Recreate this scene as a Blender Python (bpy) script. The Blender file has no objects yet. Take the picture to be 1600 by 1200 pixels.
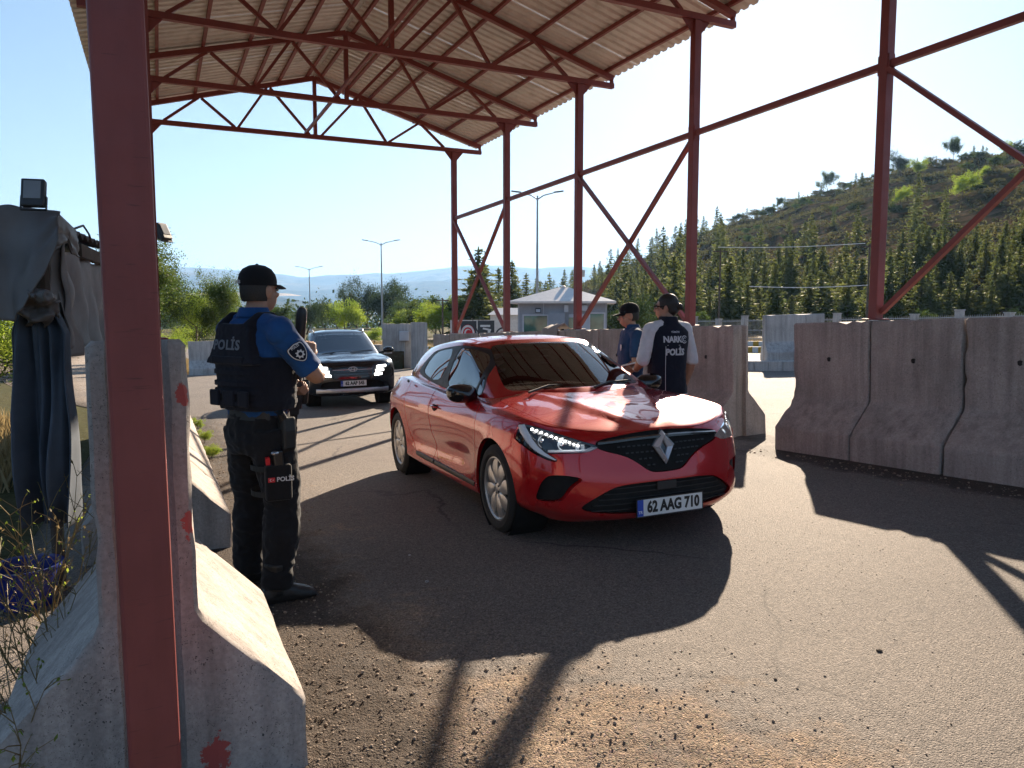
import bpy, bmesh, math, random
import numpy as np
from mathutils import Vector, Matrix, Euler, noise as mnoise
R = math.radians
SC = bpy.context.scene
COL = SC.collection
random.seed(7)
rng = np.random.default_rng(11)

# ------------------------------------------------------------------ camera, sky, sun, exposure
CAM_H = 1.48
cam_d = bpy.data.cameras.new('camera')
cam = bpy.data.objects.new('camera', cam_d)
COL.objects.link(cam)
cam.location = (0, 0, CAM_H)
cam.rotation_euler = (R(90) - math.atan(110 / 1190), 0, 0)
cam_d.sensor_width = 36.0
cam_d.lens = 36.0 * 1190 / 1600
cam_d.clip_start = 0.05
cam_d.clip_end = 40000
SC.camera = cam

SUN_AZ, SUN_EL = 17.0, 22.0
SUN_DIR = Vector((math.sin(R(SUN_AZ)) * math.cos(R(SUN_EL)), math.cos(R(SUN_AZ)) * math.cos(R(SUN_EL)), math.sin(R(SUN_EL))))
W = bpy.data.worlds.new('World')
SC.world = W
W.use_nodes = True
nt = W.node_tree
bgn = nt.nodes['Background']
sky = nt.nodes.new('ShaderNodeTexSky')
sky.sky_type = 'NISHITA'
sky.sun_disc = False
sky.sun_elevation = R(SUN_EL)
sky.sun_rotation = R(SUN_AZ)
sky.altitude = 900
sky.air_density = 0.85
sky.dust_density = 0.5
sky.ozone_density = 3.0
# soft shoulder on the sky's radiance, as a phone camera records it
vm = nt.nodes.new('ShaderNodeVectorMath'); vm.operation = 'MULTIPLY_ADD'; vm.inputs[1].default_value = (.14,) * 3; vm.inputs[2].default_value = (1, 1, 1)
vd = nt.nodes.new('ShaderNodeVectorMath'); vd.operation = 'DIVIDE'
nt.links.new(sky.outputs[0], vm.inputs[0]); nt.links.new(sky.outputs[0], vd.inputs[0]); nt.links.new(vm.outputs[0], vd.inputs[1])
nt.links.new(vd.outputs[0], bgn.inputs[0])
bgn.inputs[1].default_value = 0.076
sun_d = bpy.data.lights.new('sun', 'SUN')
sun_d.energy = 5.0
sun_d.angle = R(0.53)
sun_d.color = (1.0, 0.83, 0.64)
sun = bpy.data.objects.new('sun', sun_d)
COL.objects.link(sun)
sun.location = (30, 100, 60)
sun.rotation_euler = (-SUN_DIR).to_track_quat('-Z', 'Y').to_euler()
SC.view_settings.view_transform = 'Standard'
SC.view_settings.look = 'None'
SC.view_settings.exposure = 1.85
SC.view_settings.gamma = 1.0
SC.view_settings.use_curve_mapping = False
SC.cycles.max_bounces = 8
SC.cycles.transparent_max_bounces = 16
SC.cycles.volume_bounces = 0

# ------------------------------------------------------------------ helpers
def tag(o, label=None, cat=None, group=None, kind=None):
    if label: o['label'] = label
    if cat: o['category'] = cat
    if group: o['group'] = group
    if kind: o['kind'] = kind
    return o

def empty(name, loc=(0, 0, 0), rot=None, label=None, cat=None, group=None):
    o = bpy.data.objects.new(name, None)
    COL.objects.link(o)
    o.empty_display_size = 0.3
    o.location = loc
    if rot is not None: o.rotation_euler = rot
    return tag(o, label, cat, group)

def V3(a): return Vector(a)

class MB:
    def __init__(s): s.V = []; s.F = []; s.M = []
    def add(s, V, F, m=0):
        k = len(s.V); s.V += [tuple(v) for v in V]
        for f in F: s.F.append(tuple(i + k for i in f)); s.M.append(m)
        return s
    def box(s, c, d, m=0, rot=None):
        x, y, z = d[0] / 2, d[1] / 2, d[2] / 2
        P = [Vector(q) for q in ((-x,-y,-z),(x,-y,-z),(x,y,-z),(-x,y,-z),(-x,-y,z),(x,-y,z),(x,y,z),(-x,y,z))]
        if rot is not None:
            mt = rot if isinstance(rot, Matrix) else Euler(rot).to_matrix()
            P = [mt @ q for q in P]
        c = Vector(c)
        return s.add([q + c for q in P], [(0,3,2,1),(4,5,6,7),(0,1,5,4),(1,2,6,5),(2,3,7,6),(3,0,4,7)], m)
    def bar(s, p, q, w, h, up=(0, 0, 1), m=0):
        p, q, up = Vector(p), Vector(q), Vector(up)
        d = (q - p).normalized(); x = d.cross(up).normalized(); y = x.cross(d)
        x *= w / 2; y *= h / 2
        P = [p-x-y, p+x-y, p+x+y, p-x+y, q-x-y, q+x-y, q+x+y, q-x+y]
        return s.add(P, [(0,3,2,1),(4,5,6,7),(0,1,5,4),(1,2,6,5),(2,3,7,6),(3,0,4,7)], m)
    def loft(s, rings, closed=True, cap=True, m=0):
        n = len(rings[0]); V = [v for r in rings for v in r]; F = []
        for i in range(len(rings) - 1):
            for j in range(n if closed else n - 1):
                a, b = i * n + j, i * n + (j + 1) % n
                F.append((a, b, b + n, a + n))
        if cap and closed:
            F.append(tuple(range(n - 1, -1, -1))); k = (len(rings) - 1) * n
            F.append(tuple(range(k, k + n)))
        return s.add(V, F, m)
    def tube(s, pts, r, n=8, m=0, cap=True, sq=1.0, up=(0, 0, 1)):
        pts = [Vector(p) for p in pts]; rings = []
        rr = r if isinstance(r, (list, tuple)) else [r] * len(pts)
        px = None
        for i, p in enumerate(pts):
            d = (pts[min(i + 1, len(pts) - 1)] - pts[max(i - 1, 0)]).normalized()
            if px is None:
                u = Vector(up)
                if abs(d.dot(u)) > .95: u = Vector((1, 0, 0)) if abs(d.x) < .9 else Vector((0, 1, 0))
                x = d.cross(u).normalized()
            else:
                x = (px - d * px.dot(d)).normalized()
            px = x; y = x.cross(d)
            rings.append([p + (x * math.cos(2*math.pi*k/n) + y * sq * math.sin(2*math.pi*k/n)) * rr[i] for k in range(n)])
        return s.loft(rings, True, cap, m)
    def lathe(s, prof, n=16, o=(0,0,0), ax='z', m=0, cap=False):
        o = Vector(o); rings = []
        for r, h in prof:
            ring = []
            for k in range(n):
                a = 2 * math.pi * k / n
                c, d = r * math.cos(a), r * math.sin(a)
                ring.append(o + (Vector((c, d, h)) if ax == 'z' else Vector((c, h, d)) if ax == 'y' else Vector((h, c, d))))
            rings.append(ring)
        return s.loft(rings, True, cap, m)
    def ell(s, c, r, n=12, k=8, m=0, rot=None):
        c = Vector(c); rings = []
        mt = Euler(rot).to_matrix() if rot is not None else None
        for i in range(k + 1):
            t = math.pi * i / k; ring = []
            for j in range(n):
                a = 2 * math.pi * j / n
                q = Vector((r[0]*max(math.sin(t),1e-4)*math.cos(a), r[1]*max(math.sin(t),1e-4)*math.sin(a), -r[2]*math.cos(t)))
                if mt: q = mt @ q
                ring.append(c + q)
            rings.append(ring)
        return s.loft(rings, True, True, m)
    def quad(s, a, b, c, d, m=0): return s.add([a, b, c, d], [(0, 1, 2, 3)], m)
    def prism(s, outline, depth, m=0):   # outline: 3D points (planar), depth: vector
        n = len(outline); d = Vector(depth)
        A = [Vector(p) for p in outline]; B = [p + d for p in A]
        F = [tuple(range(n - 1, -1, -1)), tuple(range(n, 2 * n))]
        for j in range(n): F.append((j, (j+1) % n, n + (j+1) % n, n + j))
        return s.add(A + B, F, m)
    def build(s, name, mat, parent=None, smooth=None, world=False, fix=False, loc=None):
        me = bpy.data.meshes.new(name)
        V = s.V
        if world and parent is not None:
            L = parent.location; V = [(v[0]-L.x, v[1]-L.y, v[2]-L.z) for v in V]
        me.from_pydata([tuple(v) for v in V], [], s.F)
        mats = mat if isinstance(mat, (list, tuple)) else [mat]
        for x in mats: me.materials.append(x)
        if len(mats) > 1: me.polygons.foreach_set('material_index', s.M)
        if fix:
            bm = bmesh.new(); bm.from_mesh(me)
            bmesh.ops.recalc_face_normals(bm, faces=bm.faces); bm.to_mesh(me); bm.free()
        if smooth is not None:
            me.shade_smooth()
            if smooth < 180: me.set_sharp_from_angle(angle=R(smooth))
        me.update()
        o = bpy.data.objects.new(name, me); COL.objects.link(o)
        if parent is not None: o.parent = parent
        if loc is not None: o.location = loc
        return o

def dup(o, parent=None, **kw):
    c = o.copy(); COL.objects.link(c)
    if parent is not None: c.parent = parent
    for k, v in kw.items(): setattr(c, k, v)
    for ch in list(o.children):
        dup(ch, c)
    return c

def bevel(o, w, seg=2, ang=30):
    m = o.modifiers.new('bevel', 'BEVEL'); m.width = w; m.segments = seg
    m.limit_method = 'ANGLE'; m.angle_limit = R(ang); m.harden_normals = False
    return o

# ------------------------------------------------------------------ materials
class NT:
    def __init__(s, name):
        s.m = bpy.data.materials.new(name); s.m.use_nodes = True; s.t = s.m.node_tree
        s.b = s.t.nodes['Principled BSDF']
    def n(s, typ, **kw):
        x = s.t.nodes.new('ShaderNode' + typ)
        for k, v in kw.items():
            if k.startswith('i_'):
                key = k[2:]; key = int(key) if key.isdigit() else key.replace('_', ' ')
                x.inputs[key].default_value = v
            else: setattr(x, k, v)
        return x
    def l(s, a, b): s.t.links.new(a, b)
    def set(s, **kw):
        for k, v in kw.items(): s.b.inputs[k.replace('_', ' ')].default_value = v
        return s
    def coord(s, out='Object', scale=None):
        c = s.n('TexCoord').outputs[out]
        if scale is not None:
            mp = s.n('Mapping'); s.l(c, mp.inputs[0]); mp.inputs['Scale'].default_value = scale; c = mp.outputs[0]
        return c
    def noise(s, vec, scale, detail=4, rough=.55, out=0):
        x = s.n('TexNoise', i_Scale=scale, i_Detail=detail, i_Roughness=rough); s.l(vec, x.inputs['Vector']); return x.outputs[out]
    def voro(s, vec, scale, feat='F1', out=0):
        x = s.n('TexVoronoi', i_Scale=scale, feature=feat); s.l(vec, x.inputs['Vector']); return x.outputs[out]
    def ramp(s, f, stops, interp='LINEAR'):
        x = s.n('ValToRGB'); cr = x.color_ramp; cr.interpolation = interp
        while len(cr.elements) < len(stops): cr.elements.new(.5)
        for e, (p, c) in zip(cr.elements, stops):
            e.position = p; e.color = (c, c, c, 1) if isinstance(c, (int, float)) else (*c, 1)
        s.l(f, x.inputs[0]); return x.outputs[0]
    def mix(s, f, a, b, mode='MIX'):
        x = s.n('Mix', data_type='RGBA', blend_type=mode)
        for k, val in ((0, f), (6, a), (7, b)):
            sock = x.inputs[k]
            if isinstance(val, (int, float)): sock.default_value = val if k == 0 else (val, val, val, 1)
            elif isinstance(val, tuple): sock.default_value = (*val, 1)
            else: s.l(val, sock)
        return x.outputs[2]
    def math(s, op, a, b=None, clamp=False):
        x = s.n('Math', operation=op, use_clamp=clamp)
        for k, val in ((0, a), (1, b)):
            if val is None: continue
            if isinstance(val, (int, float)): x.inputs[k].default_value = val
            else: s.l(val, x.inputs[k])
        return x.outputs[0]
    def bump(s, h, strength=.3, dist=.01, prev=None):
        x = s.n('Bump', i_Strength=strength, i_Distance=dist); s.l(h, x.inputs['Height'])
        if prev is not None: s.l(prev, x.inputs['Normal'])
        return x.outputs[0]
    def out(s, col=None, rough=None, nrm=None):
        for v, k in ((col, 'Base Color'), (rough, 'Roughness'), (nrm, 'Normal')):
            if v is None: continue
            if isinstance(v, (int, float)): s.b.inputs[k].default_value = v
            elif isinstance(v, tuple): s.b.inputs[k].default_value = (*v, 1)
            else: s.l(v, s.b.inputs[k])
        return s.m

def plain(name, col, rough=.6, metal=0, var=.12, scale=6, bump=0, bscale=60, coat=0, spec=.5):
    t = NT(name); c = t.coord()
    nz = t.noise(c, scale, 5)
    k = t.ramp(nz, [(.3, tuple(x * (1 - var) for x in col)), (.7, tuple(min(1, x * (1 + var)) for x in col))])
    t.set(Metallic=metal, Coat_Weight=coat, Specular_IOR_Level=spec)
    if coat: t.set(Coat_Roughness=.03)
    nr = t.bump(t.noise(c, bscale, 3), bump, .004) if bump else None
    rg = t.ramp(t.noise(c, scale * 2.3, 4), [(.3, max(0, rough - .08)), (.7, min(1, rough + .08))])
    return t.out(k, rg, nr)

def mat_concrete(name, base=(.375, .330, .298), paint=False):
    t = NT(name); c = t.coord('Object')
    oi = t.n('ObjectInfo')
    va = t.n('VectorMath', operation='SCALE'); t.l(oi.outputs['Location'], va.inputs[0]); va.inputs['Scale'].default_value = 1.7
    vb = t.n('VectorMath', operation='ADD'); t.l(c, vb.inputs[0]); t.l(va.outputs[0], vb.inputs[1]); cc = vb.outputs[0]
    big = t.noise(cc, 1.3, 6, .62)
    col = t.ramp(big, [(.25, tuple(x * .62 for x in base)), (.5, base), (.78, tuple(min(1, x * 1.22) for x in base))])
    mp = t.n('Mapping'); t.l(cc, mp.inputs[0]); mp.inputs['Scale'].default_value = (7, 7, .55)
    streak = t.ramp(t.noise(mp.outputs[0], 1.6, 5, .6), [(.42, 0.0), (.72, .7)])
    col = t.mix(streak, col, tuple(x * .45 for x in base))
    fine = t.noise(cc, 55, 4, .7)
    col = t.mix(.35, col, t.ramp(fine, [(.3, .25), (.7, .8)]), 'OVERLAY')
    # air pores
    wv = t.noise(cc, 6, 3, .6, 1)
    wp = t.mix(.10, cc, t.noise(cc, 40, 2, .6, 1), 'ADD')
    vd = t.voro(wp, 44); pore_m = t.ramp(t.noise(cc, 4.2, 3), [(.36, 0), (.58, 1)])
    pore = t.math('MULTIPLY', t.ramp(vd, [(.13, 1), (.22, 0)]), pore_m)
    vd2 = t.voro(wp, 95)
    pore2 = t.math('MULTIPLY', t.ramp(vd2, [(.14, .8), (.24, 0)]), t.ramp(t.noise(cc, 9, 2), [(.42, 0), (.56, 1)]))
    pm = t.math('MAXIMUM', pore, pore2)
    col = t.mix(pm, col, (.075, .066, .06))
    if paint:
        for (px, py, pz, rx, ry, rz) in PAINT_SPOTS:
            mp2 = t.n('Mapping'); t.l(c, mp2.inputs[0])
            mp2.inputs['Location'].default_value = (-px / rx, -py / ry, -pz / rz); mp2.inputs['Scale'].default_value = (1/rx, 1/ry, 1/rz)
            ln = t.n('VectorMath', operation='LENGTH'); t.l(mp2.outputs[0], ln.inputs[0])
            dd = t.math('ADD', ln.outputs['Value'], t.math('MULTIPLY', t.math('SUBTRACT', t.noise(c, 30, 6, .7), .5), 2.6))
            col = t.mix(t.ramp(dd, [(.86, 1), (.95, 0)]), col, (.40, .085, .07))
    h = t.math('SUBTRACT', t.math('ADD', t.math('MULTIPLY', fine, .35), t.math('MULTIPLY', t.noise(cc, 12, 5, .6), .8)), t.math('MULTIPLY', pm, 1.6))
    nr = t.bump(h, .55, .006)
    return t.out(col, .92, nr)

def mat_redsteel(name='red_primer_steel'):
    t = NT(name); c = t.coord()
    big = t.noise(c, 2.2, 6, .6)
    col = t.ramp(big, [(.25, (.185, .046, .040)), (.5, (.235, .058, .050)), (.8, (.285, .078, .066))])
    mp = t.n('Mapping'); t.l(c, mp.inputs[0]); mp.inputs['Scale'].default_value = (9, 9, 1)
    col = t.mix(t.ramp(t.noise(mp.outputs[0], 2, 5), [(.5, 0), (.8, .4)]), col, (.17, .04, .035))
    scr = t.ramp(t.noise(t.coord('Object', (3, 3, 40)), 3.2, 4), [(.66, 0), (.74, .75)])
    col = t.mix(scr, col, (.10, .03, .028))
    t.set(Specular_IOR_Level=.4)
    rg = t.ramp(t.noise(c, 9, 4), [(.3, .42), (.7, .6)])
    return t.out(col, rg, t.bump(t.noise(c, 35, 4), .12, .003))

M = {}
M['red'] = mat_redsteel()

# ------------------------------------------------------------------ the local frame of the checkpoint
GA, GB = .0295, -.0248
U3 = Vector((-.4762, .8786, -.0359)); W3 = Vector((.8784, .4776, .0141)); C0 = Vector((3.986, 8.197, 0))
def sclamp(t, lo, hi, k=6.):
    def sp(z): return math.log1p(math.exp(-abs(z))) + max(z, 0)
    return lo + k * (sp((t - lo) / k) - sp((t - hi) / k))
def G0(x, y):
    return GA * sclamp(x, -14, 50) + GB * sclamp(y, -25, 42)
def ground_z(x, y):
    z = G0(x, y)
    r = math.hypot(x, y)
    if r > 150:   # the plateau falls away to the valley ahead
        t = min(1, (r - 150) / 900); t = t * t * (3 - 2 * t)
        z -= 85 * t
    return z
def skew(s, w):
    return w if w >= 0 else w / 6.45 * (6.40 + .065 * (11.2 - s))
def at(s, w, h, sk=True):
    if sk: w = skew(s, w)
    P = C0 + U3 * s + W3 * w
    return Vector((P.x, P.y, GA * P.x + GB * P.y + h))
# ------------------------------------------------------------------ ground and road
def mat_ground():
    t = NT('dry_ground'); c = t.coord()
    n1 = t.noise(c, .03, 6, .6); n2 = t.noise(c, .4, 6, .65); n3 = t.noise(c, 9, 5, .7)
    col = t.ramp(n1, [(.3, (.045, .048, .020)), (.5, (.085, .078, .036)), (.72, (.16, .125, .07))])
    col = t.mix(t.ramp(n2, [(.4, 0), (.65, .7)]), col, (.07, .072, .03))
    col = t.mix(.5, col, t.ramp(n3, [(.3, .2), (.7, .8)]), 'OVERLAY')
    t.set(Specular_IOR_Level=.05)
    return t.out(col, .95, t.bump(n3, .6, .05))
def mat_road():
    t = NT('worn_asphalt'); c = t.coord()
    at_ = t.n('Attribute', attribute_name='dirt'); dirt = at_.outputs['Fac']
    ag = t.n('Attribute', attribute_name='gravel'); grav = ag.outputs['Fac']
    n1 = t.noise(c, .35, 6, .6); n2 = t.noise(c, 3.1, 6, .65); n3 = t.noise(c, 40, 5, .75); n4 = t.noise(c, 150, 3, .7)
    asph = t.ramp(n1, [(.3, (.135, .113, .098)), (.7, (.195, .163, .138))])
    asph = t.mix(t.ramp(n2, [(.4, 0), (.7, .35)]), asph, (.17, .145, .12))
    # loose dusty gravel
    gm = t.math('ADD', grav, t.math('MULTIPLY', t.math('SUBTRACT', n2, .5), 1.1))
    gm = t.math('ADD', gm, t.math('MULTIPLY', t.math('SUBTRACT', n1, .5), .9))
    gmask = t.ramp(gm, [(.38, 0), (.62, 1)])
    gcol = t.ramp(n2, [(.3, (.17, .125, .095)), (.65, (.33, .24, .165))])
    col = t.mix(gmask, asph, gcol)
    vs = t.voro(c, 70, 'F1'); vc = t.voro(c, 70, 'F1', 1)
    stone = t.ramp(vs, [(.25, 1), (.5, 0)])
    col = t.mix(t.math('MULTIPLY', t.math('MULTIPLY', stone, gmask), .55), col, t.mix(.5, (.16, .14, .13), vc, 'MULTIPLY'))
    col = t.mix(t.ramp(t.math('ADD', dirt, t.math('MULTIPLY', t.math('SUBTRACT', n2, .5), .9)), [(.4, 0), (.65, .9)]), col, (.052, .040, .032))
    col = t.mix(.5, col, t.ramp(n3, [(.3, .22), (.7, .8)]), 'OVERLAY')
    col = t.mix(.55, col, t.ramp(n4, [(.32, .15), (.68, .88)]), 'OVERLAY')
    agg = t.ramp(t.voro(c, 130, 'F1', 1), [(.15, .18), (.5, .5), (.9, .86)])
    col = t.mix(.6, col, agg, 'OVERLAY')
    # black aggregate specks
    sp = t.ramp(t.voro(c, 21), [(.07, 1), (.11, 0)])
    sp = t.math('MULTIPLY', sp, t.ramp(t.noise(c, 1.7, 3), [(.46, 0), (.6, 1)]))
    col = t.mix(sp, col, (.025, .022, .02))
    n5 = t.noise(c, 95, 4, .75)
    # old cracks and patched areas
    wv = t.mix(.35, c, t.noise(c, 1.4, 4, .6, 1), 'ADD')
    ck = t.n('TexVoronoi', i_Scale=.55, feature='DISTANCE_TO_EDGE'); t.l(wv, ck.inputs['Vector'])
    ckm = t.math('MULTIPLY', t.ramp(ck.outputs['Distance'], [(.002, .8), (.009, 0)]), t.ramp(t.noise(c, .28, 3), [(.48, 0), (.60, 1)]))
    ckm = t.math('MULTIPLY', ckm, t.math('SUBTRACT', 1.0, gmask))
    col = t.mix(ckm, col, (.022, .019, .017))
    pt = t.n('TexVoronoi', i_Scale=.16, feature='F1'); t.l(wv, pt.inputs['Vector'])
    col = t.mix(.22, col, t.ramp(pt.outputs['Color'], [(.2, .30), (.8, .66)]), 'OVERLAY')
    oil = t.math('MULTIPLY', t.ramp(t.noise(c, .9, 5, .7), [(.62, 0), (.74, .5)]), t.math('SUBTRACT', 1.0, gmask))
    col = t.mix(oil, col, (.05, .043, .038))
    h1 = t.math('ADD', t.math('MULTIPLY', n5, .9), t.math('MULTIPLY', t.math('SUBTRACT', 1.0, t.voro(c, 150)), .8))
    h2 = t.math('MULTIPLY', t.math('SUBTRACT', 1.0, vs), t.math('MULTIPLY', gmask, .7))
    nr = t.bump(t.math('ADD', h1, h2), .9, .008)
    t.set(Specular_IOR_Level=.28)
    return t.out(col, t.ramp(gmask, [(0, .80), (1, .95)]), nr)
M['ground'] = mat_ground(); M['road'] = mat_road()

def build_ground():
    radii = [0.0, 2, 4, 6, 8, 10, 12.5, 15, 18, 21, 25, 30, 35, 40, 47, 55, 65, 80, 100, 125, 160, 200, 260, 330, 420, 540, 700, 900, 1200, 1600, 2200, 3000, 4200, 6000, 9000, 14000]
    na = 144; V = [(0, 0, ground_z(0, 0))]; F = []
    for r in radii[1:]:
        for k in range(na):
            a = 2 * math.pi * k / na
            x, y = r * math.sin(a), r * math.cos(a)
            z = ground_z(x, y)
            if r > 250: z += (mnoise.noise((x / 400, y / 400, 3)) * 9 + mnoise.noise((x / 1500, y / 1500, 8)) * 22) * min(1, (r - 250) / 800)
            V.append((x, y, z))
    for k in range(na): F.append((0, 1 + (k + 1) % na, 1 + k))
    for i in range(len(radii) - 2):
        for k in range(na):
            a, b = 1 + i * na + k, 1 + i * na + (k + 1) % na
            F.append((a, b, b + na, a + na))
    m = MB(); m.add(V, F)
    o = m.build('ground', M['ground'], smooth=180, fix=True)
    tag(o, kind='structure')
build_ground()

def road_z(x, y):
    z = G0(x, y) + .010 + .012 * mnoise.noise((x * .5, y * .5, 0))
    g = road_gravel(x, y)
    if g > .05:
        k = min(1, g * 1.3)
        z += k * (.010 * mnoise.noise((x * 6, y * 6, 2)) + .0085 * (1 - 2.2 * abs(mnoise.noise((x * 24, y * 24, 5)))) + .005 * mnoise.noise((x * 47, y * 47, 9)))
    return z
def road_gravel(x, y):
    P = Vector((x, y, 0)) - Vector((C0.x, C0.y, 0)); det = U3.x * W3.y - U3.y * W3.x
    s = (P.x * W3.y - P.y * W3.x) / det; w = (U3.x * P.y - U3.y * P.x) / det
    g = max(0, 1 - math.hypot((x + .25) / 2.3, (y - 1.7) / 2.2)) * 1.35
    return max(g, max(0, 1 - line_dist(s, w, -3, 10, -6.75) / 1.5) * .8)
def line_dist(s, w, s0, s1, w0):
    ds = max(s0 - s, 0, s - s1); return math.hypot(ds, w - w0)
def build_road():
    ss = list(np.arange(-12, -4.9, .3)) + list(np.arange(-4.9, -1.7, .021)) + list(np.arange(-1.7, 6, .2)) + list(np.arange(6, 20, .5)) + list(np.arange(20, 75, 2.5))
    ws = list(np.arange(-7.0, -4.2, .021)) + list(np.arange(-4.2, 1.4, .22)) + list(np.arange(1.4, 12, .6)) + list(np.arange(12, 50, 2.5))
    V = []; F = []; D = []; Gv = []
    for s in ss:
        for w in ws:
            wl = w
            if w < -6.9: wl = -7.25 - max(0, (s - 12) * .35)     # widens to the left past the barriers
            P = C0 + U3 * s + W3 * skew(s, wl)
            z = road_z(P.x, P.y)
            V.append((P.x, P.y, z))
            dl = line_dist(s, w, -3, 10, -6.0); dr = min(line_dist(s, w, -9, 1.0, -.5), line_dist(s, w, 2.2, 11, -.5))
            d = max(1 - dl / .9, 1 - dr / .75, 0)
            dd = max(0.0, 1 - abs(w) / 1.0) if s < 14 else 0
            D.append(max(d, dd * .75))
            Gv.append(road_gravel(P.x, P.y))
    n = len(ws)
    for i in range(len(ss) - 1):
        for j in range(n - 1):
            a = i * n + j; F.append((a, a + 1, a + 1 + n, a + n))
    m = MB(); m.add(V, F)
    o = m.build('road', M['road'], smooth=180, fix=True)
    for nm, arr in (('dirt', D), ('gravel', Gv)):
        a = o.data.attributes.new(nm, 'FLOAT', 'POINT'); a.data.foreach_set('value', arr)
    tag(o, kind='structure')
    return o
build_road()

# ------------------------------------------------------------------ steel canopy
def mat_sheet():
    t = NT('galvanised_sheet'); c = t.coord()
    n = t.noise(c, 1.1, 5, .6)
    col = t.ramp(n, [(.3, (.62, .585, .54)), (.7, (.74, .71, .67))])
    st = t.ramp(t.noise(t.coord('Object', (1, 1, 1)), 5, 5), [(.5, 0), (.8, .4)])
    col = t.mix(st, col, (.24, .18, .13))
    t.set(Metallic=.0)
    return t.out(col, .5)
M['sheet'] = mat_sheet()
POST_S = [-5.8, -2.9, .1, 3.05, 5.95, 8.6, 11.2]
TR_S = POST_S
APX, EL_, ER_ = -3.22, -7.15, .70
H_BC, H_EV, H_AP, H_RAIL, H_BAR = 5.73, 5.86, 6.93, 4.17, 1.5
def build_canopy():
    base = at(3, -3.2, 0)
    e = empty('checkpoint_canopy', base, label='long open-sided canopy of red-painted steel posts and trusses under a corrugated roof', cat='canopy')
    def part(m, name, mat=M['red'], parent=None, **k):
        L = e.location; m.V = [(v[0]-L.x, v[1]-L.y, v[2]-L.z) for v in m.V]
        return m.build(name, mat, parent or e, **k)
    uh = Vector((U3.x, U3.y, 0)).normalized()
    for s in POST_S:
        for w in (0, -6.45):
            near = (s == -2.9 and w < 0)
            m = MB(); b = at(s, w, H_BAR + .002); t_ = at(s, w, H_BC - .05)
            if near: b = at(s - .06, w, 0.02); t_ = at(s - .06, w, H_BC - .05); t_ += W3 * -.035
            a, d = (.135, .10) if near else (.12, .10)
            m.bar(b, t_, a, d, up=uh)
            if not near: m.box(at(s, w, H_BAR + .009), (.2, .2, .014), rot=(0, 0, R(28.5)))
            o = part(m, 'post'); bevel(o, .010, 2)
    for w in (0, -6.45):
        for a, b in zip(POST_S[:-1], POST_S[1:]):
            m = MB(); m.bar(at(a + .055, w, H_RAIL), at(b - .055, w, H_RAIL), .06, .07); part(m, 'rail')
    for w in (0, -6.45):
        for k in (1, 3, 5):
            a, b = POST_S[k], POST_S[k + 1]
            for f in (0, 1):
                dw = .028 if f else -.028
                lo, hi = at(a + .05, w + dw, H_BAR + .08), at(b - .05, w + dw, H_RAIL - .05)
                if f: lo, hi = at(b - .05, w + dw, H_BAR + .08), at(a + .05, w + dw, H_RAIL - .05)
                m = MB(); m.bar(lo, hi, .05, .065, up=W3); part(m, 'brace')
    def top_h(w): 
        return H_AP - (H_AP - H_EV) * (w - APX) / (ER_ - APX) if w > APX else H_AP - (H_AP - H_EV) * (APX - w) / (APX - EL_)
    for s in POST_S:      # gusset plates where the posts meet the trusses and the rails
        for w in (0, -6.45):
            for h0, sg in ((H_BC - .05, 1), (H_BC - .05, -1)):
                m = MB(); m.prism([at(s - .006, w + .055 * sg, h0 + .008), at(s - .006, w + .24 * sg, h0 + .008), at(s - .006, w + .055 * sg, h0 - .20)], U3 * .012); part(m, 'gusset_plate')
            for q in (-1, 1):
                m = MB(); m.prism([at(s + .052 * q, w - .045, H_RAIL - .10), at(s + .052 * q, w + .045, H_RAIL - .10), at(s + .052 * q, w + .045, H_RAIL + .10), at(s + .052 * q, w - .045, H_RAIL + .10)], U3 * (.014 * q)); part(m, 'rail_bracket')
    for s in TR_S:
        m = MB(); c = .085
        m.bar(at(s, EL_, H_BC), at(s, ER_, H_BC), c, c)
        m.bar(at(s, APX - .002, H_AP), at(s, EL_ + .01, H_EV), c, c); m.bar(at(s, APX + .002, H_AP), at(s, ER_ - .01, H_EV), c, c)
        tr = part(m, 'truss')
        m = MB(); m.bar(at(s, APX, H_BC + .043), at(s, APX, H_AP - .043), .07, .07, up=W3); o = part(m, 'strut', parent=tr)
        nodes = [(-.22, 0), (-.85, 1), (-1.62, 0), (-2.27, 1), (-3.12, 0)]
        nodesL = [(-3.32, 0), (-4.17, 1), (-4.82, 0), (-5.5, 1), (-6.2, 0)]
        for nd in (nodes, nodesL):
            for (w0, t0), (w1, t1) in zip(nd[:-1], nd[1:]):
                def hh(w, t): return top_h(w) - .045 if t else H_BC + .04
                d = .03 if w1 < w0 else -.03
                m = MB(); m.bar(at(s, w0 - .03 * (1 if w1 < w0 else -1), hh(w0, t0)), at(s, w1 + .03 * (1 if w1 < w0 else -1), hh(w1, t1)), .05, .05, up=(0, 0, 1)); part(m, 'strut', parent=tr)
        for w in (EL_ + .03, ER_ - .03):
            m = MB(); m.bar(at(s, w, H_BC + .04), at(s, w, H_EV - .04), .05, .05, up=W3); part(m, 'strut', parent=tr)
    s0, s1 = -7.2, 11.55
    offs = [.14, .72, 1.22, 1.62, 2.36, 3.05, 3.78]
    for sg in (1, -1):
        for d in offs:
            w = APX + sg * d
            m = MB(); h = top_h(w) + .043 + .03
            m.bar(at(s0, w, h), at(s1, w, h), .05, .06); part(m, 'purlin')
    m = MB(); m.bar(at(s0, -3.42, H_BC + .07), at(s1 - .3, -3.42, H_BC + .07), .05, .05); part(m, 'tie_bar')
    # corrugated sheets, ribs running from ridge to eave
    prof = [(0, 0), (.045, 0), (.065, .032), (.115, .032), (.135, 0), (.18, 0)]
    ns = 18; L = (s1 + .15 - s0) / ns; per = L / 6
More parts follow.
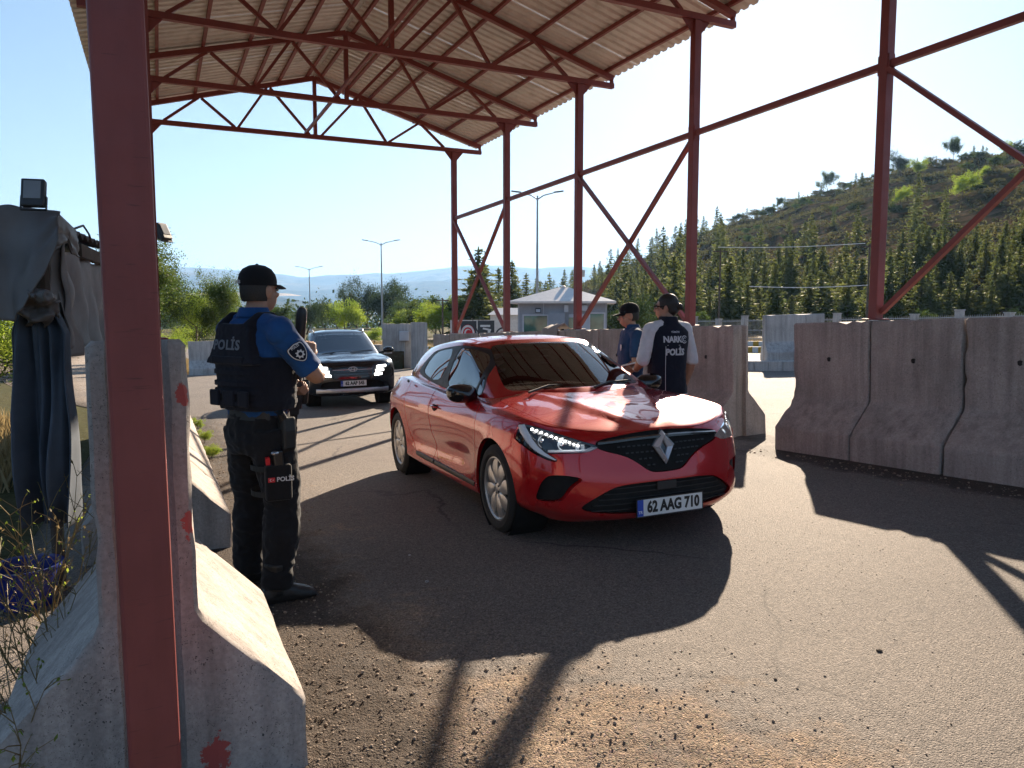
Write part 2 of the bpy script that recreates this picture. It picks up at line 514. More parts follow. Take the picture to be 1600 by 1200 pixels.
    for sg in (1, -1):
        wr, we = APX + sg * .03, (ER_ + .12 if sg > 0 else EL_ - .12)
        for k in range(ns):
            ring = []
            for q in range(6):
                for (a, b) in prof[:-1]: ring.append((s0 + k * L + (q + a / .18) * per, b))
            ring.append((s0 + (k + 1) * L, 0))
            lift = .074 + .03 + (.0035 if k % 2 else 0)
            A = [at(s, wr, top_h(wr) + lift + b) for s, b in ring]; B = [at(s, we, top_h(we) + lift + b) for s, b in ring]
            n = len(ring); th = Vector((0, 0, .0012))
            F = [(i, i + 1, n + i + 1, n + i) for i in range(n - 1)] + [(2*n + i, 3*n + i, 3*n + i + 1, 2*n + i + 1) for i in range(n - 1)]
            m = MB(); m.add(A + B + [p + th for p in A] + [p + th for p in B], F)
            o = part(m, 'roof_sheet', M['sheet'])
    m = MB()
    for sg in (1, -1):
        m.add([at(s0, APX, H_AP + .155), at(s1 + .15, APX, H_AP + .155), at(s1 + .15, APX + sg * .2, top_h(APX + sg * .2) + .148), at(s0, APX + sg * .2, top_h(APX + sg * .2) + .148)], [(0, 1, 2, 3)])
    part(m, 'ridge_cap', M['sheet'])
    return e
build_canopy()

# ------------------------------------------------------------------ concrete barriers
PAINT_SPOTS = [(.60, .12, 1.33, .04, .022, .035), (.60, .125, .92, .04, .026, .040), (.60, .17, .16, .05, .045, .065)]
M['concrete'] = mat_concrete('weathered_concrete')
M['concrete_near'] = mat_concrete('painted_spot_concrete', paint=True)
M['concrete_light'] = mat_concrete('pale_concrete', (.46, .44, .42))
M['hole'] = plain('hole_shade', (.02, .018, .016), .95)
def barrier_mesh(L, seed, H=1.5, groove=True):
    rr = random.Random(seed); hw = lambda h: .46 if h < .29 else (.46 - (h - .29) / .335 * .32 if h < .625 else .14)
    hs = [0, .05, .15, .26, .283, .30, .34, .40, .46, .52, .58, .605, .645, .68] + [.75 + i * .08 for i in range(9)] + [H - .02, H]
    nx = 10; g, gd = .088, .045
    rings = []
    for h in hs:
        w = hw(h); ring = []
        if abs(h - H) < 1e-6: w -= .016
        ex = L / 2 - (.014 if abs(h - H) < 1e-6 else 0)
        c = .012
        side = [(-ex + c, -w)] + [(-ex + (2 * ex) * i / nx, -w) for i in range(1, nx)] + [(ex - c, -w), (ex, -w + c)]
        end = [(ex, -w * .5 - g * .5), (ex, -g), (ex - gd, -g + .018), (ex - gd, g - .018), (ex, g), (ex, w * .5 + g * .5), (ex, w - c)]
        half = side + end
        ring = half + [(-x, -y) for x, y in half]
        out = []
        for x, y in ring:
            n3 = mnoise.noise_vector((x * 3 + seed * 9, y * 3, h * 3)) * .006
            n4 = mnoise.noise_vector((x * 17 + seed, y * 17, h * 17)) * .004
            edge = (abs(abs(x) - ex) < .02) and (abs(abs(y) - w) < .03)
            k = 1.0
            chip = 0
            if edge or h >= H - .025:
                q = mnoise.noise((x * 9 + seed * 5, y * 9, h * 9))
                if q > .22: chip = (q - .22) * .055
            out.append(Vector((x + n3.x + n4.x - math.copysign(chip, x) * (1 if edge else .3), y + n3.y + n4.y - math.copysign(chip, y), h + (n3.z * .7 if 0 < h else 0) - (chip if h >= H - .025 else 0))))
        rings.append(out)
    m = MB(); m.loft(rings)
    return m
BAR = {}
def place_barrier(s, w, rotz, L, seed, label, mat='concrete', H=1.5, hole=1, pos=None, group='concrete barriers along the checkpoint lane', name='concrete_barrier', sc=1):
    key = (round(L, 2), seed, mat, H)
    if key not in BAR:
        o = barrier_mesh(L, seed, H).build(name, M[mat], smooth=38); BAR[key] = o.data
    else:
        o = bpy.data.objects.new(name, BAR[key]); COL.objects.link(o)
    o.location = pos if pos is not None else at(s, w, 0)
    o.location.z -= .01
    gx, gy = GA, GB
    c, sn = math.cos(rotz), math.sin(rotz)
    slope = gx * c + gy * sn; sl2 = -gx * sn + gy * c
    o.rotation_euler = Euler((math.atan(sl2) * .3, -math.atan(slope), rotz), 'XYZ')
    if sc != 1: o.scale = (sc,) * 3
    tag(o, label, 'barrier', group)
    if hole:
        for sg in (-1, 1):
            m = MB(); n = 10
            m.prism([(.021 * math.cos(6.283 * k / n) * (1 + .3 * math.sin(k * 2.1)), sg * .143, 1.08 + .026 * math.sin(6.283 * k / n)) for k in range(n)], (0, sg * .006, 0))
            m.build('lifting_hole_disc', M['hole'], o)  # uncut face: a proud near-black disc stands for the hole's inner shade
    return o
URZ = math.atan2(U3.y, U3.x)          # heading of the barrier lines
# skewed left line heading
pl0, pl1 = at(-2.8, -6.45, 0), at(8, -6.45, 0); LRZ = math.atan2(pl1.y - pl0.y, pl1.x - pl0.x)
right_labels = ['big barrier beside the open gap, leftmost of the right-hand row',
                'barrier in the right-hand row with a pale vertical streak above its lifting hole',
                'barrier in the right-hand row cut off by the right picture edge']
for k in range(3):
    place_barrier(.52 - k * 1.02, 0, URZ + R((.8, -.5, .4)[k]), 1.0, 1 + k % 3, right_labels[k])
for k in range(3, 7):
    place_barrier(.52 - k * 1.02, 0, URZ, 1.0, 1 + k % 3, 'barrier of the right-hand row beyond the right picture edge')
mid_labels = ['barrier ending the middle row, its pale end face beside the open gap', 'dark stained barrier right behind the officer in the navy vest',
              'barrier behind the officer in the blue shirt and cap', 'barrier below the window of the guard hut, behind the red car', 'barrier behind the middle of the red car roof',
              'barrier with a grey sheet hung over its top behind the red car', 'barrier under the second thin post behind the red car roof', 'barrier between the two farthest right-hand posts', 'barrier farthest but one along the middle row', 'farthest barrier of the middle row, beside the last post']
for k in range(10):
    place_barrier(2.51 + k * 1.015, 0, URZ, 1.0, 1 + (k * 2) % 3, mid_labels[k])
near = place_barrier(-2.18, -6.45, LRZ + math.pi, 1.22, 5, 'nearest concrete barrier, with red paint smears and the red post at its end', 'concrete_near')
left_labels = ['second barrier of the left row, its shaded end facing the gap behind the nearest one', 'third barrier of the left row beside the standing officer', 'fourth barrier of the left row beyond the officer legs', 'fifth barrier of the left row', 'sixth barrier of the left row', 'seventh barrier of the left row', 'farthest barrier of the left row']
for k in range(7):
    place_barrier(.85 + k * 1.22, -6.45, LRZ, 1.2, 5 + (k + 1) % 3, left_labels[k])
# ------------------------------------------------------------------ mesh tools for shaped bodies
def cr_row(P, sub, closed=False):
    """Catmull-Rom through rows of points P (n, ..., 3) along axis 0"""
    P = np.asarray(P, float); n = len(P); out = []
    for i in range(n - 1):
        p1, p2 = P[i], P[i + 1]
        p0 = P[i - 1] if i > 0 else 2 * p1 - p2
        p3 = P[i + 2] if i + 2 < n else 2 * p2 - p1
        for k in range(sub):
            t = k / sub
            out.append(.5 * ((2 * p1) + (-p0 + p2) * t + (2 * p0 - 5 * p1 + 4 * p2 - p3) * t * t + (-p0 + 3 * p1 - 3 * p2 + p3) * t ** 3))
    out.append(P[-1]); return np.array(out)
def dome(table, sub_r, sub_s, fn=None, bottom=True):
    """table: rings x stations x 3, half (y >= 0), first and last station and last ring on y = 0"""
    T = np.array(table, float)
    T = cr_row(T, sub_r)
    # mirror the stations so the spline is smooth across the centre
    T2 = np.concatenate([T[:, 1:2] * [1, -1, 1], T, T[:, -2:-1] * [1, -1, 1]], axis=1)
    T2 = np.swapaxes(cr_row(np.swapaxes(T2, 0, 1), sub_s), 0, 1)
    k = sub_s; T = T2[:, k:-k]
    T[:, 0, 1] = 0; T[:, -1, 1] = 0; T[-1, :, 1] = 0; T[..., 1] = np.maximum(T[..., 1], 0)
    if fn is not None: T = fn(T)
    nr, ns = T.shape[:2]
    bm = bmesh.new(); vid = []
    for sgn in (1, -1):
        g = [[bm.verts.new((p[0], p[1] * sgn, p[2])) for p in row] for row in T]; vid.append(g)
        for i in range(nr - 1):
            for j in range(ns - 1):
                q = [g[i][j], g[i][j + 1], g[i + 1][j + 1], g[i + 1][j]]
                try: bm.faces.new(q if sgn < 0 else q[::-1])
                except ValueError: pass
    # floor
    if bottom:
        for j in range(ns - 1):
            a, b = vid[0][0][j], vid[0][0][j + 1]; c, d = vid[1][0][j], vid[1][0][j + 1]
            try: bm.faces.new((a, b, d, c))
            except ValueError: pass
    bmesh.ops.remove_doubles(bm, verts=bm.verts, dist=2e-4)
    bmesh.ops.dissolve_degenerate(bm, edges=bm.edges, dist=1e-5)
    bmesh.ops.recalc_face_normals(bm, faces=bm.faces)
    me = bpy.data.meshes.new('tmp'); bm.to_mesh(me); bm.free()
    return me
def boolean(a, b, op):
    """a, b: meshes; returns a new mesh"""
    oa = bpy.data.objects.new('tmp_a', a); ob = bpy.data.objects.new('tmp_b', b)
    COL.objects.link(oa); COL.objects.link(ob)
    md = oa.modifiers.new('b', 'BOOLEAN'); md.operation = op; md.object = ob; md.solver = 'EXACT'
    dg = bpy.context.evaluated_depsgraph_get(); dg.update()
    me = bpy.data.meshes.new_from_object(oa.evaluated_get(dg))
    bpy.data.objects.remove(oa); bpy.data.objects.remove(ob)
    return me
def mb_mesh(m):
    me = bpy.data.meshes.new('tmp'); me.from_pydata([tuple(v) for v in m.V], [], m.F)
    bm = bmesh.new(); bm.from_mesh(me); bmesh.ops.recalc_face_normals(bm, faces=bm.faces); bm.to_mesh(me); bm.free()
    return me
def poly_smooth(pts, sub=4):
    """closed 2D outline, lightly rounded: corner cutting"""
    P = [np.array(p, float) for p in pts]
    for _ in range(sub):
        Q = []
        for i in range(len(P)):
            a, b = P[i], P[(i + 1) % len(P)]
            Q += [a * .75 + b * .25, a * .25 + b * .75]
        P = Q
    return P
def inset2(pts, d):
    P = np.array(pts, float); c = P.mean(0); out = []
    n = len(P)
    area = sum(P[i][0] * P[(i+1) % n][1] - P[(i+1) % n][0] * P[i][1] for i in range(n))
    sg = 1 if area > 0 else -1
    for i in range(n):
        e1 = P[i] - P[i-1]; e2 = P[(i+1) % n] - P[i]
        n1 = np.array([-e1[1], e1[0]]) / (np.linalg.norm(e1) + 1e-9); n2 = np.array([-e2[1], e2[0]]) / (np.linalg.norm(e2) + 1e-9)
        nn = n1 + n2; L = np.linalg.norm(nn)
        if L < 1e-6: nn = n1; L = 1
        nn /= L; k = 1 / max(.5, nn @ n1)
        out.append(P[i] + sg * nn * d * k)
    return out
def prismY(pts, y0, y1):    # outline in (X, Z)
    m = MB(); m.prism([(x, y0, z) for x, z in pts], (0, y1 - y0, 0)); return m
def prismX(pts, x0, x1):    # outline in (Y, Z)
    m = MB(); m.prism([(x0, y, z) for y, z in pts], (x1 - x0, 0, 0)); return m
def prismZ(pts, z0, z1):    # outline in (X, Y)
    m = MB(); m.prism([(x, y, z0) for x, y in pts], (0, 0, z1 - z0)); return m
def mesh_obj(me, name, mat, parent, smooth=40):
    me.materials.clear()
    for x in (mat if isinstance(mat, (list, tuple)) else [mat]): me.materials.append(x)
    me.polygons.foreach_set('material_index', [0] * len(me.polygons))
    if smooth: me.shade_smooth(); me.set_sharp_from_angle(angle=R(smooth))
    o = bpy.data.objects.new(name, me); COL.objects.link(o); o.parent = parent
    return o
def text_obj(name, body, size, mat, parent, M4, extrude=.001, bold=0, xs=1.0, spacing=1.0, align='CENTER'):
    cu = bpy.data.curves.new('tmp', 'FONT'); cu.body = body; cu.size = size; cu.align_x = align; cu.align_y = 'CENTER'
    cu.extrude = extrude; cu.offset = bold; cu.space_character = spacing; cu.resolution_u = 3
    o = bpy.data.objects.new('tmp', cu); COL.objects.link(o)
    dg = bpy.context.evaluated_depsgraph_get(); dg.update()
    me = bpy.data.meshes.new_from_object(o.evaluated_get(dg)); bpy.data.objects.remove(o)
    me.transform(M4 @ Matrix.Diagonal((xs, 1, 1, 1)))
    me.materials.clear(); me.materials.append(mat); me.name = name
    r = bpy.data.objects.new(name, me); COL.objects.link(r); r.parent = parent
    return r
def basis(o, x, y, z):
    x, y, z = Vector(x).normalized(), Vector(y).normalized(), Vector(z).normalized()
    return Matrix(((x.x, y.x, z.x, o[0]), (x.y, y.y, z.y, o[1]), (x.z, y.z, z.z, o[2]), (0, 0, 0, 1)))

# ------------------------------------------------------------------ vehicle materials
def mat_paint(name, col, metal=.0, flake=.0):
    t = NT(name); c = t.coord()
    dust = t.noise(c, 5, 5, .6)
    sep = t.n('SeparateXYZ'); t.l(c, sep.inputs[0])
    low = t.ramp(t.math('ADD', sep.outputs[2], t.math('MULTIPLY', t.math('SUBTRACT', dust, .5), .35)), [(.10, .35), (.34, .0)])
    k = t.mix(low, col, (.17, .12, .09))
    rg = t.math('ADD', .24, t.math('MULTIPLY', low, .4))
    t.set(Metallic=metal, Coat_Weight=1.0, Coat_Roughness=.025, Specular_IOR_Level=.5)
    t.l(t.math('SUBTRACT', 1.0, t.math('MULTIPLY', low, .5)), t.b.inputs['Coat Weight'])
    return t.out(k, rg)
M['paint_red'] = mat_paint('red_car_paint', (.50, .004, .009), .35)
M['paint_black'] = mat_paint('black_blue_car_paint', (.010, .014, .022), .3)
M['trim'] = plain('black_plastic_trim', (.018, .018, .019), .5)
M['gloss_black'] = plain('gloss_black', (.008, .008, .009), .12, coat=.6)
M['rubber'] = plain('tyre_rubber', (.022, .021, .020), .85, bump=.3, bscale=90)
M['silver'] = plain('silver_wheel', (.50, .49, .47), .38, metal=.65)
M['chrome'] = plain('chrome', (.82, .82, .82), .06, metal=1.0, var=.02)
M['satin'] = plain('satin_metal', (.45, .45, .46), .35, metal=.9)
M['badge'] = plain('badge_silver', (.72, .72, .74), .22, metal=.55, var=.03)
M['grille_black'] = plain('grille_black', (.007, .007, .007), .65, spec=.2)
M['sky_chrome'] = plain('sky_toned_chrome', (.72, .76, .80), .12, coat=.5, var=.02)  # sky reflection on the lamp chrome put into a pale blue-white colour
M['cavity'] = plain('dark_recess', (.006, .006, .006), .9)
M['plate_white'] = plain('plate_white', (.74, .75, .74), .4, var=.04)
M['plate_blue'] = plain('plate_blue', (.01, .07, .45), .4, var=.05)
M['ink'] = plain('ink_black', (.012, .012, .012), .5)
M['seat'] = plain('seat_cloth', (.045, .045, .05), .9)
M['seat_light'] = plain('seat_cover_grey', (.22, .24, .26), .85)
M['white'] = plain('white_plastic', (.75, .75, .75), .5, var=.05)
M['redlens'] = plain('red_lens', (.35, .01, .01), .1, coat=.6)
M['redplain'] = plain('flag_red', (.55, .012, .02), .6)
def mat_glass(name, tint=(.30, .34, .34), ior=1.55, rough=.0):
    t = NT(name)
    tr = t.n('BsdfTransparent'); tr.inputs[0].default_value = (*tint, 1)
    gl = t.n('BsdfGlossy'); gl.inputs['Roughness'].default_value = rough; gl.inputs['Color'].default_value = (.95, .97, 1, 1)
    fr = t.n('Fresnel', i_IOR=ior); mx = t.n('MixShader')
    t.l(fr.outputs[0], mx.inputs[0]); t.l(tr.outputs[0], mx.inputs[1]); t.l(gl.outputs[0], mx.inputs[2])
    t.l(mx.outputs[0], t.t.nodes['Material Output'].inputs[0])
    return t.m
M['screen'] = mat_glass('windscreen_glass', (.66, .70, .68), 1.6)
M['privacy'] = mat_glass('tinted_side_glass', (.16, .19, .20), 2.6)
M['lens'] = mat_glass('headlamp_lens', (.95, .96, .97), 1.28)
def mat_emit(name, col, st):
    t = NT(name); t.set(Emission_Strength=st); t.b.inputs['Emission Color'].default_value = (*col, 1)
    return t.out((.8, .8, .8), .3)
M['drl'] = mat_emit('daytime_lamp', (1, .98, .95), 2.2)

def make_wheel(name, parent, loc, side, r=.31, w=.19, rim=.218, kind=0):
    """side +1: outer face towards +Y"""
    m = MB(); n = 48
    prof = [(rim + .004, -w * .5 + .012), (rim + .02, -w * .5), (r - .035, -w * .5), (r - .012, -w * .5 + .014), (r, -w * .34)]
    for q in (-.2, 0, .2):
        prof += [(r, w * (q - .028)), (r - .008, w * (q - .024)), (r - .008, w * (q + .024)), (r, w * (q + .028))]
    prof += [(r, w * .34), (r - .012, w * .5 - .014), (r - .035, w * .5), (rim + .02, w * .5), (rim + .004, w * .5 - .012), (rim, 0)]
    m.lathe([(a, b * side) for a, b in prof], n, ax='y')
    wh = m.build('wheel', M['rubber'], parent, smooth=30, loc=loc)
    m = MB()
    m.lathe([(.001, -.02), (rim + .003, -.02), (rim + .003, .05), (rim + .006, .078), (rim - .006, .082), (rim - .016, .072), (rim - .02, .03), (.001, .02)][::1], 40, ax='y')
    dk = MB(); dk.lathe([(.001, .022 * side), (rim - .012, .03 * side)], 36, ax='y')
    m.V = [(a, b * side, c) for a, b, c in m.V]
    rm = m.build('rim', M['silver'], wh, smooth=35)
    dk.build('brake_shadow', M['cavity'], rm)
    hub = MB(); hub.lathe([(a, b * side) for a, b in [(.001, .075), (.032, .074), (.045, .066), (.05, .05), (.05, .02)]], 20, ax='y'); hub.build('hub_cap', M['silver'], rm, smooth=35)
    ns = 8 if kind == 0 else 5
    for k in range(ns):
        a = 2 * math.pi * k / ns; m = MB(); rings = []
        tw = .22 if kind == 0 else .0
        for q in range(7):
            f = q / 6; rr = .04 + (rim - .052) * f
            half = (.014 + .030 * math.sin(math.pi * min(1, f * .80)) ** 1.2 + .008 * f) if kind == 0 else (.02 + .028 * f)
            yy = .064 + .012 * math.sin(f * 3.1) - .004 * f
            aa = a + tw * math.sin(f * 2.4); ring = []
            for (u_, v_) in ((-1, -.016), (-1, -.002), (-.55, .006), (.55, .006), (1, -.002), (1, -.016)):
                cx, cz = math.cos(aa) * rr - math.sin(aa) * u_ * half, math.sin(aa) * rr + math.cos(aa) * u_ * half
                ring.append((cx, (yy + v_) * side, cz))
            rings.append(ring)
        m.loft(rings); m.build('spoke', M['silver'], rm, smooth=35, fix=True)
    if kind == 0:
        for k in range(5):
            a = 2 * math.pi * (k + .5) / 5; m = MB(); m.lathe([(a_, b * side) for a_, b in [(.001, .076), (.007, .075), (.008, .06)]], 8, o=(.034 * math.cos(a), 0, .034 * math.sin(a)), ax='y'); m.build('wheel_nut', M['cavity'], rm)
    return wh

def plate(parent, text, loc, nx, w=.52, h=.112, mirror=None, ty=0, size=.098, bold=.0045):
    """number plate facing +X of the car, local frame; text reads left to right for a viewer in front"""
    M4 = basis(loc, (0, 1, 0), (0, 0, 1), (1, 0, 0))
    M4 = M4 @ Matrix.Rotation(nx, 4, 'X')
    def P(x, y, z): return M4 @ Vector((x, y, z))
    m = MB(); o = [(-w/2, -h/2), (w/2, -h/2), (w/2, h/2), (-w/2, h/2)]
    m.prism([P(x, y, 0) for x, y in o], P(0, 0, .006) - P(0, 0, 0))
    pl = m.build('number_plate', M['plate_white'], parent, fix=True)
    m = MB(); b = .006
    fr = [(-w/2 - b, -h/2 - b, w + 2*b, b), (-w/2 - b, h/2, w + 2*b, b), (-w/2 - b, -h/2, b, h), (w/2, -h/2, b, h)]
    for x, y, a, c in fr: m.prism([P(x, y, -.002), P(x + a, y, -.002), P(x + a, y + c, -.002), P(x, y + c, -.002)], P(0, 0, .010) - P(0, 0, 0))
    m.build('plate_frame', M['trim'], pl, fix=True)
    m = MB(); bw = .045
    m.prism([P(-w/2 + .001, -h/2 + .001, .0062), P(-w/2 + bw, -h/2 + .001, .0062), P(-w/2 + bw, h/2 - .001, .0062), P(-w/2 + .001, h/2 - .001, .0062)], P(0, 0, .0008) - P(0, 0, 0))
    m.build('country_band', M['plate_blue'], pl, fix=True)
    text_obj('plate_lettering', text, size, M['ink'], pl, M4 @ Matrix.Translation((bw / 2 + .002, -.001, .0074)), .0006, bold, .80, 1.0)
    text_obj('country_lettering', 'TR', .026, M['plate_white'], pl, M4 @ Matrix.Translation((-w/2 + bw / 2, -h * .26, .0076)), .0004, .0005)
    return pl
# ------------------------------------------------------------------ the red hatchback
CARS = 1.045
def red_car():
    e = empty('hatchback_car', (0, 0, 0), label='shiny red hatchback stopped in the lane, number plate 62 AAG 710', cat='car')
    yaw, pit = -1.162, .029
    f = Vector((math.cos(yaw) * math.cos(pit), math.sin(yaw) * math.cos(pit), math.sin(pit)))
    nz = Vector((-GA, -GB, 1)).normalized(); l = nz.cross(f).normalized(); u = f.cross(l)
    pos = Vector((.7475, 5.8635, 0)) + l * -.03; pos.z = G0(pos.x, pos.y) + .004
    e.matrix_world = basis(pos, f, l, u) @ Matrix.Diagonal((CARS, CARS, CARS, 1))
    # --- lower body: rings from the floor up, stations from the nose round to the tail
    Z = lambda *z: z
    rings = [
     [(.70,0,.17),(.69,.35,.17),(.62,.58,.175),(.5,.68,.18),(.36,.70,.18),(0,.70,.18),(-.42,.70,.18),(-1.1,.70,.18),(-1.9,.70,.18),(-2.58,.70,.19),(-2.95,.66,.21),(-3.08,.5,.22),(-3.10,.3,.22),(-3.1,0,.22)],
     [(.795,0,.195),(.772,.36,.198),(.675,.64,.212),(.525,.795,.235),(.36,.855,.25),(0,.86,.24),(-.42,.855,.20),(-1.1,.85,.20),(-1.9,.855,.205),(-2.58,.87,.25),(-2.9,.82,.28),(-3.08,.62,.29),(-3.15,.35,.29),(-3.17,0,.29)],
     [(.835,0,.27),(.815,.36,.27),(.72,.66,.275),(.55,.83,.30),(.38,.885,.32),(0,.90,.34),(-.42,.872,.29),(-1.1,.862,.29),(-1.9,.868,.29),(-2.58,.905,.35),(-2.92,.86,.38),(-3.12,.65,.4),(-3.2,.36,.4),(-3.22,0,.4)],
     [(.83,0,.44),(.81,.37,.44),(.722,.67,.44),(.56,.84,.45),(.39,.892,.47),(0,.907,.50),(-.42,.876,.45),(-1.1,.868,.44),(-1.9,.874,.45),(-2.58,.907,.5),(-2.93,.86,.53),(-3.13,.66,.54),(-3.21,.37,.54),(-3.23,0,.54)],
     [(.80,0,.57),(.782,.37,.575),(.70,.665,.58),(.55,.83,.595),(.385,.888,.635),(0,.899,.66),(-.42,.884,.61),(-1.1,.886,.60),(-1.9,.890,.61),(-2.58,.90,.66),(-2.93,.855,.67),(-3.11,.67,.67),(-3.18,.38,.68),(-3.2,0,.68)],
     [(.775,0,.685),(.755,.37,.685),(.665,.655,.69),(.525,.815,.71),(.37,.868,.745),(0,.878,.765),(-.42,.883,.745),(-1.1,.893,.745),(-1.9,.897,.755),(-2.58,.89,.79),(-2.93,.84,.79),(-3.09,.67,.79),(-3.15,.38,.79),(-3.17,0,.79)],
     [(.745,0,.735),(.725,.36,.735),(.635,.63,.755),(.505,.775,.785),(.36,.822,.815),(0,.825,.845),(-.42,.832,.855),(-1.1,.838,.862),(-1.9,.832,.905),(-2.58,.81,.945),(-2.9,.76,.925),(-3.05,.63,.92),(-3.09,.36,.92),(-3.10,0,.92)],
     [(.69,0,.765),(.67,.34,.765),(.59,.58,.78),(.47,.70,.805),(.34,.75,.835),(0,.755,.872),(-.42,.765,.885),(-1.1,.775,.89),(-1.9,.77,.932),(-2.58,.75,.97),(-2.85,.70,.955),(-2.99,.58,.95),(-3.03,.33,.95),(-3.04,0,.95)],
     [(.55,0,.805),(.54,.28,.805),(.48,.44,.81),(.38,.53,.83),(.27,.58,.855),(0,.60,.895),(-.40,.62,.92),(-1.1,.60,.905),(-1.9,.56,.94),(-2.45,.52,.97),(-2.7,.46,.965),(-2.8,.38,.96),(-2.85,.22,.96),(-2.86,0,.96)],
     [(.36,0,.845),(.355,.15,.845),(.31,.24,.85),(.25,.29,.862),(.17,.31,.88),(-.02,.32,.91),(-.40,.34,.945),(-1.1,.32,.92),(-1.9,.28,.94),(-2.3,.25,.98),(-2.45,.2,1.0),(-2.5,.16,1.0),(-2.53,.1,1.0),(-2.54,0,1.0)],
     [(.16,0,.88),(.15,0,.88),(.13,0,.882),(.10,0,.888),(.05,0,.897),(-.06,0,.916),(-.40,0,.95),(-1.1,0,.925),(-1.9,0,.94),(-2.1,0,.96),(-2.15,0,.965),(-2.17,0,.967),(-2.18,0,.968),(-2.19,0,.97)],
    ]
    for k in range(1, 7):
        r_ = rings[k]
        for st, dx, dy in ((2, -.025, -.028), (3, -.022, -.055), (4, 0, -.026)): r_[st] = (r_[st][0] + dx, r_[st][1] + dy, r_[st][2])
    def sculpt(T):
        X, Y, Zc = T[..., 0], T[..., 1], T[..., 2]
        # bonnet ridges fanning out from the badge
        m = (X > -.5) & (Zc > .74)
        t_ = np.clip((.72 - X) / 1.1, 0, 1); yr = .13 + .40 * t_
        d = Y - yr
        rid = np.where(d < 0, np.clip(1 + d / .20, 0, 1), np.clip(1 - d / .05, 0, 1)) * .016 * np.clip((.74 - X) / .15, 0, 1)
        T[..., 2] = np.where(m, Zc + rid * np.clip((Zc - .74) / .03, 0, 1), T[..., 2])
        # scalloped lower doors
        X, Y, Zc = T[..., 0], T[..., 1], T[..., 2]
        side = (Y > .8) & (X < -.36) & (X > -2.3)
        zc = .40 + .06 * np.clip((X + 2.2) / 1.8, 0, 1)
        sc = np.exp(-((Zc - zc) / .085) ** 2) * .026 * np.clip((X + 2.25) / .35, 0, 1) * np.clip((-.38 - X) / .3, 0, 1)
        T[..., 1] = np.where(side, Y - sc, T[..., 1])
        return T
    body = dome(rings, 6, 8, sculpt)
    from mathutils.bvhtree import BVHTree
    skin = BVHTree.FromPolygons([v.co.copy() for v in body.vertices], [tuple(q.vertices) for q in body.polygons])
    def SX(y, z, d=0.0):
        h = skin.ray_cast(Vector((2, y, z)), Vector((-1, 0, 0)))
        return (h[0].x if h[0] is not None and h[0].x > .2 else .36) - d
    # wheel arches
    m = MB()
    for X in (0, -2.583):
        for sg in (1, -1):
            m.lathe([(.001, .60 * sg), (.352, .60 * sg), (.352, 1.0 * sg), (.001, 1.0 * sg)], 48, o=(X, 0, .318), ax='y', cap=True)
    body = boolean(body, mb_mesh(m), 'DIFFERENCE')
    # cabin cavity
    m = MB(); m.loft([[(-.42, .62, .34), (-.30, .60, 1.2), (-2.6, .60, 1.2), (-2.6, .62, .34)], [(-.42, -.62, .34), (-.30, -.60, 1.2), (-2.6, -.60, 1.2), (-2.6, -.62, .34)]])
    body = boolean(body, mb_mesh(m), 'DIFFERENCE')
    # --- front openings, outlines in (y, z)
    def sym(h): return h + [(-y, z) for y, z in h[::-1]]
    grille = sym([(.0, .742), (.10, .742), (.30, .728), (.455, .708), (.478, .672), (.44, .640), (.30, .603), (.215, .555), (.13, .488), (.06, .478)])
    lower = sym([(.0, .425), (.32, .425), (.42, .40), (.585, .30), (.575, .27), (.50, .252), (.3, .232), (0, .228)])
    fog = [(.55, .475), (.70, .50), (.765, .475), (.80, .34), (.78, .315), (.70, .322), (.665, .345), (.63, .42)]
    lamp = [(.44, .668), (.55, .706), (.68, .756), (.77, .795), (.87, .808), (.87, .70), (.805, .622), (.715, .570), (.685, .584), (.725, .622), (.67, .626), (.52, .630)]
    cutters = []
    def carve(name, pts, x0, x1, mat, back=0.0, mirror=False, sm=2, off=.004):
        nonlocal body
        res = []
        for sg in ((1, -1) if mirror else (1,)):
            pp = poly_smooth([(y * sg, z) for y, z in pts], sm)
            piece = boolean(body, mb_mesh(prismX(inset2(pp, off), x0, x1)), 'INTERSECT')
            cutters.append(prismX(pp, x0 - .03, x1))
            piece.transform(Matrix.Translation((-back, 0, 0)))
            if mat: res.append(mesh_obj(piece, name, mat, e))
        return res
    gr = carve('upper_grille', grille, .60, 1.0, M['grille_black'], .010)[0]
    lg = carve('lower_grille', lower, .55, 1.0, M['cavity'], .03)[0]
    fg = carve('fog_lamp_recess', fog, .38, .9, M['cavity'], .035, True)
    lampbacks = carve('headlight', lamp, .36, .95, M['gloss_black'], .055, True, 1, .002)
    for c in cutters: body = boolean(body, mb_mesh(c), 'DIFFERENCE')
    # bonnet
    bon = [(.755, .0), (.735, .30), (.66, .50), (.52, .665), (.36, .725), (0, .735), (-.40, .70), (-.40, 0)]
    bon = bon + [(x, -y) for x, y in bon[1:-1][::-1]]
    pp = poly_smooth(bon, 2)
    bonnet = boolean(body, mb_mesh(prismZ(inset2(pp, .0025), .715, 1.1)), 'INTERSECT')
    body = boolean(body, mb_mesh(prismZ(inset2(pp, -.0025), .70, 1.1)), 'DIFFERENCE')
    mesh_obj(bonnet, 'bonnet', M['paint_red'], e)
    # doors, outlines in (X, z)
    fd = [(-.345, .84), (-.335, .62), (-.37, .45), (-.42, .262), (-1.395, .262), (-1.43, .60), (-1.47, .93), (-1.40, 1.1), (-.5, 1.1)]
    rd = [(-1.485, 1.1), (-1.485, .93), (-1.443, .60), (-1.41, .262), (-1.93, .262), (-2.08, .40), (-2.21, .62), (-2.24, .95), (-2.2, 1.1)]
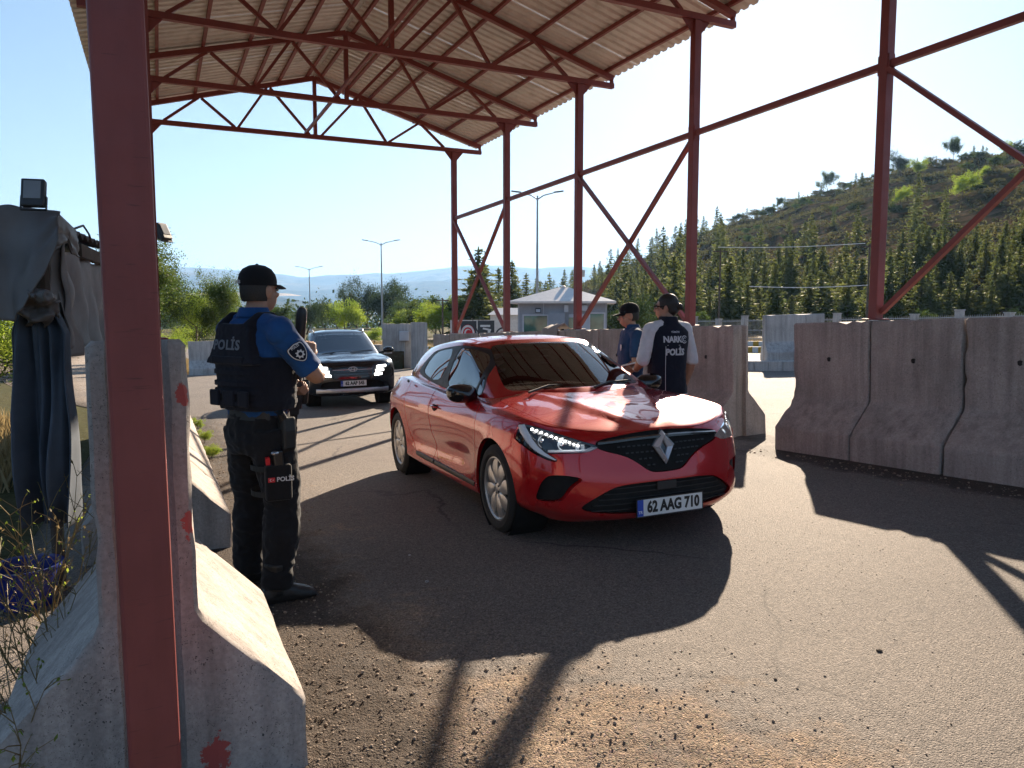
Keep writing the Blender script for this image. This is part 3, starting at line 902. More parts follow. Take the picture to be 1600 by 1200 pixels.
    for sg in (1, -1):
        for nm, o_ in (('front', fd), ('rear', rd)):
            pp = poly_smooth(o_, 2)
            d = boolean(body, mb_mesh(prismY(inset2(pp, .0035), .60 * sg, 1.0 * sg)), 'INTERSECT')
            body = boolean(body, mb_mesh(prismY(inset2(pp, -.0035), .66 * sg, 1.0 * sg)), 'DIFFERENCE')
            do = mesh_obj(d, 'door', M['paint_red'], e)
            if nm == 'front':
                m = MB(); m.ell((-1.29, .893 * sg, .775), (.055, .012, .030), 14, 8); m.build('handle_recess', M['cavity'], do, smooth=180)
                m = MB(); m.tube([(-1.36, .885*sg, .786), (-1.34, .905*sg, .788), (-1.28, .914*sg, .787), (-1.22, .910*sg, .784), (-1.20, .885*sg, .78)], [.008, .013, .014, .012, .008], 8, sq=.7); m.build('handle', M['paint_red'], do, smooth=60)
            else:
                m = MB(); m.tube([(-2.20, .855*sg, .955), (-2.16, .865*sg, .95)], [.012, .012], 8); m.build('handle', M['trim'], do, smooth=60)
            # rub strip along the sill
            x0, x1, z0, z1 = (-.41, -1.40, .268, .283) if nm == 'front' else (-1.43, -1.95, .283, .292)
            m = MB(); pts = []
            rings_ = []
            for k in range(7):
                q = k / 6; X = x0 + (x1 - x0) * q; z = z0 + (z1 - z0) * q; y = .862 * sg; t_ = .012 * sg
                rings_.append([(X, y - t_, z - .016), (X, y + t_, z - .020), (X, y + t_ * 1.5, z), (X, y + t_, z + .018), (X, y - t_, z + .022)])
            m.loft(rings_); m.build('rub_strip', M['trim'], do, smooth=40, fix=True)
    body_o = mesh_obj(body, 'body', M['paint_red'], e)
    # arch liners
    for X in (0, -2.583):
        for sg in (1, -1):
            m = MB(); m.lathe([(.350, .605 * sg), (.350, .845 * sg), (.3515, .86 * sg)], 40, o=(X, 0, .318), ax='y')
            m.lathe([(.001, .605 * sg), (.350, .605 * sg)], 40, o=(X, 0, .318), ax='y'); m.build('arch_liner', M['cavity'], e, smooth=60)
    # --- cabin
    cab = [
     [(-.10,0,.90),(-.16,.36,.90),(-.28,.62,.88),(-.40,.715,.84),(-.8,.745,.84),(-1.42,.75,.85),(-2.05,.745,.89),(-2.6,.70,.93),(-2.95,.60,.94),(-3.05,.33,.94),(-3.07,0,.94)],
     [(-.21,0,.955),(-.27,.36,.952),(-.385,.625,.935),(-.50,.712,.905),(-.85,.728,.90),(-1.42,.735,.93),(-2.05,.725,.98),(-2.6,.675,1.02),(-2.9,.575,1.03),(-2.99,.32,1.03),(-3.01,0,1.03)],
     [(-.63,0,1.135),(-.67,.34,1.13),(-.76,.575,1.115),(-.84,.638,1.10),(-1.02,.662,1.095),(-1.42,.675,1.11),(-2.0,.665,1.135),(-2.55,.61,1.15),(-2.82,.50,1.155),(-2.91,.28,1.16),(-2.93,0,1.16)],
     [(-1.03,0,1.308),(-1.06,.30,1.302),(-1.115,.505,1.282),(-1.17,.565,1.272),(-1.27,.582,1.283),(-1.5,.592,1.293),(-2.05,.58,1.272),(-2.55,.525,1.238),(-2.77,.44,1.232),(-2.86,.24,1.24),(-2.88,0,1.242)],
     [(-1.12,0,1.337),(-1.14,.28,1.333),(-1.19,.46,1.316),(-1.24,.50,1.314),(-1.33,.51,1.323),(-1.55,.52,1.330),(-2.05,.505,1.310),(-2.55,.455,1.270),(-2.74,.39,1.262),(-2.82,.22,1.266),(-2.84,0,1.268)],
     [(-1.27,0,1.358),(-1.28,.18,1.357),(-1.33,.28,1.352),(-1.37,.30,1.351),(-1.45,.31,1.354),(-1.62,.32,1.358),(-2.05,.31,1.340),(-2.45,.28,1.302),(-2.58,.23,1.290),(-2.64,.13,1.288),(-2.66,0,1.288)],
     [(-1.45,0,1.366),(-1.45,0,1.366),(-1.48,0,1.366),(-1.5,0,1.366),(-1.55,0,1.366),(-1.65,0,1.366),(-2.0,0,1.350),(-2.25,0,1.326),(-2.32,0,1.318),(-2.35,0,1.315),(-2.36,0,1.314)],
    ]
    cabin = dome(cab, 6, 6)
    cav = []
    for r in cab:
        cav.append([(-1.5 + (x + 1.5) * (.962 if x > -1.5 else .955), y * .93, z - (.028 if z > 1.2 else .012)) for x, y, z in r])
    cav[0] = [(x, y, .5) for x, y, z in cav[0]]
    cavity = dome(cav, 4, 4)
    shell = boolean(cabin, cavity, 'DIFFERENCE')
    # windscreen, outline in (y, z); side glass, outlines in (X, z)
    ws = sym([(0, .968), (.36, .966), (.555, .957), (.598, .985), (.46, 1.262), (.42, 1.287), (.30, 1.298), (0, 1.302)])
    def cut_glass(name, m_small, m_big, mat, gap=None):
        nonlocal shell
        g = boolean(shell, mb_mesh(m_small), 'INTERSECT')
        shell = boolean(shell, mb_mesh(m_big), 'DIFFERENCE')
        return mesh_obj(g, name, mat, e, 30)
    pp = poly_smooth(ws, 2)
    cut_glass('windscreen', prismX(pp, -1.3, .3), prismX(inset2(pp, -.002), -1.3, .3), M['screen'])
    dlo = [(-.56, .905), (-.70, 1.085), (-.90, 1.215), (-1.06, 1.268), (-1.25, 1.288), (-1.46, 1.290), (-2.08, 1.238), (-2.20, 1.19), (-2.375, 1.055), (-2.36, 1.03), (-2.24, .998), (-1.62, .935), (-.95, .897)]
    for sg in (1, -1):
        pp = poly_smooth(dlo, 2)
        band = boolean(shell, mb_mesh(prismY(pp, .40 * sg, .9 * sg)), 'INTERSECT')
        shell = boolean(shell, mb_mesh(prismY(inset2(pp, -.003), .40 * sg, .9 * sg)), 'DIFFERENCE')
        panes = [[(-.60, .918), (-.70, 1.05), (-.715, 1.05), (-.735, .912)], [(-.765, .913), (-.745, 1.09), (-.91, 1.20), (-1.07, 1.252), (-1.25, 1.272), (-1.40, 1.274), (-1.46, .938), (-1.1, .918)],
                 [(-1.575, .952), (-1.52, 1.268), (-1.75, 1.255), (-2.05, 1.225), (-2.19, 1.10), (-2.20, 1.02)]]
        for i, pn in enumerate(panes):
            q = poly_smooth(pn, 2)
            g = boolean(band, mb_mesh(prismY(q, .4 * sg, .9 * sg)), 'INTERSECT')
            band = boolean(band, mb_mesh(prismY(inset2(q, -.0015), .4 * sg, .9 * sg)), 'DIFFERENCE')
            g.transform(Matrix.Translation((0, -.004 * sg, 0)))
            mesh_obj(g, 'side_window', M['privacy'], e, 30)
        mesh_obj(band, 'window_frame', M['trim'], e, 30)
    # rear screen
    rs = sym([(0, 1.0), (.40, 1.005), (.50, 1.03), (.42, 1.19), (.3, 1.212), (0, 1.215)])
    pp = poly_smooth(rs, 2)
    cut_glass('rear_screen', prismX(pp, -3.3, -2.6), prismX(inset2(pp, -.002), -3.3, -2.6), M['privacy'])
    mesh_obj(shell, 'roof', M['paint_red'], e)
    # roof gutter lines, black screen surround
    # --- lamps
    for sg, hl in zip((1, -1), lampbacks):
        def FX(y):   # nose depth at a given half-width
            return float(np.interp(abs(y), [0, .36, .635, .70, .79, .84, .868, .90], [.765, .745, .655, .61, .525, .45, .37, .30]))
        # C-shaped running light along the outer and lower edge
        path = [(.825, .790), (.832, .745), (.822, .70), (.800, .655), (.768, .622), (.735, .600), (.705, .584)]
        m = MB(); rr = []
        for k, (y, z) in enumerate(path):
            wd = (.022, .030, .032, .030, .024, .018, .010)[k]
            yi = y - wd; X0, X1 = SX(y * sg, z, .004), SX(yi * sg, z + wd * .35, .004)
            rr.append([(X0 - .02, y * sg, z), (X0, y * sg, z), (X0 * .5 + X1 * .5 + .004, (y - wd * .5) * sg, z + wd * .17), (X1, yi * sg, z + wd * .35), (X1 - .02, yi * sg, z + wd * .35)])
        m.loft(rr); m.build('running_light', M['sky_chrome'], hl, smooth=30, fix=True)
        # black hood over the lamp, bright stepped facets beneath it
        m = MB(); rr = []
        for k in range(12):
            y = .47 + .33 * k / 11; z = float(np.interp(y, [.44, .55, .68, .77, .83], [.668, .706, .756, .795, .80])); X = SX(y * sg, z - .01, .012); rr.append([(X, y * sg, z - .002), (X + .004, y * sg, z - .016), (X - .05, y * sg, z - .03), (X - .05, y * sg, z)])
        m.loft(rr); m.build('lamp_brow', M['gloss_black'], hl, smooth=40, fix=True)
        for k in range(11):
            y = .775 - k * .021; z = float(np.interp(y, [.44, .55, .68, .77, .83], [.668, .706, .756, .795, .80])) - .026 - .0012 * k; X = SX(y * sg, z, .016)
            m = MB(); m.box((X, y * sg, z), (.016, .0185, .015 - .0006 * k), rot=(0, .3, -.5 * sg)); o = m.build('lamp_facet', M['drl'], hl); bevel(o, .004, 1)
        for k, (y, z, w_) in enumerate(((.725, .695, .066), (.635, .682, .066), (.555, .664, .05))):
            X = min(SX(y * sg, z), SX((y + w_ * .62) * sg, z)) - .034
            m = MB(); m.lathe([(.001, 0), (w_ * .42, .006), (w_ * .60, .026), (w_ * .66, .034)], 18, o=(X, y * sg, z), ax='x'); m.build('reflector', M['sky_chrome'], hl, smooth=40)
            m = MB(); m.ell((X + .012, y * sg, z), (.014, w_ * .30, w_ * .27), 14, 8); m.build('projector_lens', M['chrome'], hl, smooth=180)
            m = MB(); m.box((X + .008, (y - w_ * .70) * sg, z), (.04, .006, .05), rot=(0, 0, -.4 * sg)); m.build('lamp_divider', M['satin'], hl)
        m = MB(); rr = []
        for k in range(10):
            y = .46 + .26 * k / 9; z = float(np.interp(y, [.44, .52, .67, .73], [.662, .634, .632, .628])) ; X = SX(y * sg, z, .010); rr.append([(X, y * sg, z), (X + .003, y * sg, z + .008), (X - .03, y * sg, z + .014), (X - .03, y * sg, z)])
        m.loft(rr); m.build('lamp_trim', M['sky_chrome'], hl, smooth=40, fix=True)
        m = MB(); rr = []   # clear cover
        for y in np.linspace(.455, .815, 20):
            zt = float(np.interp(y, [.44, .55, .68, .77, .83], [.668, .706, .756, .795, .80])); zb = min(zt - .006, float(np.interp(y, [.44, .52, .67, .72, .78, .83], [.660, .632, .628, .624, .625, .70])))
            rr.append([(SX(y * sg, zb + (zt - zb) * q, .002), y * sg, zb + (zt - zb) * q) for q in (0, .2, .4, .6, .8, 1)])
        m.loft(rr, closed=False); m.build('lamp_lens', M['lens'], hl, smooth=180)
    # --- grille mesh, bars, badge
    for r in range(4):
        z = .655 - r * .042
        for k in range(-9, 10):
            y = k * .036 + (.018 if r % 2 else 0)
            lim = float(np.interp(z, [.478, .555, .603, .66, .72], [.05, .19, .28, .36, .36]))
            if abs(y) > lim - .01 or abs(y) < .075: continue
            X = float(np.interp(abs(y), [0, .36, .6], [.80, .775, .70])) - (z - .57) * .22 + .002
            m = MB(); m.box((X, y, z), (.010, .022, .009), rot=(0, -.25, -.15 * y)); m.build('grille_tab', M['trim'], gr)
    m = MB(); rr = []
    for k in range(17):
        y = -.46 + .92 * k / 16; X = float(np.interp(abs(y), [0, .36, .6], [.772, .752, .68])) + .006; z = .703 - .018 * (y / .46) ** 2
        rr.append([(X, y, z - .012), (X + .012, y, z - .006), (X + .010, y, z + .008), (X - .004, y, z + .014)])
    m.loft(rr); m.build('grille_bar', M['gloss_black'], gr, smooth=40, fix=True)
    for k in range(5):
        z = .262 + k * .034; yw = float(np.interp(z, [.24, .27, .40, .425], [.48, .56, .42, .33])) - .02; m = MB(); rr = []
        for q in range(13):
            y = -yw + 2 * yw * q / 12; X = float(np.interp(abs(y), [0, .36, .66], [.832, .812, .72])) - .022
            rr.append([(X, y, z - .004), (X + .012, y, z - .003), (X + .012, y, z + .003), (X, y, z + .004)])
        m.loft(rr); m.build('grille_slat', M['trim'], lg, fix=True)
    m = MB(); m.box((.815, 0, .39), (.02, .15, .06)); o = m.build('sensor_cover', M['trim'], lg); bevel(o, .006)
    # diamond badge: four facets with a see-through middle
    bc = Vector((.785, 0, .634)); a_, b_ = .082, .106
    out = [(0, b_), (a_, .018), (a_, -.018), (0, -b_), (-a_, -.018), (-a_, .018)]
    out = [(0, b_), (a_ * .98, .012), (0, -b_), (-a_ * .98, .012)]
    inn = [(0, b_ * .50), (a_ * .30, .0), (0, -b_ * .50), (-a_ * .30, .0)]
    m = MB()
    def BP(p, x): return Vector((bc.x + x - p[1] * .22, p[0], bc.z + p[1]))
    n = 4; O = [BP(p, .010) for p in out]; I = [BP(p, .012) for p in inn]; Mi = [BP(((a[0] + b[0]) / 2, (a[1] + b[1]) / 2), .034) for a, b in zip(out, inn)]
    Ob = [BP(p, -.008) for p in out]; Ib = [BP(p, -.008) for p in inn]
    V = O + Mi + I + Ob + Ib; F = []
    for j in range(n):
        k = (j + 1) % n
        F += [(j, k, n + k, n + j), (n + j, n + k, 2*n + k, 2*n + j), (3*n + j, 3*n + k, k, j), (2*n + j, 2*n + k, 4*n + k, 4*n + j)]
    m.add(V, F); m.build('badge', M['badge'], gr, fix=True)
    m = MB(); m.prism([BP((p[0] * 1.12, p[1] * 1.08), -.014) for p in out], (.012, 0, 0)); m.build('badge_plinth', M['gloss_black'], gr, fix=True)
    plate(e, '62 AAG 710', (.850, 0, .268), 0.0, .50, .107)
    # --- bumper blade under the lower grille
    # --- wheels
    for X in (0, -2.583):
        for sg in (1, -1):
            make_wheel('wheel', e, (X, .785 * sg, .31), sg, .31, .19, .222)
    # --- mirrors
    for sg in (1, -1):
        m = MB(); c = Vector((-.65, .855 * sg, .932)); rr = []
        for k in range(9):
            q = k / 8; x = -.075 + .15 * q
            h = (.052, .066, .073, .075, .073, .068, .058, .042, .015)[k]; w_ = (.105, .119, .125, .126, .122, .114, .098, .070, .03)[k]
            rr.append([(c.x + x + .02 * math.cos(a) * sg * 0, c.y + w_ * math.copysign(abs(math.cos(a)) ** .75, math.cos(a)), c.z + h * math.copysign(abs(math.sin(a)) ** .75, math.sin(a)) + .012 * math.cos(a) * sg) for a in [2 * math.pi * j / 20 for j in range(20)]])
        m.loft(rr); mo = m.build('mirror', M['gloss_black'], e, smooth=50, fix=True)
        m = MB(); m.prism([(c.x - .0752, c.y + .105 * math.cos(a), c.z + .048 * math.sin(a)) for a in [2 * math.pi * j / 20 for j in range(20)]], (-.003, 0, 0)); m.build('mirror_glass', M['chrome'], mo, fix=True)
        m = MB(); m.tube([(-.66, .83 * sg, .90), (-.66, .79 * sg, .87), (-.66, .74 * sg, .85)], [.028, .03, .035], 10, sq=.6); m.build('mirror_foot', M['trim'], mo, smooth=60)
    # --- aerial, wipers
    m = MB(); m.tube([(-2.44, 0, 1.305), (-2.50, 0, 1.37), (-2.70, 0, 1.55)], [.014, .006, .0035], 8); m.build('aerial', M['trim'], e, smooth=60)
    for pts in ([(-.20, -.50, .952), (-.32, -.28, .985), (-.30, .05, .983), (-.36, .28, .99)], [(-.19, .05, .962), (-.31, .25, .985), (-.36, .48, .985)]):
        m = MB(); m.tube(pts, [.010, .008, .007, .006][:len(pts)], 6); m.build('wiper', M['trim'], e, smooth=60)
    # cowl
    m = MB(); m.loft([[(-.14, y, .915 - .06 * abs(y) ** 2), (-.42, y, .93 - .05 * abs(y) ** 2)] for y in np.linspace(-.62, .62, 12)], closed=False); m.build('cowl_panel', M['trim'], e, smooth=180)
    # --- interior
    m = MB(); rr = []
    for k in range(11):
        y = -.60 + 1.2 * k / 10; rr.append([(-.34 - .1 * abs(y), y, .90), (-.55 - .05 * abs(y), y, .945 + (.02 if y > .15 else 0)), (-.78, y, .93 + (.02 if y > .15 else 0)), (-.86, y, .88), (-.84, y, .6), (-.4, y, .55)])
    m.loft(rr); m.build('dashboard', M['seat'], e, smooth=40, fix=True)
    for sg in (1, -1):
        for X, nm in ((-1.38, 'front'), (-2.2, 'rear')):
            y = .34 * sg; m = MB(); rr = []
            for z, xx, w_, d_ in ((.42, .10, .24, .07), (.55, .06, .25, .07), (.80, -.02, .25, .065), (.98, -.08, .22, .055), (1.03, -.10, .16, .04)):
                rr.append([(X + xx + d_ * math.sin(a), y + w_ * math.copysign(abs(math.cos(a)) ** .6, math.cos(a)), z) for a in [2 * math.pi * j / 14 for j in range(14)]])
            m.loft(rr); so = m.build('seat', M['seat'], e, smooth=50, fix=True)
            m = MB(); m.ell((X - .13, y, 1.12), (.05, .125, .085), 12, 8); m.build('headrest', M['seat'], so, smooth=180)
            m = MB(); rr = [[(X + .1 + x, y + w_ * math.copysign(abs(math.cos(a)) ** .6, math.cos(a)), .42 + .07 * math.sin(a)) for a in [2 * math.pi * j / 14 for j in range(14)]] for x, w_ in ((-.05, .2), (.05, .25), (.3, .25), (.42, .2))]
            m.loft(rr); m.build('cushion', M['seat'], so, smooth=50, fix=True)
    m = MB(); c = Vector((-.95, .34, .925)); ax = Vector((-.9, 0, .42)).normalized(); ux = Vector((0, 1, 0)); uy = ax.cross(ux)
    ring = [c + (ux * math.cos(a) + uy * math.sin(a)) * .175 for a in [2 * math.pi * j / 28 for j in range(29)]]
    m.tube(ring, .016, 8, cap=False); sw = m.build('steering_wheel', M['seat'], e, smooth=180)
    m = MB(); m.ell(c - ax * .02, (.03, .07, .06), 12, 8)
    for a in (0, math.pi, -math.pi / 2): m.bar(c, c + (ux * math.cos(a) + uy * math.sin(a)) * .17, .03, .015, up=ax)
    m.build('steering_hub', M['seat'], sw)
    m = MB(); m.ell((-.95, 0, 1.215), (.012, .10, .032), 14, 8); mi = m.build('inside_mirror', M['seat'], e, smooth=180)
    # sun visor, papers on the passenger side of the screen
    m = MB(); m.box((-1.0, -.42, 1.20), (.10, .07, .002), rot=(0, R(-22), 0)); m.build('windscreen_sticker', M['seat_light'], e)
    # tail lamps seen edge on
    for sg in (1, -1):
        m = MB(); m.loft([[(-2.98, .80 * sg, .80), (-3.10, .66 * sg, .81), (-3.05, .60 * sg, .84)], [(-2.93, .795 * sg, .88), (-3.07, .66 * sg, .89), (-3.03, .6 * sg, .9)], [(-2.92, .75 * sg, .945), (-3.04, .63 * sg, .95), (-3.0, .58 * sg, .95)]])
        m.build('tail_lamp', M['redlens'], e, smooth=40, fix=True)
    return e
CAR = red_car()
# ------------------------------------------------------------------ the dark SUV behind
M['print'] = plain('print_silver', (.55, .55, .57), .6, var=.05)
def suv():
    e = empty('parked_suv', (0, 0, 0), label='dark blue-black SUV with white lamp bars waiting behind, plate 62 AAP 545', cat='car')
    yaw = math.atan2(-.935, .33)
    nz = Vector((-GA, -GB, 1)).normalized(); f = Vector((math.cos(yaw), math.sin(yaw), 0)); f = (f - nz * f.dot(nz)).normalized(); l = nz.cross(f)
    pos = Vector((-3.54, 16.42, 0)); pos.z = G0(pos.x, pos.y) + .006
    e.matrix_world = basis(pos, f, l, nz)
    rings = [
     [(.74,0,.24),(.72,.4,.24),(.64,.62,.24),(.52,.72,.25),(.4,.74,.25),(0,.74,.25),(-.5,.74,.25),(-1.3,.74,.25),(-2.0,.74,.25),(-2.68,.74,.27),(-3.1,.7,.3),(-3.3,.5,.32),(-3.35,.3,.32),(-3.36,0,.32)],
     [(.84,0,.27),(.82,.42,.27),(.73,.70,.28),(.57,.85,.30),(.42,.90,.33),(0,.915,.34),(-.5,.90,.28),(-1.3,.90,.28),(-2.0,.90,.28),(-2.68,.92,.34),(-3.05,.88,.4),(-3.35,.7,.42),(-3.45,.4,.42),(-3.47,0,.42)],
     [(.88,0,.40),(.86,.42,.40),(.765,.72,.41),(.59,.88,.43),(.43,.922,.45),(0,.935,.46),(-.5,.905,.40),(-1.3,.90,.40),(-2.0,.905,.40),(-2.68,.94,.46),(-3.08,.9,.5),(-3.38,.72,.5),(-3.48,.4,.5),(-3.5,0,.5)],
     [(.90,0,.58),(.88,.42,.58),(.785,.73,.59),(.60,.89,.60),(.43,.928,.62),(0,.938,.66),(-.5,.912,.6),(-1.3,.905,.6),(-2.0,.912,.6),(-2.68,.94,.66),(-3.1,.9,.66),(-3.4,.74,.66),(-3.5,.4,.66),(-3.52,0,.66)],
     [(.885,0,.76),(.865,.42,.76),(.77,.735,.765),(.585,.89,.78),(.41,.924,.79),(0,.93,.81),(-.5,.92,.8),(-1.3,.918,.8),(-2.0,.922,.8),(-2.68,.935,.84),(-3.1,.89,.85),(-3.37,.74,.86),(-3.46,.4,.86),(-3.48,0,.86)],
     [(.86,0,.89),(.835,.42,.89),(.735,.72,.895),(.55,.865,.905),(.39,.895,.92),(0,.90,.94),(-.5,.905,.94),(-1.3,.908,.95),(-2.0,.91,.97),(-2.68,.905,1.0),(-3.05,.87,1.0),(-3.3,.74,1.0),(-3.4,.4,1.0),(-3.42,0,1.0)],
     [(.80,0,.955),(.77,.42,.955),(.66,.68,.965),(.49,.80,.98),(.36,.835,1.0),(0,.845,1.025),(-.5,.85,1.04),(-1.3,.85,1.06),(-2.0,.845,1.09),(-2.68,.83,1.12),(-3.0,.79,1.12),(-3.2,.68,1.12),(-3.28,.38,1.12),(-3.3,0,1.12)],
     [(.66,0,.985),(.64,.36,.985),(.55,.56,.995),(.42,.66,1.01),(.32,.70,1.03),(0,.72,1.06),(-.5,.73,1.08),(-1.3,.70,1.08),(-2.0,.68,1.1),(-2.6,.64,1.13),(-2.85,.55,1.13),(-3.0,.45,1.13),(-3.05,.25,1.13),(-3.06,0,1.13)],
     [(.40,0,1.02),(.38,.2,1.02),(.34,.3,1.025),(.28,.35,1.03),(.2,.37,1.045),(0,.38,1.075),(-.5,.38,1.10),(-1.3,.36,1.1),(-2.0,.3,1.12),(-2.3,.28,1.13),(-2.45,.22,1.13),(-2.5,.17,1.13),(-2.53,.1,1.13),(-2.54,0,1.13)],
     [(.16,0,1.05),(.15,0,1.05),(.13,0,1.05),(.10,0,1.06),(.05,0,1.065),(-.06,0,1.08),(-.5,0,1.105),(-1.1,0,1.1),(-1.9,0,1.12),(-2.1,0,1.13),(-2.15,0,1.13),(-2.17,0,1.13),(-2.18,0,1.13),(-2.19,0,1.13)],
    ]
    def sculpt(T):
        X, Y, Zc = T[..., 0], T[..., 1], T[..., 2]
        m = (X > -.6) & (Zc > .95)
        rid = np.exp(-((Y - (.46 + .12 * np.clip((.6 - X), 0, 1))) / .06) ** 2) * .016
        T[..., 2] = np.where(m, Zc + rid * np.clip((Zc - .95) / .03, 0, 1), Zc)
        return T
    body = dome(rings, 4, 5, sculpt)
    m = MB()
    for X in (0, -2.68):
        for sg in (1, -1): m.lathe([(.001, .6 * sg), (.395, .6 * sg), (.395, 1.05 * sg), (.001, 1.05 * sg)], 40, o=(X, 0, .36), ax='y', cap=True)
    body = boolean(body, mb_mesh(m), 'DIFFERENCE')
    m = MB(); m.loft([[(-.5, .66, .5), (-.45, .66, 1.4), (-2.7, .66, 1.4), (-2.7, .66, .5)], [(-.5, -.66, .5), (-.45, -.66, 1.4), (-2.7, -.66, 1.4), (-2.7, -.66, .5)]])
    body = boolean(body, mb_mesh(m), 'DIFFERENCE')
    def sym(h): return h + [(-y, z) for y, z in h[::-1]]
    grille = sym([(0, .88), (.5, .875), (.72, .895), (.84, .90), (.80, .80), (.66, .66), (.56, .625), (.3, .60), (0, .60)])
    intake = sym([(0, .555), (.45, .555), (.62, .52), (.66, .44), (.5, .415), (0, .41)])
    lampb = [(.70, .77), (.86, .80), (.90, .70), (.86, .60), (.72, .58), (.68, .66)]
    cut = []; res = {}
    for nm, pts, mt, back in (('grille', grille, 'gloss_black', .012), ('air_intake', intake, 'cavity', .05)):
        pp = poly_smooth(pts, 1)
        pc = boolean(body, mb_mesh(prismX(inset2(pp, .003), .45, 1.1)), 'INTERSECT'); pc.transform(Matrix.Translation((-back, 0, 0)))
        res[nm] = mesh_obj(pc, nm, M[mt], e); cut.append(prismX(pp, .42, 1.1))
    for sg in (1, -1):
        pp = poly_smooth([(y * sg, z) for y, z in lampb], 1)
        pc = boolean(body, mb_mesh(prismX(inset2(pp, .003), .3, 1.1)), 'INTERSECT'); pc.transform(Matrix.Translation((-.02, 0, 0)))
        lo = mesh_obj(pc, 'headlight', M['gloss_black'], e); cut.append(prismX(pp, .28, 1.1))
        for y, z in ((.76, .72), (.80, .65)):
            m = MB(); m.box((.70 - (y - .7) * .7, y * sg, z), (.02, .07, .045), rot=(0, 0, -.4 * sg)); o = m.build('reflector', M['chrome'], lo); bevel(o, .01)
    for c in cut: body = boolean(body, mb_mesh(c), 'DIFFERENCE')
    bon = [(.79, 0), (.76, .42), (.62, .70), (.42, .80), (0, .82), (-.5, .80), (-.5, 0)]; bon += [(x, -y) for x, y in bon[1:-1][::-1]]
    pp = poly_smooth(bon, 1)
    mesh_obj(boolean(body, mb_mesh(prismZ(inset2(pp, .003), .93, 1.3)), 'INTERSECT'), 'bonnet', M['paint_black'], e)
    body = boolean(body, mb_mesh(prismZ(inset2(pp, -.003), .92, 1.3)), 'DIFFERENCE')
    for sg in (1, -1):
        for o_ in ([(-.42, 1.2), (-.42, .36), (-1.42, .36), (-1.5, 1.2)], [(-1.52, 1.2), (-1.44, .36), (-2.1, .36), (-2.36, .7), (-2.4, 1.2)]):
            d = boolean(body, mb_mesh(prismY(inset2(o_, .003), .68 * sg, 1.1 * sg)), 'INTERSECT'); body = boolean(body, mb_mesh(prismY(inset2(o_, -.003), .70 * sg, 1.1 * sg)), 'DIFFERENCE')
            do = mesh_obj(d, 'door', M['paint_black'], e)
            m = MB(); xh = (o_[2][0] if o_[0][0] > -1 else -2.25) + .1; m.tube([(xh, .905 * sg, .95), (xh + .04, .935 * sg, .955), (xh + .16, .935 * sg, .95), (xh + .2, .905 * sg, .945)], .012, 6); m.build('handle', M['paint_black'], do)
    mesh_obj(body, 'body', M['paint_black'], e)
    for X in (0, -2.68):
        for sg in (1, -1):
            m = MB(); m.lathe([(.393, .61 * sg), (.393, .86 * sg)], 32, o=(X, 0, .36), ax='y'); m.lathe([(.001, .61 * sg), (.393, .61 * sg)], 32, o=(X, 0, .36), ax='y'); m.build('arch_liner', M['cavity'], e)
            make_wheel('wheel', e, (X, .80 * sg, .355), sg, .355, .225, .25, 1)
    cab = [
     [(-.10,0,1.04),(-.16,.42,1.04),(-.30,.70,1.03),(-.42,.80,1.0),(-.9,.83,1.0),(-1.45,.835,1.0),(-2.1,.825,1.03),(-2.8,.78,1.08),(-3.1,.66,1.08),(-3.22,.35,1.08),(-3.24,0,1.08)],
     [(-.24,0,1.105),(-.30,.42,1.10),(-.42,.69,1.09),(-.54,.785,1.06),(-.95,.80,1.06),(-1.45,.805,1.08),(-2.1,.79,1.12),(-2.8,.74,1.16),(-3.08,.62,1.16),(-3.18,.34,1.16),(-3.2,0,1.16)],
     [(-.72,0,1.33),(-.76,.40,1.325),(-.87,.635,1.31),(-.95,.705,1.30),(-1.15,.73,1.3),(-1.5,.735,1.31),(-2.1,.72,1.33),(-2.75,.66,1.35),(-3.0,.55,1.35),(-3.1,.3,1.35),(-3.12,0,1.35)],
     [(-1.17,0,1.545),(-1.20,.36,1.54),(-1.27,.555,1.522),(-1.33,.615,1.515),(-1.43,.635,1.525),(-1.65,.645,1.535),(-2.1,.635,1.53),(-2.7,.58,1.51),(-2.95,.49,1.51),(-3.04,.28,1.52),(-3.06,0,1.52)],
     [(-1.28,0,1.59),(-1.30,.34,1.585),(-1.36,.52,1.57),(-1.41,.56,1.565),(-1.5,.575,1.57),(-1.7,.585,1.578),(-2.1,.575,1.572),(-2.7,.52,1.55),(-2.92,.45,1.545),(-3.0,.26,1.55),(-3.02,0,1.55)],
     [(-1.45,0,1.625),(-1.46,.22,1.622),(-1.5,.34,1.615),(-1.55,.37,1.615),(-1.62,.38,1.617),(-1.75,.39,1.62),(-2.1,.38,1.61),(-2.55,.34,1.58),(-2.75,.28,1.57),(-2.8,.16,1.57),(-2.82,0,1.57)],
     [(-1.65,0,1.635),(-1.65,0,1.635),(-1.66,0,1.635),(-1.68,0,1.635),(-1.7,0,1.635),(-1.8,0,1.635),(-2.1,0,1.625),(-2.35,0,1.605),(-2.4,0,1.60),(-2.42,0,1.60),(-2.43,0,1.60)],
    ]
    cabin = dome(cab, 4, 5)
    cav = [[(-1.6 + (x + 1.6) * .96, y * .93, z - (.03 if z > 1.4 else .012)) for x, y, z in r] for r in cab]; cav[0] = [(x, y, .6) for x, y, z in cav[0]]
    shell = boolean(cabin, dome(cav, 3, 4), 'DIFFERENCE')
    pp = poly_smooth(sym([(0, 1.125), (.42, 1.12), (.63, 1.115), (.665, 1.15), (.525, 1.49), (.47, 1.515), (.3, 1.53), (0, 1.535)]), 2)
    mesh_obj(boolean(shell, mb_mesh(prismX(pp, -1.5, .3)), 'INTERSECT'), 'windscreen', M['screen2'], e, 30)
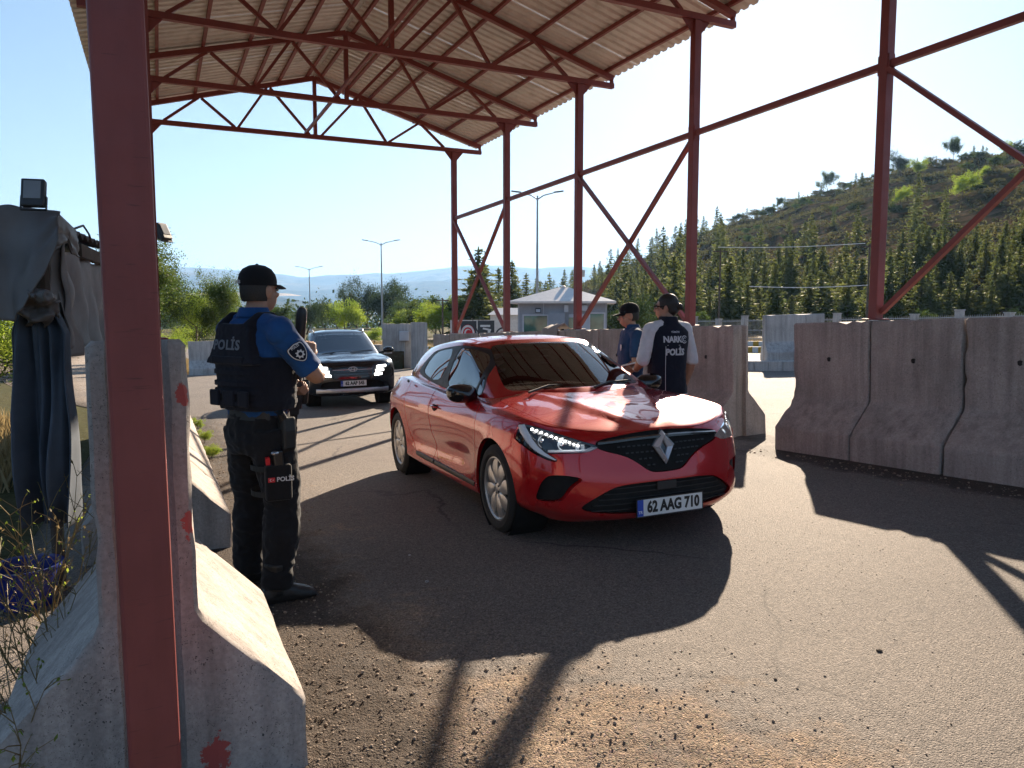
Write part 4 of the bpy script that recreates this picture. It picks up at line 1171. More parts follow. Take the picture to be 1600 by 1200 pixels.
    shell = boolean(shell, mb_mesh(prismX(inset2(pp, -.003), -1.5, .3)), 'DIFFERENCE')
    for sg in (1, -1):
        pp = poly_smooth([(-.62, 1.075), (-1.0, 1.33), (-1.3, 1.49), (-1.6, 1.51), (-2.4, 1.48), (-2.75, 1.3), (-2.7, 1.2), (-1.6, 1.11)], 2)
        mesh_obj(boolean(shell, mb_mesh(prismY(pp, .4 * sg, 1.0 * sg)), 'INTERSECT'), 'side_window', M['privacy'], e, 30)
        shell = boolean(shell, mb_mesh(prismY(inset2(pp, -.003), .4 * sg, 1.0 * sg)), 'DIFFERENCE')
        m = MB(); m.tube([(-1.35, .56 * sg, 1.575), (-1.45, .575 * sg, 1.625), (-2.0, .585 * sg, 1.632), (-2.6, .55 * sg, 1.61), (-2.75, .53 * sg, 1.56)], .018, 8); m.build('roof_rail', M['satin'], e, smooth=60)
        m = MB(); m.ell((-.62, 1.02 * sg, 1.14), (.09, .125, .075), 16, 10); mo = m.build('mirror', M['gloss_black'], e, smooth=180)
        m = MB(); m.tube([(-.62, .92 * sg, 1.10), (-.62, .80 * sg, 1.07)], .028, 8); m.build('mirror_foot', M['trim'], mo)
        m = MB(); m.box((-.665, 1.01 * sg, 1.06), (.06, .18, .02)); m.build('mirror_trim', M['satin'], mo)
    mesh_obj(shell, 'roof', M['paint_black'], e)
    g = res['grille']
    for sg in (1, -1):
        for k, (y0, y1, z0, z1) in enumerate(((.50, .70, .825, .84), (.47, .65, .745, .757), (.44, .61, .665, .672))):
            X0, X1 = (float(np.interp(y, [0, .42, .73, .89], [.88, .86, .77, .58])) + .012 for y in (y0, y1))
            m = MB(); m.loft([[(X, y * sg, z - .026), (X + .01, y * sg, z - .014), (X + .01, y * sg, z + .014), (X, y * sg, z + .024)] for X, y, z in ((X0, y0, z0), (X0 * .5 + X1 * .5 + .006, (y0 + y1) / 2, (z0 + z1) / 2), (X1, y1, z1))]); m.build('lamp_bar', M['drl'], g, fix=True)
        X0, X1 = .63, .46
        m = MB(); m.loft([[(X0, .775 * sg, .86), (X0 + .015, .775 * sg, .875), (X0, .775 * sg, .89)], [(X1, .885 * sg, .90), (X1 + .01, .885 * sg, .912), (X1, .885 * sg, .925)]]); m.build('lamp_bar', M['drl'], g, fix=True)
    for k in range(4):
        z = .84 - k * .06; m = MB(); m.box((.875 + (.0 if k else -.006), 0, z), (.02, .84 - k * .04, .012)); m.build('grille_slat', M['satin'] if k == 1 else M['trim'], g)
    # oval badge with a slanted letter
    m = MB(); ring = [(.898, .085 * math.cos(a), .79 + .044 * math.sin(a)) for a in [2 * math.pi * j / 28 for j in range(29)]]; m.tube(ring, .008, 6, cap=False)
    for y in (-.036, .036): m.bar((.898, y - .012, .79 - .034), (.898, y + .012, .79 + .034), .012, .012, up=(1, 0, 0))
    m.bar((.898, -.036, .781), (.898, .036, .799), .012, .012, up=(1, 0, 0)); m.build('badge', M['print'], g)
    m = MB(); rr = []
    for k in range(13):
        y = -.74 + 1.48 * k / 12; X = float(np.interp(abs(y), [0, .42, .73, .8], [.89, .87, .77, .72])); rr.append([(X - .04, y, .30), (X + .004, y, .315), (X + .012, y, .36), (X, y, .40), (X - .04, y, .405)])
    m.loft(rr); m.build('skid_plate', M['satin'], e, smooth=40, fix=True)
    plate(e, '62 AAP 545', (.93, 0, .505), 0.0, .52, .112)
    m = MB(); m.loft([[(-.5, y, 1.02), (-.75, y, 1.06), (-1.0, y, 1.03), (-1.0, y, .7)] for y in (-.66, -.3, 0, .3, .66)], closed=False); m.build('dashboard', M['seat'], e)
    for sg in (1, -1):
        for X in (-1.55, -2.4):
            m = MB(); m.loft([[(X + xx + .07 * math.sin(a), .36 * sg + w_ * math.cos(a), z) for a in [2 * math.pi * j / 12 for j in range(12)]] for z, xx, w_ in ((.6, .1, .25), (1.0, 0, .25), (1.2, -.06, .2), (1.23, -.07, .1), (1.3, -.08, .12), (1.4, -.09, .1))]); m.build('seat', M['seat'], e, smooth=50, fix=True)
    c = Vector((-1.05, .36, 1.06)); ax = Vector((-.9, 0, .42)).normalized(); ux = Vector((0, 1, 0)); uy = ax.cross(ux)
    m = MB(); m.tube([c + (ux * math.cos(a) + uy * math.sin(a)) * .185 for a in [2 * math.pi * j / 24 for j in range(25)]], .016, 8, cap=False); m.build('steering_wheel', M['seat_light'], e)
    for pts in ([(-.22, -.5, 1.10), (-.36, -.1, 1.14), (-.35, .2, 1.145)], [(-.22, .1, 1.11), (-.35, .4, 1.14), (-.4, .6, 1.14)]):
        m = MB(); m.tube(pts, .009, 6); m.build('wiper', M['trim'], e)
    return e, basis(pos, f, l, nz)
M['screen2'] = mat_glass('windscreen_glass_dark', (.42, .48, .50), 1.75)
SUV, SUV_MW = suv()
# ------------------------------------------------------------------ people
def mat_cloth(name, col, rough=.9, wr=.4, sheen=.1):
    t = NT(name); c = t.coord()
    n = t.noise(c, 7, 5, .6)
    k = t.ramp(n, [(.3, tuple(x * .82 for x in col)), (.7, tuple(min(1, x * 1.18) for x in col))])
    w = t.voro(c, 900)
    nr = t.bump(t.noise(c, 26, 4, .6), wr, .008)
    nr = t.bump(t.noise(c, 420, 2), .15, .001, nr)
    t.set(Specular_IOR_Level=.25, Sheen_Weight=sheen)
    return t.out(k, rough, nr)
def mat_skin(name, col=(.40, .215, .14)):
    t = NT(name); c = t.coord(); n = t.noise(c, 14, 5, .6)
    k = t.ramp(n, [(.3, tuple(x * .86 for x in col)), (.7, tuple(x * 1.1 for x in col))])
    t.set(Subsurface_Weight=.08, Subsurface_Scale=.01)
    return t.out(k, .5, t.bump(t.noise(c, 160, 3), .1, .001))
M['skin'] = mat_skin('skin'); M['skin2'] = mat_skin('skin_tan', (.36, .185, .12))
M['shirt_blue'] = mat_cloth('blue_uniform_shirt', (.012, .062, .185))
M['shirt_navy'] = mat_cloth('navy_uniform_shirt', (.016, .055, .135))
M['shirt_white'] = mat_cloth('white_shirt', (.66, .64, .66))
M['trouser'] = mat_cloth('black_trousers', (.009, .009, .0105), wr=.6)
M['vest'] = mat_cloth('navy_black_vest', (.0085, .0095, .016), wr=.3)
M['vest2'] = mat_cloth('navy_vest', (.009, .011, .022), wr=.3)
M['boot'] = plain('boot_leather', (.012, .0115, .011), .5, bump=.2, bscale=40)
M['hair'] = plain('dark_hair', (.012, .009, .007), .55, bump=.6, bscale=90)
M['cap'] = mat_cloth('black_cap', (.007, .007, .009), wr=.15)
M['gun'] = plain('gun_metal', (.012, .012, .013), .38, spec=.5)
M['print'] = plain('print_silver', (.55, .55, .57), .6, var=.05)
M['printdim'] = plain('print_faded', (.16, .17, .19), .7, var=.3)
M['gold'] = plain('badge_metal', (.55, .48, .32), .35, metal=.6)
M['paper'] = plain('paper_white', (.82, .82, .84), .7, var=.03)
M['eyewhite'] = plain('eye_white', (.6, .58, .55), .3)

def remesh(m, voxel, smooth=4, wr=None):
    me = mb_mesh(m) if isinstance(m, MB) else m
    o = bpy.data.objects.new('tmp', me); COL.objects.link(o)
    r = o.modifiers.new('r', 'REMESH'); r.mode = 'VOXEL'; r.voxel_size = voxel
    s = o.modifiers.new('s', 'SMOOTH'); s.factor = .5; s.iterations = smooth
    dg = bpy.context.evaluated_depsgraph_get(); dg.update()
    out = bpy.data.meshes.new_from_object(o.evaluated_get(dg)); bpy.data.objects.remove(o)
    if wr:
        amp, sc, seed = wr
        n = len(out.vertices); co = np.empty(n * 3, 'f'); no = np.empty(n * 3, 'f')
        out.vertices.foreach_get('co', co); out.vertices.foreach_get('normal', no)
        co = co.reshape(-1, 3); no = no.reshape(-1, 3)
        d = np.array([mnoise.noise((x * sc + seed, y * sc, z * sc * .75)) + .6 * (1 - 2 * abs(mnoise.noise((x * sc * 1.7, y * sc * 1.7 + seed, z * sc * 2.6)))) for x, y, z in co]) * amp
        co += no * d[:, None]; out.vertices.foreach_set('co', co.ravel()); out.update()
    return out
def sup(c, rx, ry, n=20, p=.8, rot=0):
    out = []
    for j in range(n):
        a = 2 * math.pi * j / n; x = rx * math.copysign(abs(math.cos(a)) ** p, math.cos(a)); y = ry * math.copysign(abs(math.sin(a)) ** p, math.sin(a))
        out.append(Vector((c[0] + x * math.cos(rot) - y * math.sin(rot), c[1] + x * math.sin(rot) + y * math.cos(rot), c[2])))
    return out
def lerp(a, b, t): return Vector(a) * (1 - t) + Vector(b) * t
def limb(m, A, B, C, ra, rb, rc, bulge=1.0):
    """shoulder-elbow-wrist or hip-knee-ankle"""
    A, B, C = Vector(A), Vector(B), Vector(C); pts = []; rr = []
    for k in range(8):
        t = k / 8; pts.append(lerp(A, B, t)); rr.append(ra * (1 - t) + rb * t + .006 * math.sin(math.pi * t) * bulge)
    for k in range(9):
        t = k / 8; pts.append(lerp(B, C, t)); rr.append(rb * (1 - t) + rc * t + .010 * math.sin(math.pi * min(1, t * 1.5)) * bulge * (1 if t < .67 else 0))
    # soften the corner
    for _ in range(2):
        pts = [pts[0]] + [(pts[i - 1] + pts[i] * 2 + pts[i + 1]) / 4 for i in range(1, len(pts) - 1)] + [pts[-1]]
    m.tube(pts, rr, 14)
def hand(m, wrist, palm_dir, finger_dir, thumb_side, curl=1.2, s=1.0):
    """palm_dir: way the palm faces; finger_dir: from wrist to knuckles; thumb_side: towards the thumb"""
    w = Vector(wrist); f = Vector(finger_dir).normalized(); pdir = Vector(palm_dir); pdir = (pdir - f * pdir.dot(f)).normalized()
    t_ = Vector(thumb_side); t_ = (t_ - f * t_.dot(f) - pdir * t_.dot(pdir)).normalized()
    rings = []
    for q, hw, ht in ((-.01, .026, .021), (.02, .032, .019), (.055, .041, .017), (.088, .042, .014)):
        c = w + f * q * s
        rings.append([c + t_ * hw * s * math.copysign(abs(math.cos(a)) ** .7, math.cos(a)) + pdir * ht * s * math.sin(a) for a in [2 * math.pi * j / 12 for j in range(12)]])
    m.loft(rings)
    for i, (off, L, r) in enumerate(((.031, .072, .0092), (.0105, .080, .0095), (-.0105, .074, .009), (-.031, .058, .008))):
        p = w + f * .082 * s + t_ * off * s; d = f.copy(); pts = [p]; rr = [r * s]
        for seg, frac in enumerate((.42, .32, .26)):
            ang = curl * (.75, 1.0, .7)[seg]
            d = (d * math.cos(ang) + pdir * math.sin(ang)) if seg == 0 else (Matrix.Rotation(ang, 3, f.cross(pdir)) @ d)
            for _ in range(2): p = p + d * (L * frac * s / 2); pts.append(p); rr.append(r * s * (1 - .07 * len(pts)))
        m.tube(pts, rr, 8)
    p = w + f * .022 * s + t_ * .028 * s; d = (t_ * .8 + f * .6 + pdir * .25).normalized(); pts = [p]; rr = [.0125 * s]
    for seg in range(3):
        d = (d + pdir * .35 * curl + f * .25 - t_ * .15 * curl).normalized(); p = p + d * .026 * s; pts.append(p); rr.append((.0115, .0105, .009)[seg] * s)
    m.tube(pts, rr, 8)
def head_geo(m, c, yaw, pitch=0, s=1.0):
    """head with face towards local +Y turned by yaw (clockwise seen from above positive = to +X)"""
    mt = Matrix.Translation(c) @ Matrix.Rotation(-yaw, 4, 'Z') @ Matrix.Rotation(pitch, 4, 'X')
    T = MB()
    T.ell((0, -.012, .030), (.076, .096, .098), 24, 16)
    T.ell((0, .026, -.030), (.060, .070, .082), 20, 12)
    T.ell((0, .048, -.075), (.036, .036, .028), 14, 8)
    T.loft([[(-.008, .094, .022), (.008, .094, .022), (.006, .075, .03), (-.006, .075, .03)], [(-.014, .120, -.026), (.014, .120, -.026), (.018, .080, -.02), (-.018, .080, -.02)], [(-.012, .100, -.036), (.012, .100, -.036), (.016, .08, -.034), (-.016, .08, -.034)]])
    T.ell((0, .088, .032), (.048, .012, .010), 12, 6)       # brow
    T.ell((0, .090, -.052), (.024, .010, .006), 10, 6); T.ell((0, .088, -.064), (.020, .010, .006), 10, 6)
    for sg in (1, -1): T.ell((.077 * sg, -.012, -.008), (.010, .022, .034), 10, 8, rot=(0, .15 * sg, -.35 * sg)); T.ell((.042 * sg, .066, -.015), (.022, .02, .016), 10, 6)
    m.add([mt @ Vector(v) * 1.0 for v in [tuple(x * s for x in q) for q in T.V]], T.F)
    return mt
def wrap_on(o, target, offset=.0025):
    """lay lettering facing -Y onto the surface of a garment"""
    from mathutils.bvhtree import BVHTree
    me = target.data; t = BVHTree.FromPolygons([v.co.copy() for v in me.vertices], [tuple(q.vertices) for q in me.polygons])
    y0 = sum(v.co.y for v in o.data.vertices) / max(1, len(o.data.vertices))
    for v in o.data.vertices:
        h = t.ray_cast(Vector((v.co.x, -1.0, v.co.z)), Vector((0, 1, 0)))
        if h[0] is not None: v.co.y = h[0].y - offset + (v.co.y - y0)
    return o
def person(label, loc, yaw, J, outfit, group=None, height=1.0):
    """local frame: x right, y forward, z up; yaw clockwise from +Y"""
    e = empty('person', loc, (0, 0, -yaw), label, 'person', group)
    e.scale = (height,) * 3
    # ---- body, one continuous surface
    m = MB()
    hx, hy, hz = J['head']
    nk = Vector(J['neck'])
    tor = [(.90, .155, .105, 0), (.98, .150, .105, 0), (1.08, .142, .10, .005), (1.2, .155, .108, .0), (1.32, .172, .112, -.005), (1.42, .168, .098, -.012), (1.475, .125, .078, -.015), (1.505, .065, .06, -.01)]
    def tx(z):  # sideways lean of the trunk
        t = (z - .9) / .6; return J.get('lean', (0, 0))[0] * t, J.get('lean', (0, 0))[1] * t
    m.loft([sup((tx(z)[0], y0 + tx(z)[1], z), a, b) for z, a, b, y0 in tor])
    for s_ in ('L', 'R'):
        m.ell(J['sh' + s_], (.056, .056, .060), 14, 10)
        limb(m, J['sh' + s_], J['el' + s_], J['wr' + s_], .052, .042, .029)
        limb(m, J['hip' + s_], J['kn' + s_], J['an' + s_], .082, .058, .042)
        a = Vector(J['an' + s_]); fd = Vector((math.sin(J['ft' + s_]), math.cos(J['ft' + s_]), 0))
        m.tube([a + Vector((0, 0, -.01)) - fd * .03, a + fd * .05 + Vector((0, 0, -.04)), a + fd * .15 + Vector((0, 0, -.06))], [.036, .034, .026], 10)
        hp = J['hand' + s_]; hand(m, J['wr' + s_], *hp)
    m.tube([nk, lerp(nk, (hx, hy - .01, hz - .04), .6), (hx, hy - .01, hz - .03)], [.064, .056, .056], 14)
    HM = head_geo(m, Vector(J['head']), J['hyaw'], J.get('hpitch', 0))
    body = remesh(m, .0055, 3)
    bo = mesh_obj(body, 'body', M[outfit['skin']], e, 180)
    # ---- eyes
    for sg in (1, -1):
        m = MB(); m.ell((0, 0, 0), (.0125, .008, .006), 10, 6); m.V = [tuple(HM @ (Vector(v) + Vector((.031 * sg, .0865, .008)))) for v in m.V]; eo = m.build('eye', M['eyewhite'], bo, smooth=180)
        m = MB(); m.ell((0, 0, 0), (.0055, .003, .0055), 8, 6); m.V = [tuple(HM @ (Vector(v) + Vector((.031 * sg, .0935, .008)))) for v in m.V]; m.build('iris', M['ink'], eo)
        m = MB(); m.tube([(.014 * sg, .094, .026), (.032 * sg, .092, .031), (.05 * sg, .083, .026)], .0042, 6); m.V = [tuple(HM @ Vector(v)) for v in m.V]; m.build('eyebrow', M['hair'], bo)
    # ---- trousers
    m = MB()
    m.loft([sup((tx(z)[0], y0 + tx(z)[1], z), a, b) for z, a, b, y0 in ((.80, .165, .118, -.005), (.86, .178, .130, -.01), (.94, .172, .125, -.005), (1.02, .163, .118, 0))])
    for s_ in ('L', 'R'):
        A, B, C = Vector(J['hip' + s_]), Vector(J['kn' + s_]), Vector(J['an' + s_])
        limb(m, A, B, C + (C - B).normalized() * .0, .118, .088, .076, .9)
    tr = mesh_obj(remesh(m, .008, 5, (.011, 9, 3.1)), 'trousers', M[outfit['trousers']], bo, 180)
    m = MB()
    r0 = sup((tx(1.0)[0], tx(1.0)[1], .985), .170, .126, 28); r1 = sup((tx(1.0)[0], tx(1.0)[1], 1.03), .168, .123, 28)
    m.loft([r0, r1]); m.build('belt', M['boot'], tr, smooth=40)
    # ---- boots
    for s_ in ('L', 'R'):
        a = Vector(J['an' + s_]); fd = Vector((math.sin(J['ft' + s_]), math.cos(J['ft' + s_]), 0)); sd = Vector((fd.y, -fd.x, 0)); m = MB()
        m.tube([a + Vector((0, 0, .14)), a + Vector((0, 0, .04)), a + Vector((0, 0, -.02))], [.060, .056, .055], 14)
        rr = []
        for q, w_, h_ in ((-.085, .034, .06), (-.07, .046, .10), (-.02, .050, .12), (.05, .050, .112), (.11, .054, .085), (.165, .050, .066), (.198, .034, .046)):
            c = a + fd * q; z0 = a.z - .085
            rr.append([Vector((c.x, c.y, z0)) + sd * w_ * math.copysign(abs(math.cos(t)) ** .6, math.cos(t)) + Vector((0, 0, h_ * .5 + h_ * .5 * math.sin(t))) for t in [2 * math.pi * j / 14 for j in range(14)]])
        m.loft(rr)
        b = mesh_obj(remesh(m, .006, 3, (.002, 20, 1)), 'boot', M['boot'], bo, 180)
        m = MB(); m.loft([[Vector(((a + fd * q).x, (a + fd * q).y, a.z - .092)) + sd * w_ * sg + Vector((0, 0, z)) for sg, z in ((-1, 0), (1, 0), (1, .022), (-1, .022))] for q, w_ in ((-.09, .03), (-.07, .045), (0, .05), (.08, .05), (.14, .055), (.19, .046), (.212, .026))]); m.build('sole', M['rubber'], b, fix=True)
    # ---- shirt
    m = MB()
    m.loft([sup((tx(z)[0], y0 + tx(z)[1], z), a, b, 24) for z, a, b, y0 in ((1.0 if not outfit.get('untuck') else .90, .166, .122, 0), (1.1, .166, .122, 0), (1.22, .178, .126, 0), (1.34, .190, .128, -.005), (1.43, .180, .112, -.012), (1.485, .135, .09, -.015), (1.515, .078, .074, -.01))])
    sl = outfit.get('sleeve', .72)
    for s_ in ('L', 'R'):
        A, B, C = Vector(J['sh' + s_]), Vector(J['el' + s_]), Vector(J['wr' + s_])
        m.ell(tuple(A + Vector((0, 0, .0))), (.074, .072, .078), 18, 12); m.tube([A, (A.x * .35, A.y, A.z + .03)], [.070, .075], 14)
        if sl <= 1: m.tube([lerp(A, B, -.05), lerp(A, B, .25), lerp(A, B, .55), lerp(A, B, sl)], [.068, .070, .069, .068], 16)
        else: limb(m, A, B, lerp(B, C, sl - 1), .070, .062, .055, .5)
    m.tube([nk + Vector((0, 0, -.02)), nk + Vector((0, .004, .035))], [.082, .072], 16)
    sh = mesh_obj(remesh(m, .007, 4, (.005, 11, 7.7)), 'shirt', M[outfit['shirt']], bo, 180)
    # collar
    m = MB(); rr = []
    for j in range(25):
        a = math.pi * (.5 + .14) + (2 * math.pi - .28 * math.pi) * j / 24; c = Vector((nk.x, nk.y, nk.z + .035)); d = Vector((math.cos(a), math.sin(a), 0))
        rr.append([c + d * .070 + Vector((0, 0, .0)), c + d * .066 + Vector((0, 0, .034)), c + d * .070 + Vector((0, 0, .036)), c + d * .088 + Vector((0, 0, -.012))])
    m.loft(rr); m.build('collar', M[outfit['shirt']], sh, smooth=50, fix=True)
    return e, bo, HM, tr, sh
def cap_on(HM, bo, mat, label=None):
    m = MB(); rr = []
    for z, a, b, y0 in ((.030, .083, .103, -.012), (.06, .085, .105, -.013), (.09, .080, .098, -.014), (.118, .064, .078, -.014), (.136, .036, .044, -.014), (.142, .004, .005, -.014)):
        rr.append([Vector((a * math.cos(t), y0 + b * math.sin(t), z)) for t in [2 * math.pi * j / 32 for j in range(32)]])
    m.loft(rr, cap=False); m.ell((0, -.014, .142), (.008, .008, .005), 8, 6)
    m.V = [tuple(HM @ Vector(v)) for v in m.V]; cp = m.build('cap', M[mat], bo, smooth=60)
    m = MB(); top = []; 
    for j in range(13):
        t = math.pi * (.12 + .76 * j / 12); top.append([Vector((.082 * math.cos(t), -.012 + .100 * math.sin(t), .036)), Vector((.086 * math.cos(t), -.012 + .135 * math.sin(t), .040 - .004)), Vector((.078 * math.cos(t), -.012 + .180 * math.sin(t), .026 - .012 * abs(math.cos(t))))])
    m.loft(top, closed=False); m.loft([[p - Vector((0, 0, .004)) for p in r] for r in top], closed=False)
    m.V = [tuple(HM @ Vector(v)) for v in m.V]; m.build('bill', M[mat], cp, smooth=60)
    # hair at the nape and temples
    m = MB(); rr = []
    for z, k in ((.034, 1.0), (.0, 1.01), (-.03, .97), (-.052, .90)):
        rr.append([Vector((.0785 * k * math.cos(t), -.012 + .0985 * k * math.sin(t), z)) for t in [math.pi * (1.02 + .96 * j / 20) for j in range(21)]])
    m.loft(rr, closed=False); m.V = [tuple(HM @ Vector(v)) for v in m.V]; m.build('hair', M['hair'], bo, smooth=180)
    return cp

# ---------- standing officer with the rifle, back turned
OX, OY = -1.42, 4.24
oz = ground_z(OX, OY)
JO = dict(head=(.0, .03, 1.655), neck=(0, -.012, 1.50), hyaw=R(-2), lean=(-.02, -.0),
  shR=(.19, -.01, 1.445), elR=(.265, .165, 1.19), wrR=(.075, .292, 1.295), handR=((-.9, .3, .0), (-.30, .25, .85), (-.2, .6, -.5), 1.05, 1.0),
  shL=(-.195, -.01, 1.445), elL=(-.28, .10, 1.17), wrL=(-.06, .255, 1.10), handL=((.2, .5, .8), (.9, .3, .0), (0, .3, .8), 1.1, 1.0),
  hipR=(.092, -.005, .93), knR=(.128, .03, .52), anR=(.165, -.055, .092), ftR=R(26),
  hipL=(-.092, -.005, .93), knL=(-.150, .06, .52), anL=(-.195, .05, .092), ftL=R(6))
OYAW = R(33)
off, offb, offH, offT, offS = person('armed officer standing with his back to us in black cap, blue shirt and dark vest', (OX, OY, oz), OYAW, JO, dict(skin='skin', shirt='shirt_blue', trousers='trouser', sleeve=.80), height=1.045)
off.scale = (1.09, 1.06, 1.045)
cp = cap_on(offH, offb, 'cap')
text_obj('cap_lettering', 'POLİS', .022, M['print'], cp, offH @ basis((-.030, -.1165, .047), (.965, -.26, 0), (0, 0, 1), (-.26, -.965, 0)), .0008, .0004)
# vest
m = MB()
m.loft([sup((-.02 * (z - .9) / .6, y0, z), a, b, 28, .72) for z, a, b, y0 in ((1.035, .190, .150, 0), (1.06, .198, .158, 0), (1.15, .200, .160, 0), (1.25, .206, .162, 0), (1.30, .205, .160, -.002), (1.315, .19, .15, 0))])
for y0, y1 in ((-.165, -.105), (.10, .16)):     # back and front panels above the armholes
    rr = []
    for z, w_ in ((1.28, .185), (1.34, .150), (1.40, .132), (1.455, .128), (1.485, .118)):
        k = (z - 1.28) / .2; yy0 = y0 + (.03 * k if y0 < 0 else -.03 * k - .02 * k); yy1 = y1 + (.03 * k if y0 < 0 else -.035 * k - .02 * k)
        rr.append([(-.015 - w_, yy0, z), (-.015 - w_ * .5, yy0 - .008, z), (-.015 + w_ * .5, yy0 - .008, z), (-.015 + w_, yy0, z), (-.015 + w_, yy1, z), (-.015 - w_, yy1, z)])
    m.loft(rr)
for sg in (1, -1):
    m.tube([(-.015 + .098 * sg, -.115, 1.46), (-.015 + .102 * sg, -.05, 1.515), (-.015 + .102 * sg, .02, 1.515), (-.015 + .098 * sg, .085, 1.45)], [.040, .036, .036, .040], 10, sq=.55, up=(1, 0, 0))
vest = mesh_obj(remesh(m, .007, 4, (.003, 14, 4)), 'vest', M['vest'], offb, 180)
for (x, z, w_, h_) in ((-.13, 1.10, .075, .085), (-.02, 1.10, .09, .085), (.09, 1.10, .075, .085), (-.02, 1.30, .25, .04)):
    m = MB(); m.box((x, -.166, z), (w_, .018, h_)); o = m.build('vest_pouch', M['vest'], vest); bevel(o, .01)
for z in (1.075, 1.135, 1.175, 1.235):
    m = MB(); m.loft([sup((-.015, 0, z - .011), .207, .170, 32, .72), sup((-.015, 0, z + .011), .207, .170, 32, .72)], cap=False); m.build('webbing', M['vest'], vest)
VB = basis((-.035, -.30, 1.375), (1, 0, 0), (0, 0, 1), (0, -1, 0))
wrap_on(text_obj('vest_lettering', 'POLİS', .070, M['printdim'], vest, VB, .001, .002, 1.0, 1.12), vest)
# shoulder patch on the right sleeve
A, B = Vector(JO['shR']), Vector(JO['elR']); ax = (B - A).normalized(); mid = lerp(A, B, .40)
outn = Vector((.80, -.60, .15)); outn = (outn - ax * outn.dot(ax)).normalized(); sx = (-ax).cross(outn) * 1.0
PM = basis(mid + outn * .0745, sx, -ax, outn)
def shield(s): return [(-.9 * s, .9 * s), (-.45 * s, 1.0 * s), (0, 1.12 * s), (.45 * s, 1.0 * s), (.9 * s, .9 * s), (.95 * s, .2 * s), (.75 * s, -.5 * s), (0, -1.25 * s), (-.75 * s, -.5 * s), (-.95 * s, .2 * s)]
def curve_on(pts, dz, rad=.07): return [PM @ Vector((x, y, dz - x * x / (2 * rad))) for x, y in pts]
def patch(s, dz, mat, nm, par, pts=None):
    m = MB(); P = pts or [tuple(p) for p in poly_smooth(shield(s), 2)]; n = len(P); c = curve_on([(0, 0)], dz)
    V = c + curve_on([(x * .5, y * .5) for x, y in P], dz) + curve_on(P, dz); F = []
    for j in range(n): k = (j + 1) % n; F += [(0, 1 + j, 1 + k), (1 + j, 1 + n + j, 1 + n + k, 1 + k)]
    m.add(V, F); return m.build(nm, M[mat], par, smooth=180)
pt = patch(.050, .0, 'vest', 'sleeve_patch', offS)
patch(.047, .0014, 'print', 'patch_border', pt); patch(.042, .0028, 'vest2', 'patch_field', pt)
star = []
for j in range(16): rr_ = .026 if j % 2 == 0 else .017; star.append((rr_ * math.sin(j * math.pi / 8), -.008 + rr_ * math.cos(j * math.pi / 8)))
patch(1, .0042, 'print', 'patch_star', pt, star)
patch(1, .0056, 'vest2', 'patch_centre', pt, [(.011 * math.cos(j * .7854), -.008 + .011 * math.sin(j * .7854)) for j in range(8)])
text_obj('patch_lettering', 'POLİS', .017, M['print'], pt, PM @ Matrix.Translation((0, .036, .0042)), .0005, .0003)
# holster, thigh pouch, radio on the right side
m = MB(); m.loft([[(.17, -.03, z), (.17 + w_, -.035, z), (.175 + w_, .045, z), (.17, .05, z)] for z, w_ in ((.80, .03), (.84, .055), (.93, .06), (1.0, .055))]); o = m.build('holster', M['boot'], offT, fix=True); bevel(o, .012)
m = MB(); m.tube([(.20, .0, .93), (.205, -.02, 1.0), (.215, -.045, 1.03)], [.022, .022, .018], 10); m.build('pistol_grip', M['gun'], o, smooth=60)
m = MB(); m.box((.195, -.052, .665), (.06, .13, .19), rot=(0, 0, R(-30))); o = m.build('thigh_pouch', M['trouser'], offT); bevel(o, .014)
for z in (.60, .735): m = MB(); m.loft([sup((.108, .0, z - .014), .119, .119, 32, 1), sup((.107, .0, z + .014), .119, .119, 32, 1)], cap=False); m.build('pouch_strap', M['boot'], o)
TB = basis((.195 + .032 * .866, -.052 - .032 * .5, .685), (.5, .866, 0), (0, 0, 1), (.866, -.5, 0))
m = MB(); m.prism([TB @ Vector(v) for v in ((-.055, -.012, 0), (-.022, -.012, 0), (-.022, .012, 0), (-.055, .012, 0))], TB.to_3x3() @ Vector((0, 0, .002))); fl = m.build('flag_patch', M['redplain'], o, fix=True)
m = MB(); cr = [(-.041 + .0065 * math.cos(a), .0065 * math.sin(a), .0026) for a in [R(40 + 280 * j / 12) for j in range(13)]] + [(-.0392 + .0050 * math.cos(a), .0050 * math.sin(a), .0026) for a in [R(320 - 280 * j / 12) for j in range(13)]]
m.prism([TB @ Vector(v) for v in cr], TB.to_3x3() @ Vector((0, 0, .0006))); 
st5 = [(-.0305 + (.0038 if j % 2 == 0 else .0016) * math.cos(math.pi + j * math.pi / 5), (.0038 if j % 2 == 0 else .0016) * math.sin(math.pi + j * math.pi / 5), .0026) for j in range(10)]
m.prism([TB @ Vector(v) for v in st5], TB.to_3x3() @ Vector((0, 0, .0006))); m.build('flag_emblem', M['print'], fl, fix=True)
text_obj('pouch_lettering', 'POLİS', .032, M['print'], o, TB @ Matrix.Translation((.030, 0, .001)), .0008, .0008)
m = MB(); m.box((.200, -.055, .79), (.045, .05, .09), rot=(.1, .1, -.5)); o2 = m.build('radio_case', M['gun'], offT); bevel(o2, .008)
m = MB(); m.box((.175, -.098, .775), (.02, .02, .05), rot=(.1, .2, -.5)); m.build('red_tab', M['redplain'], o2)
m = MB(); m.ell((.215, -.085, .825), (.018, .02, .012), 10, 6); m.build('radio_knob', M['satin'], o2)
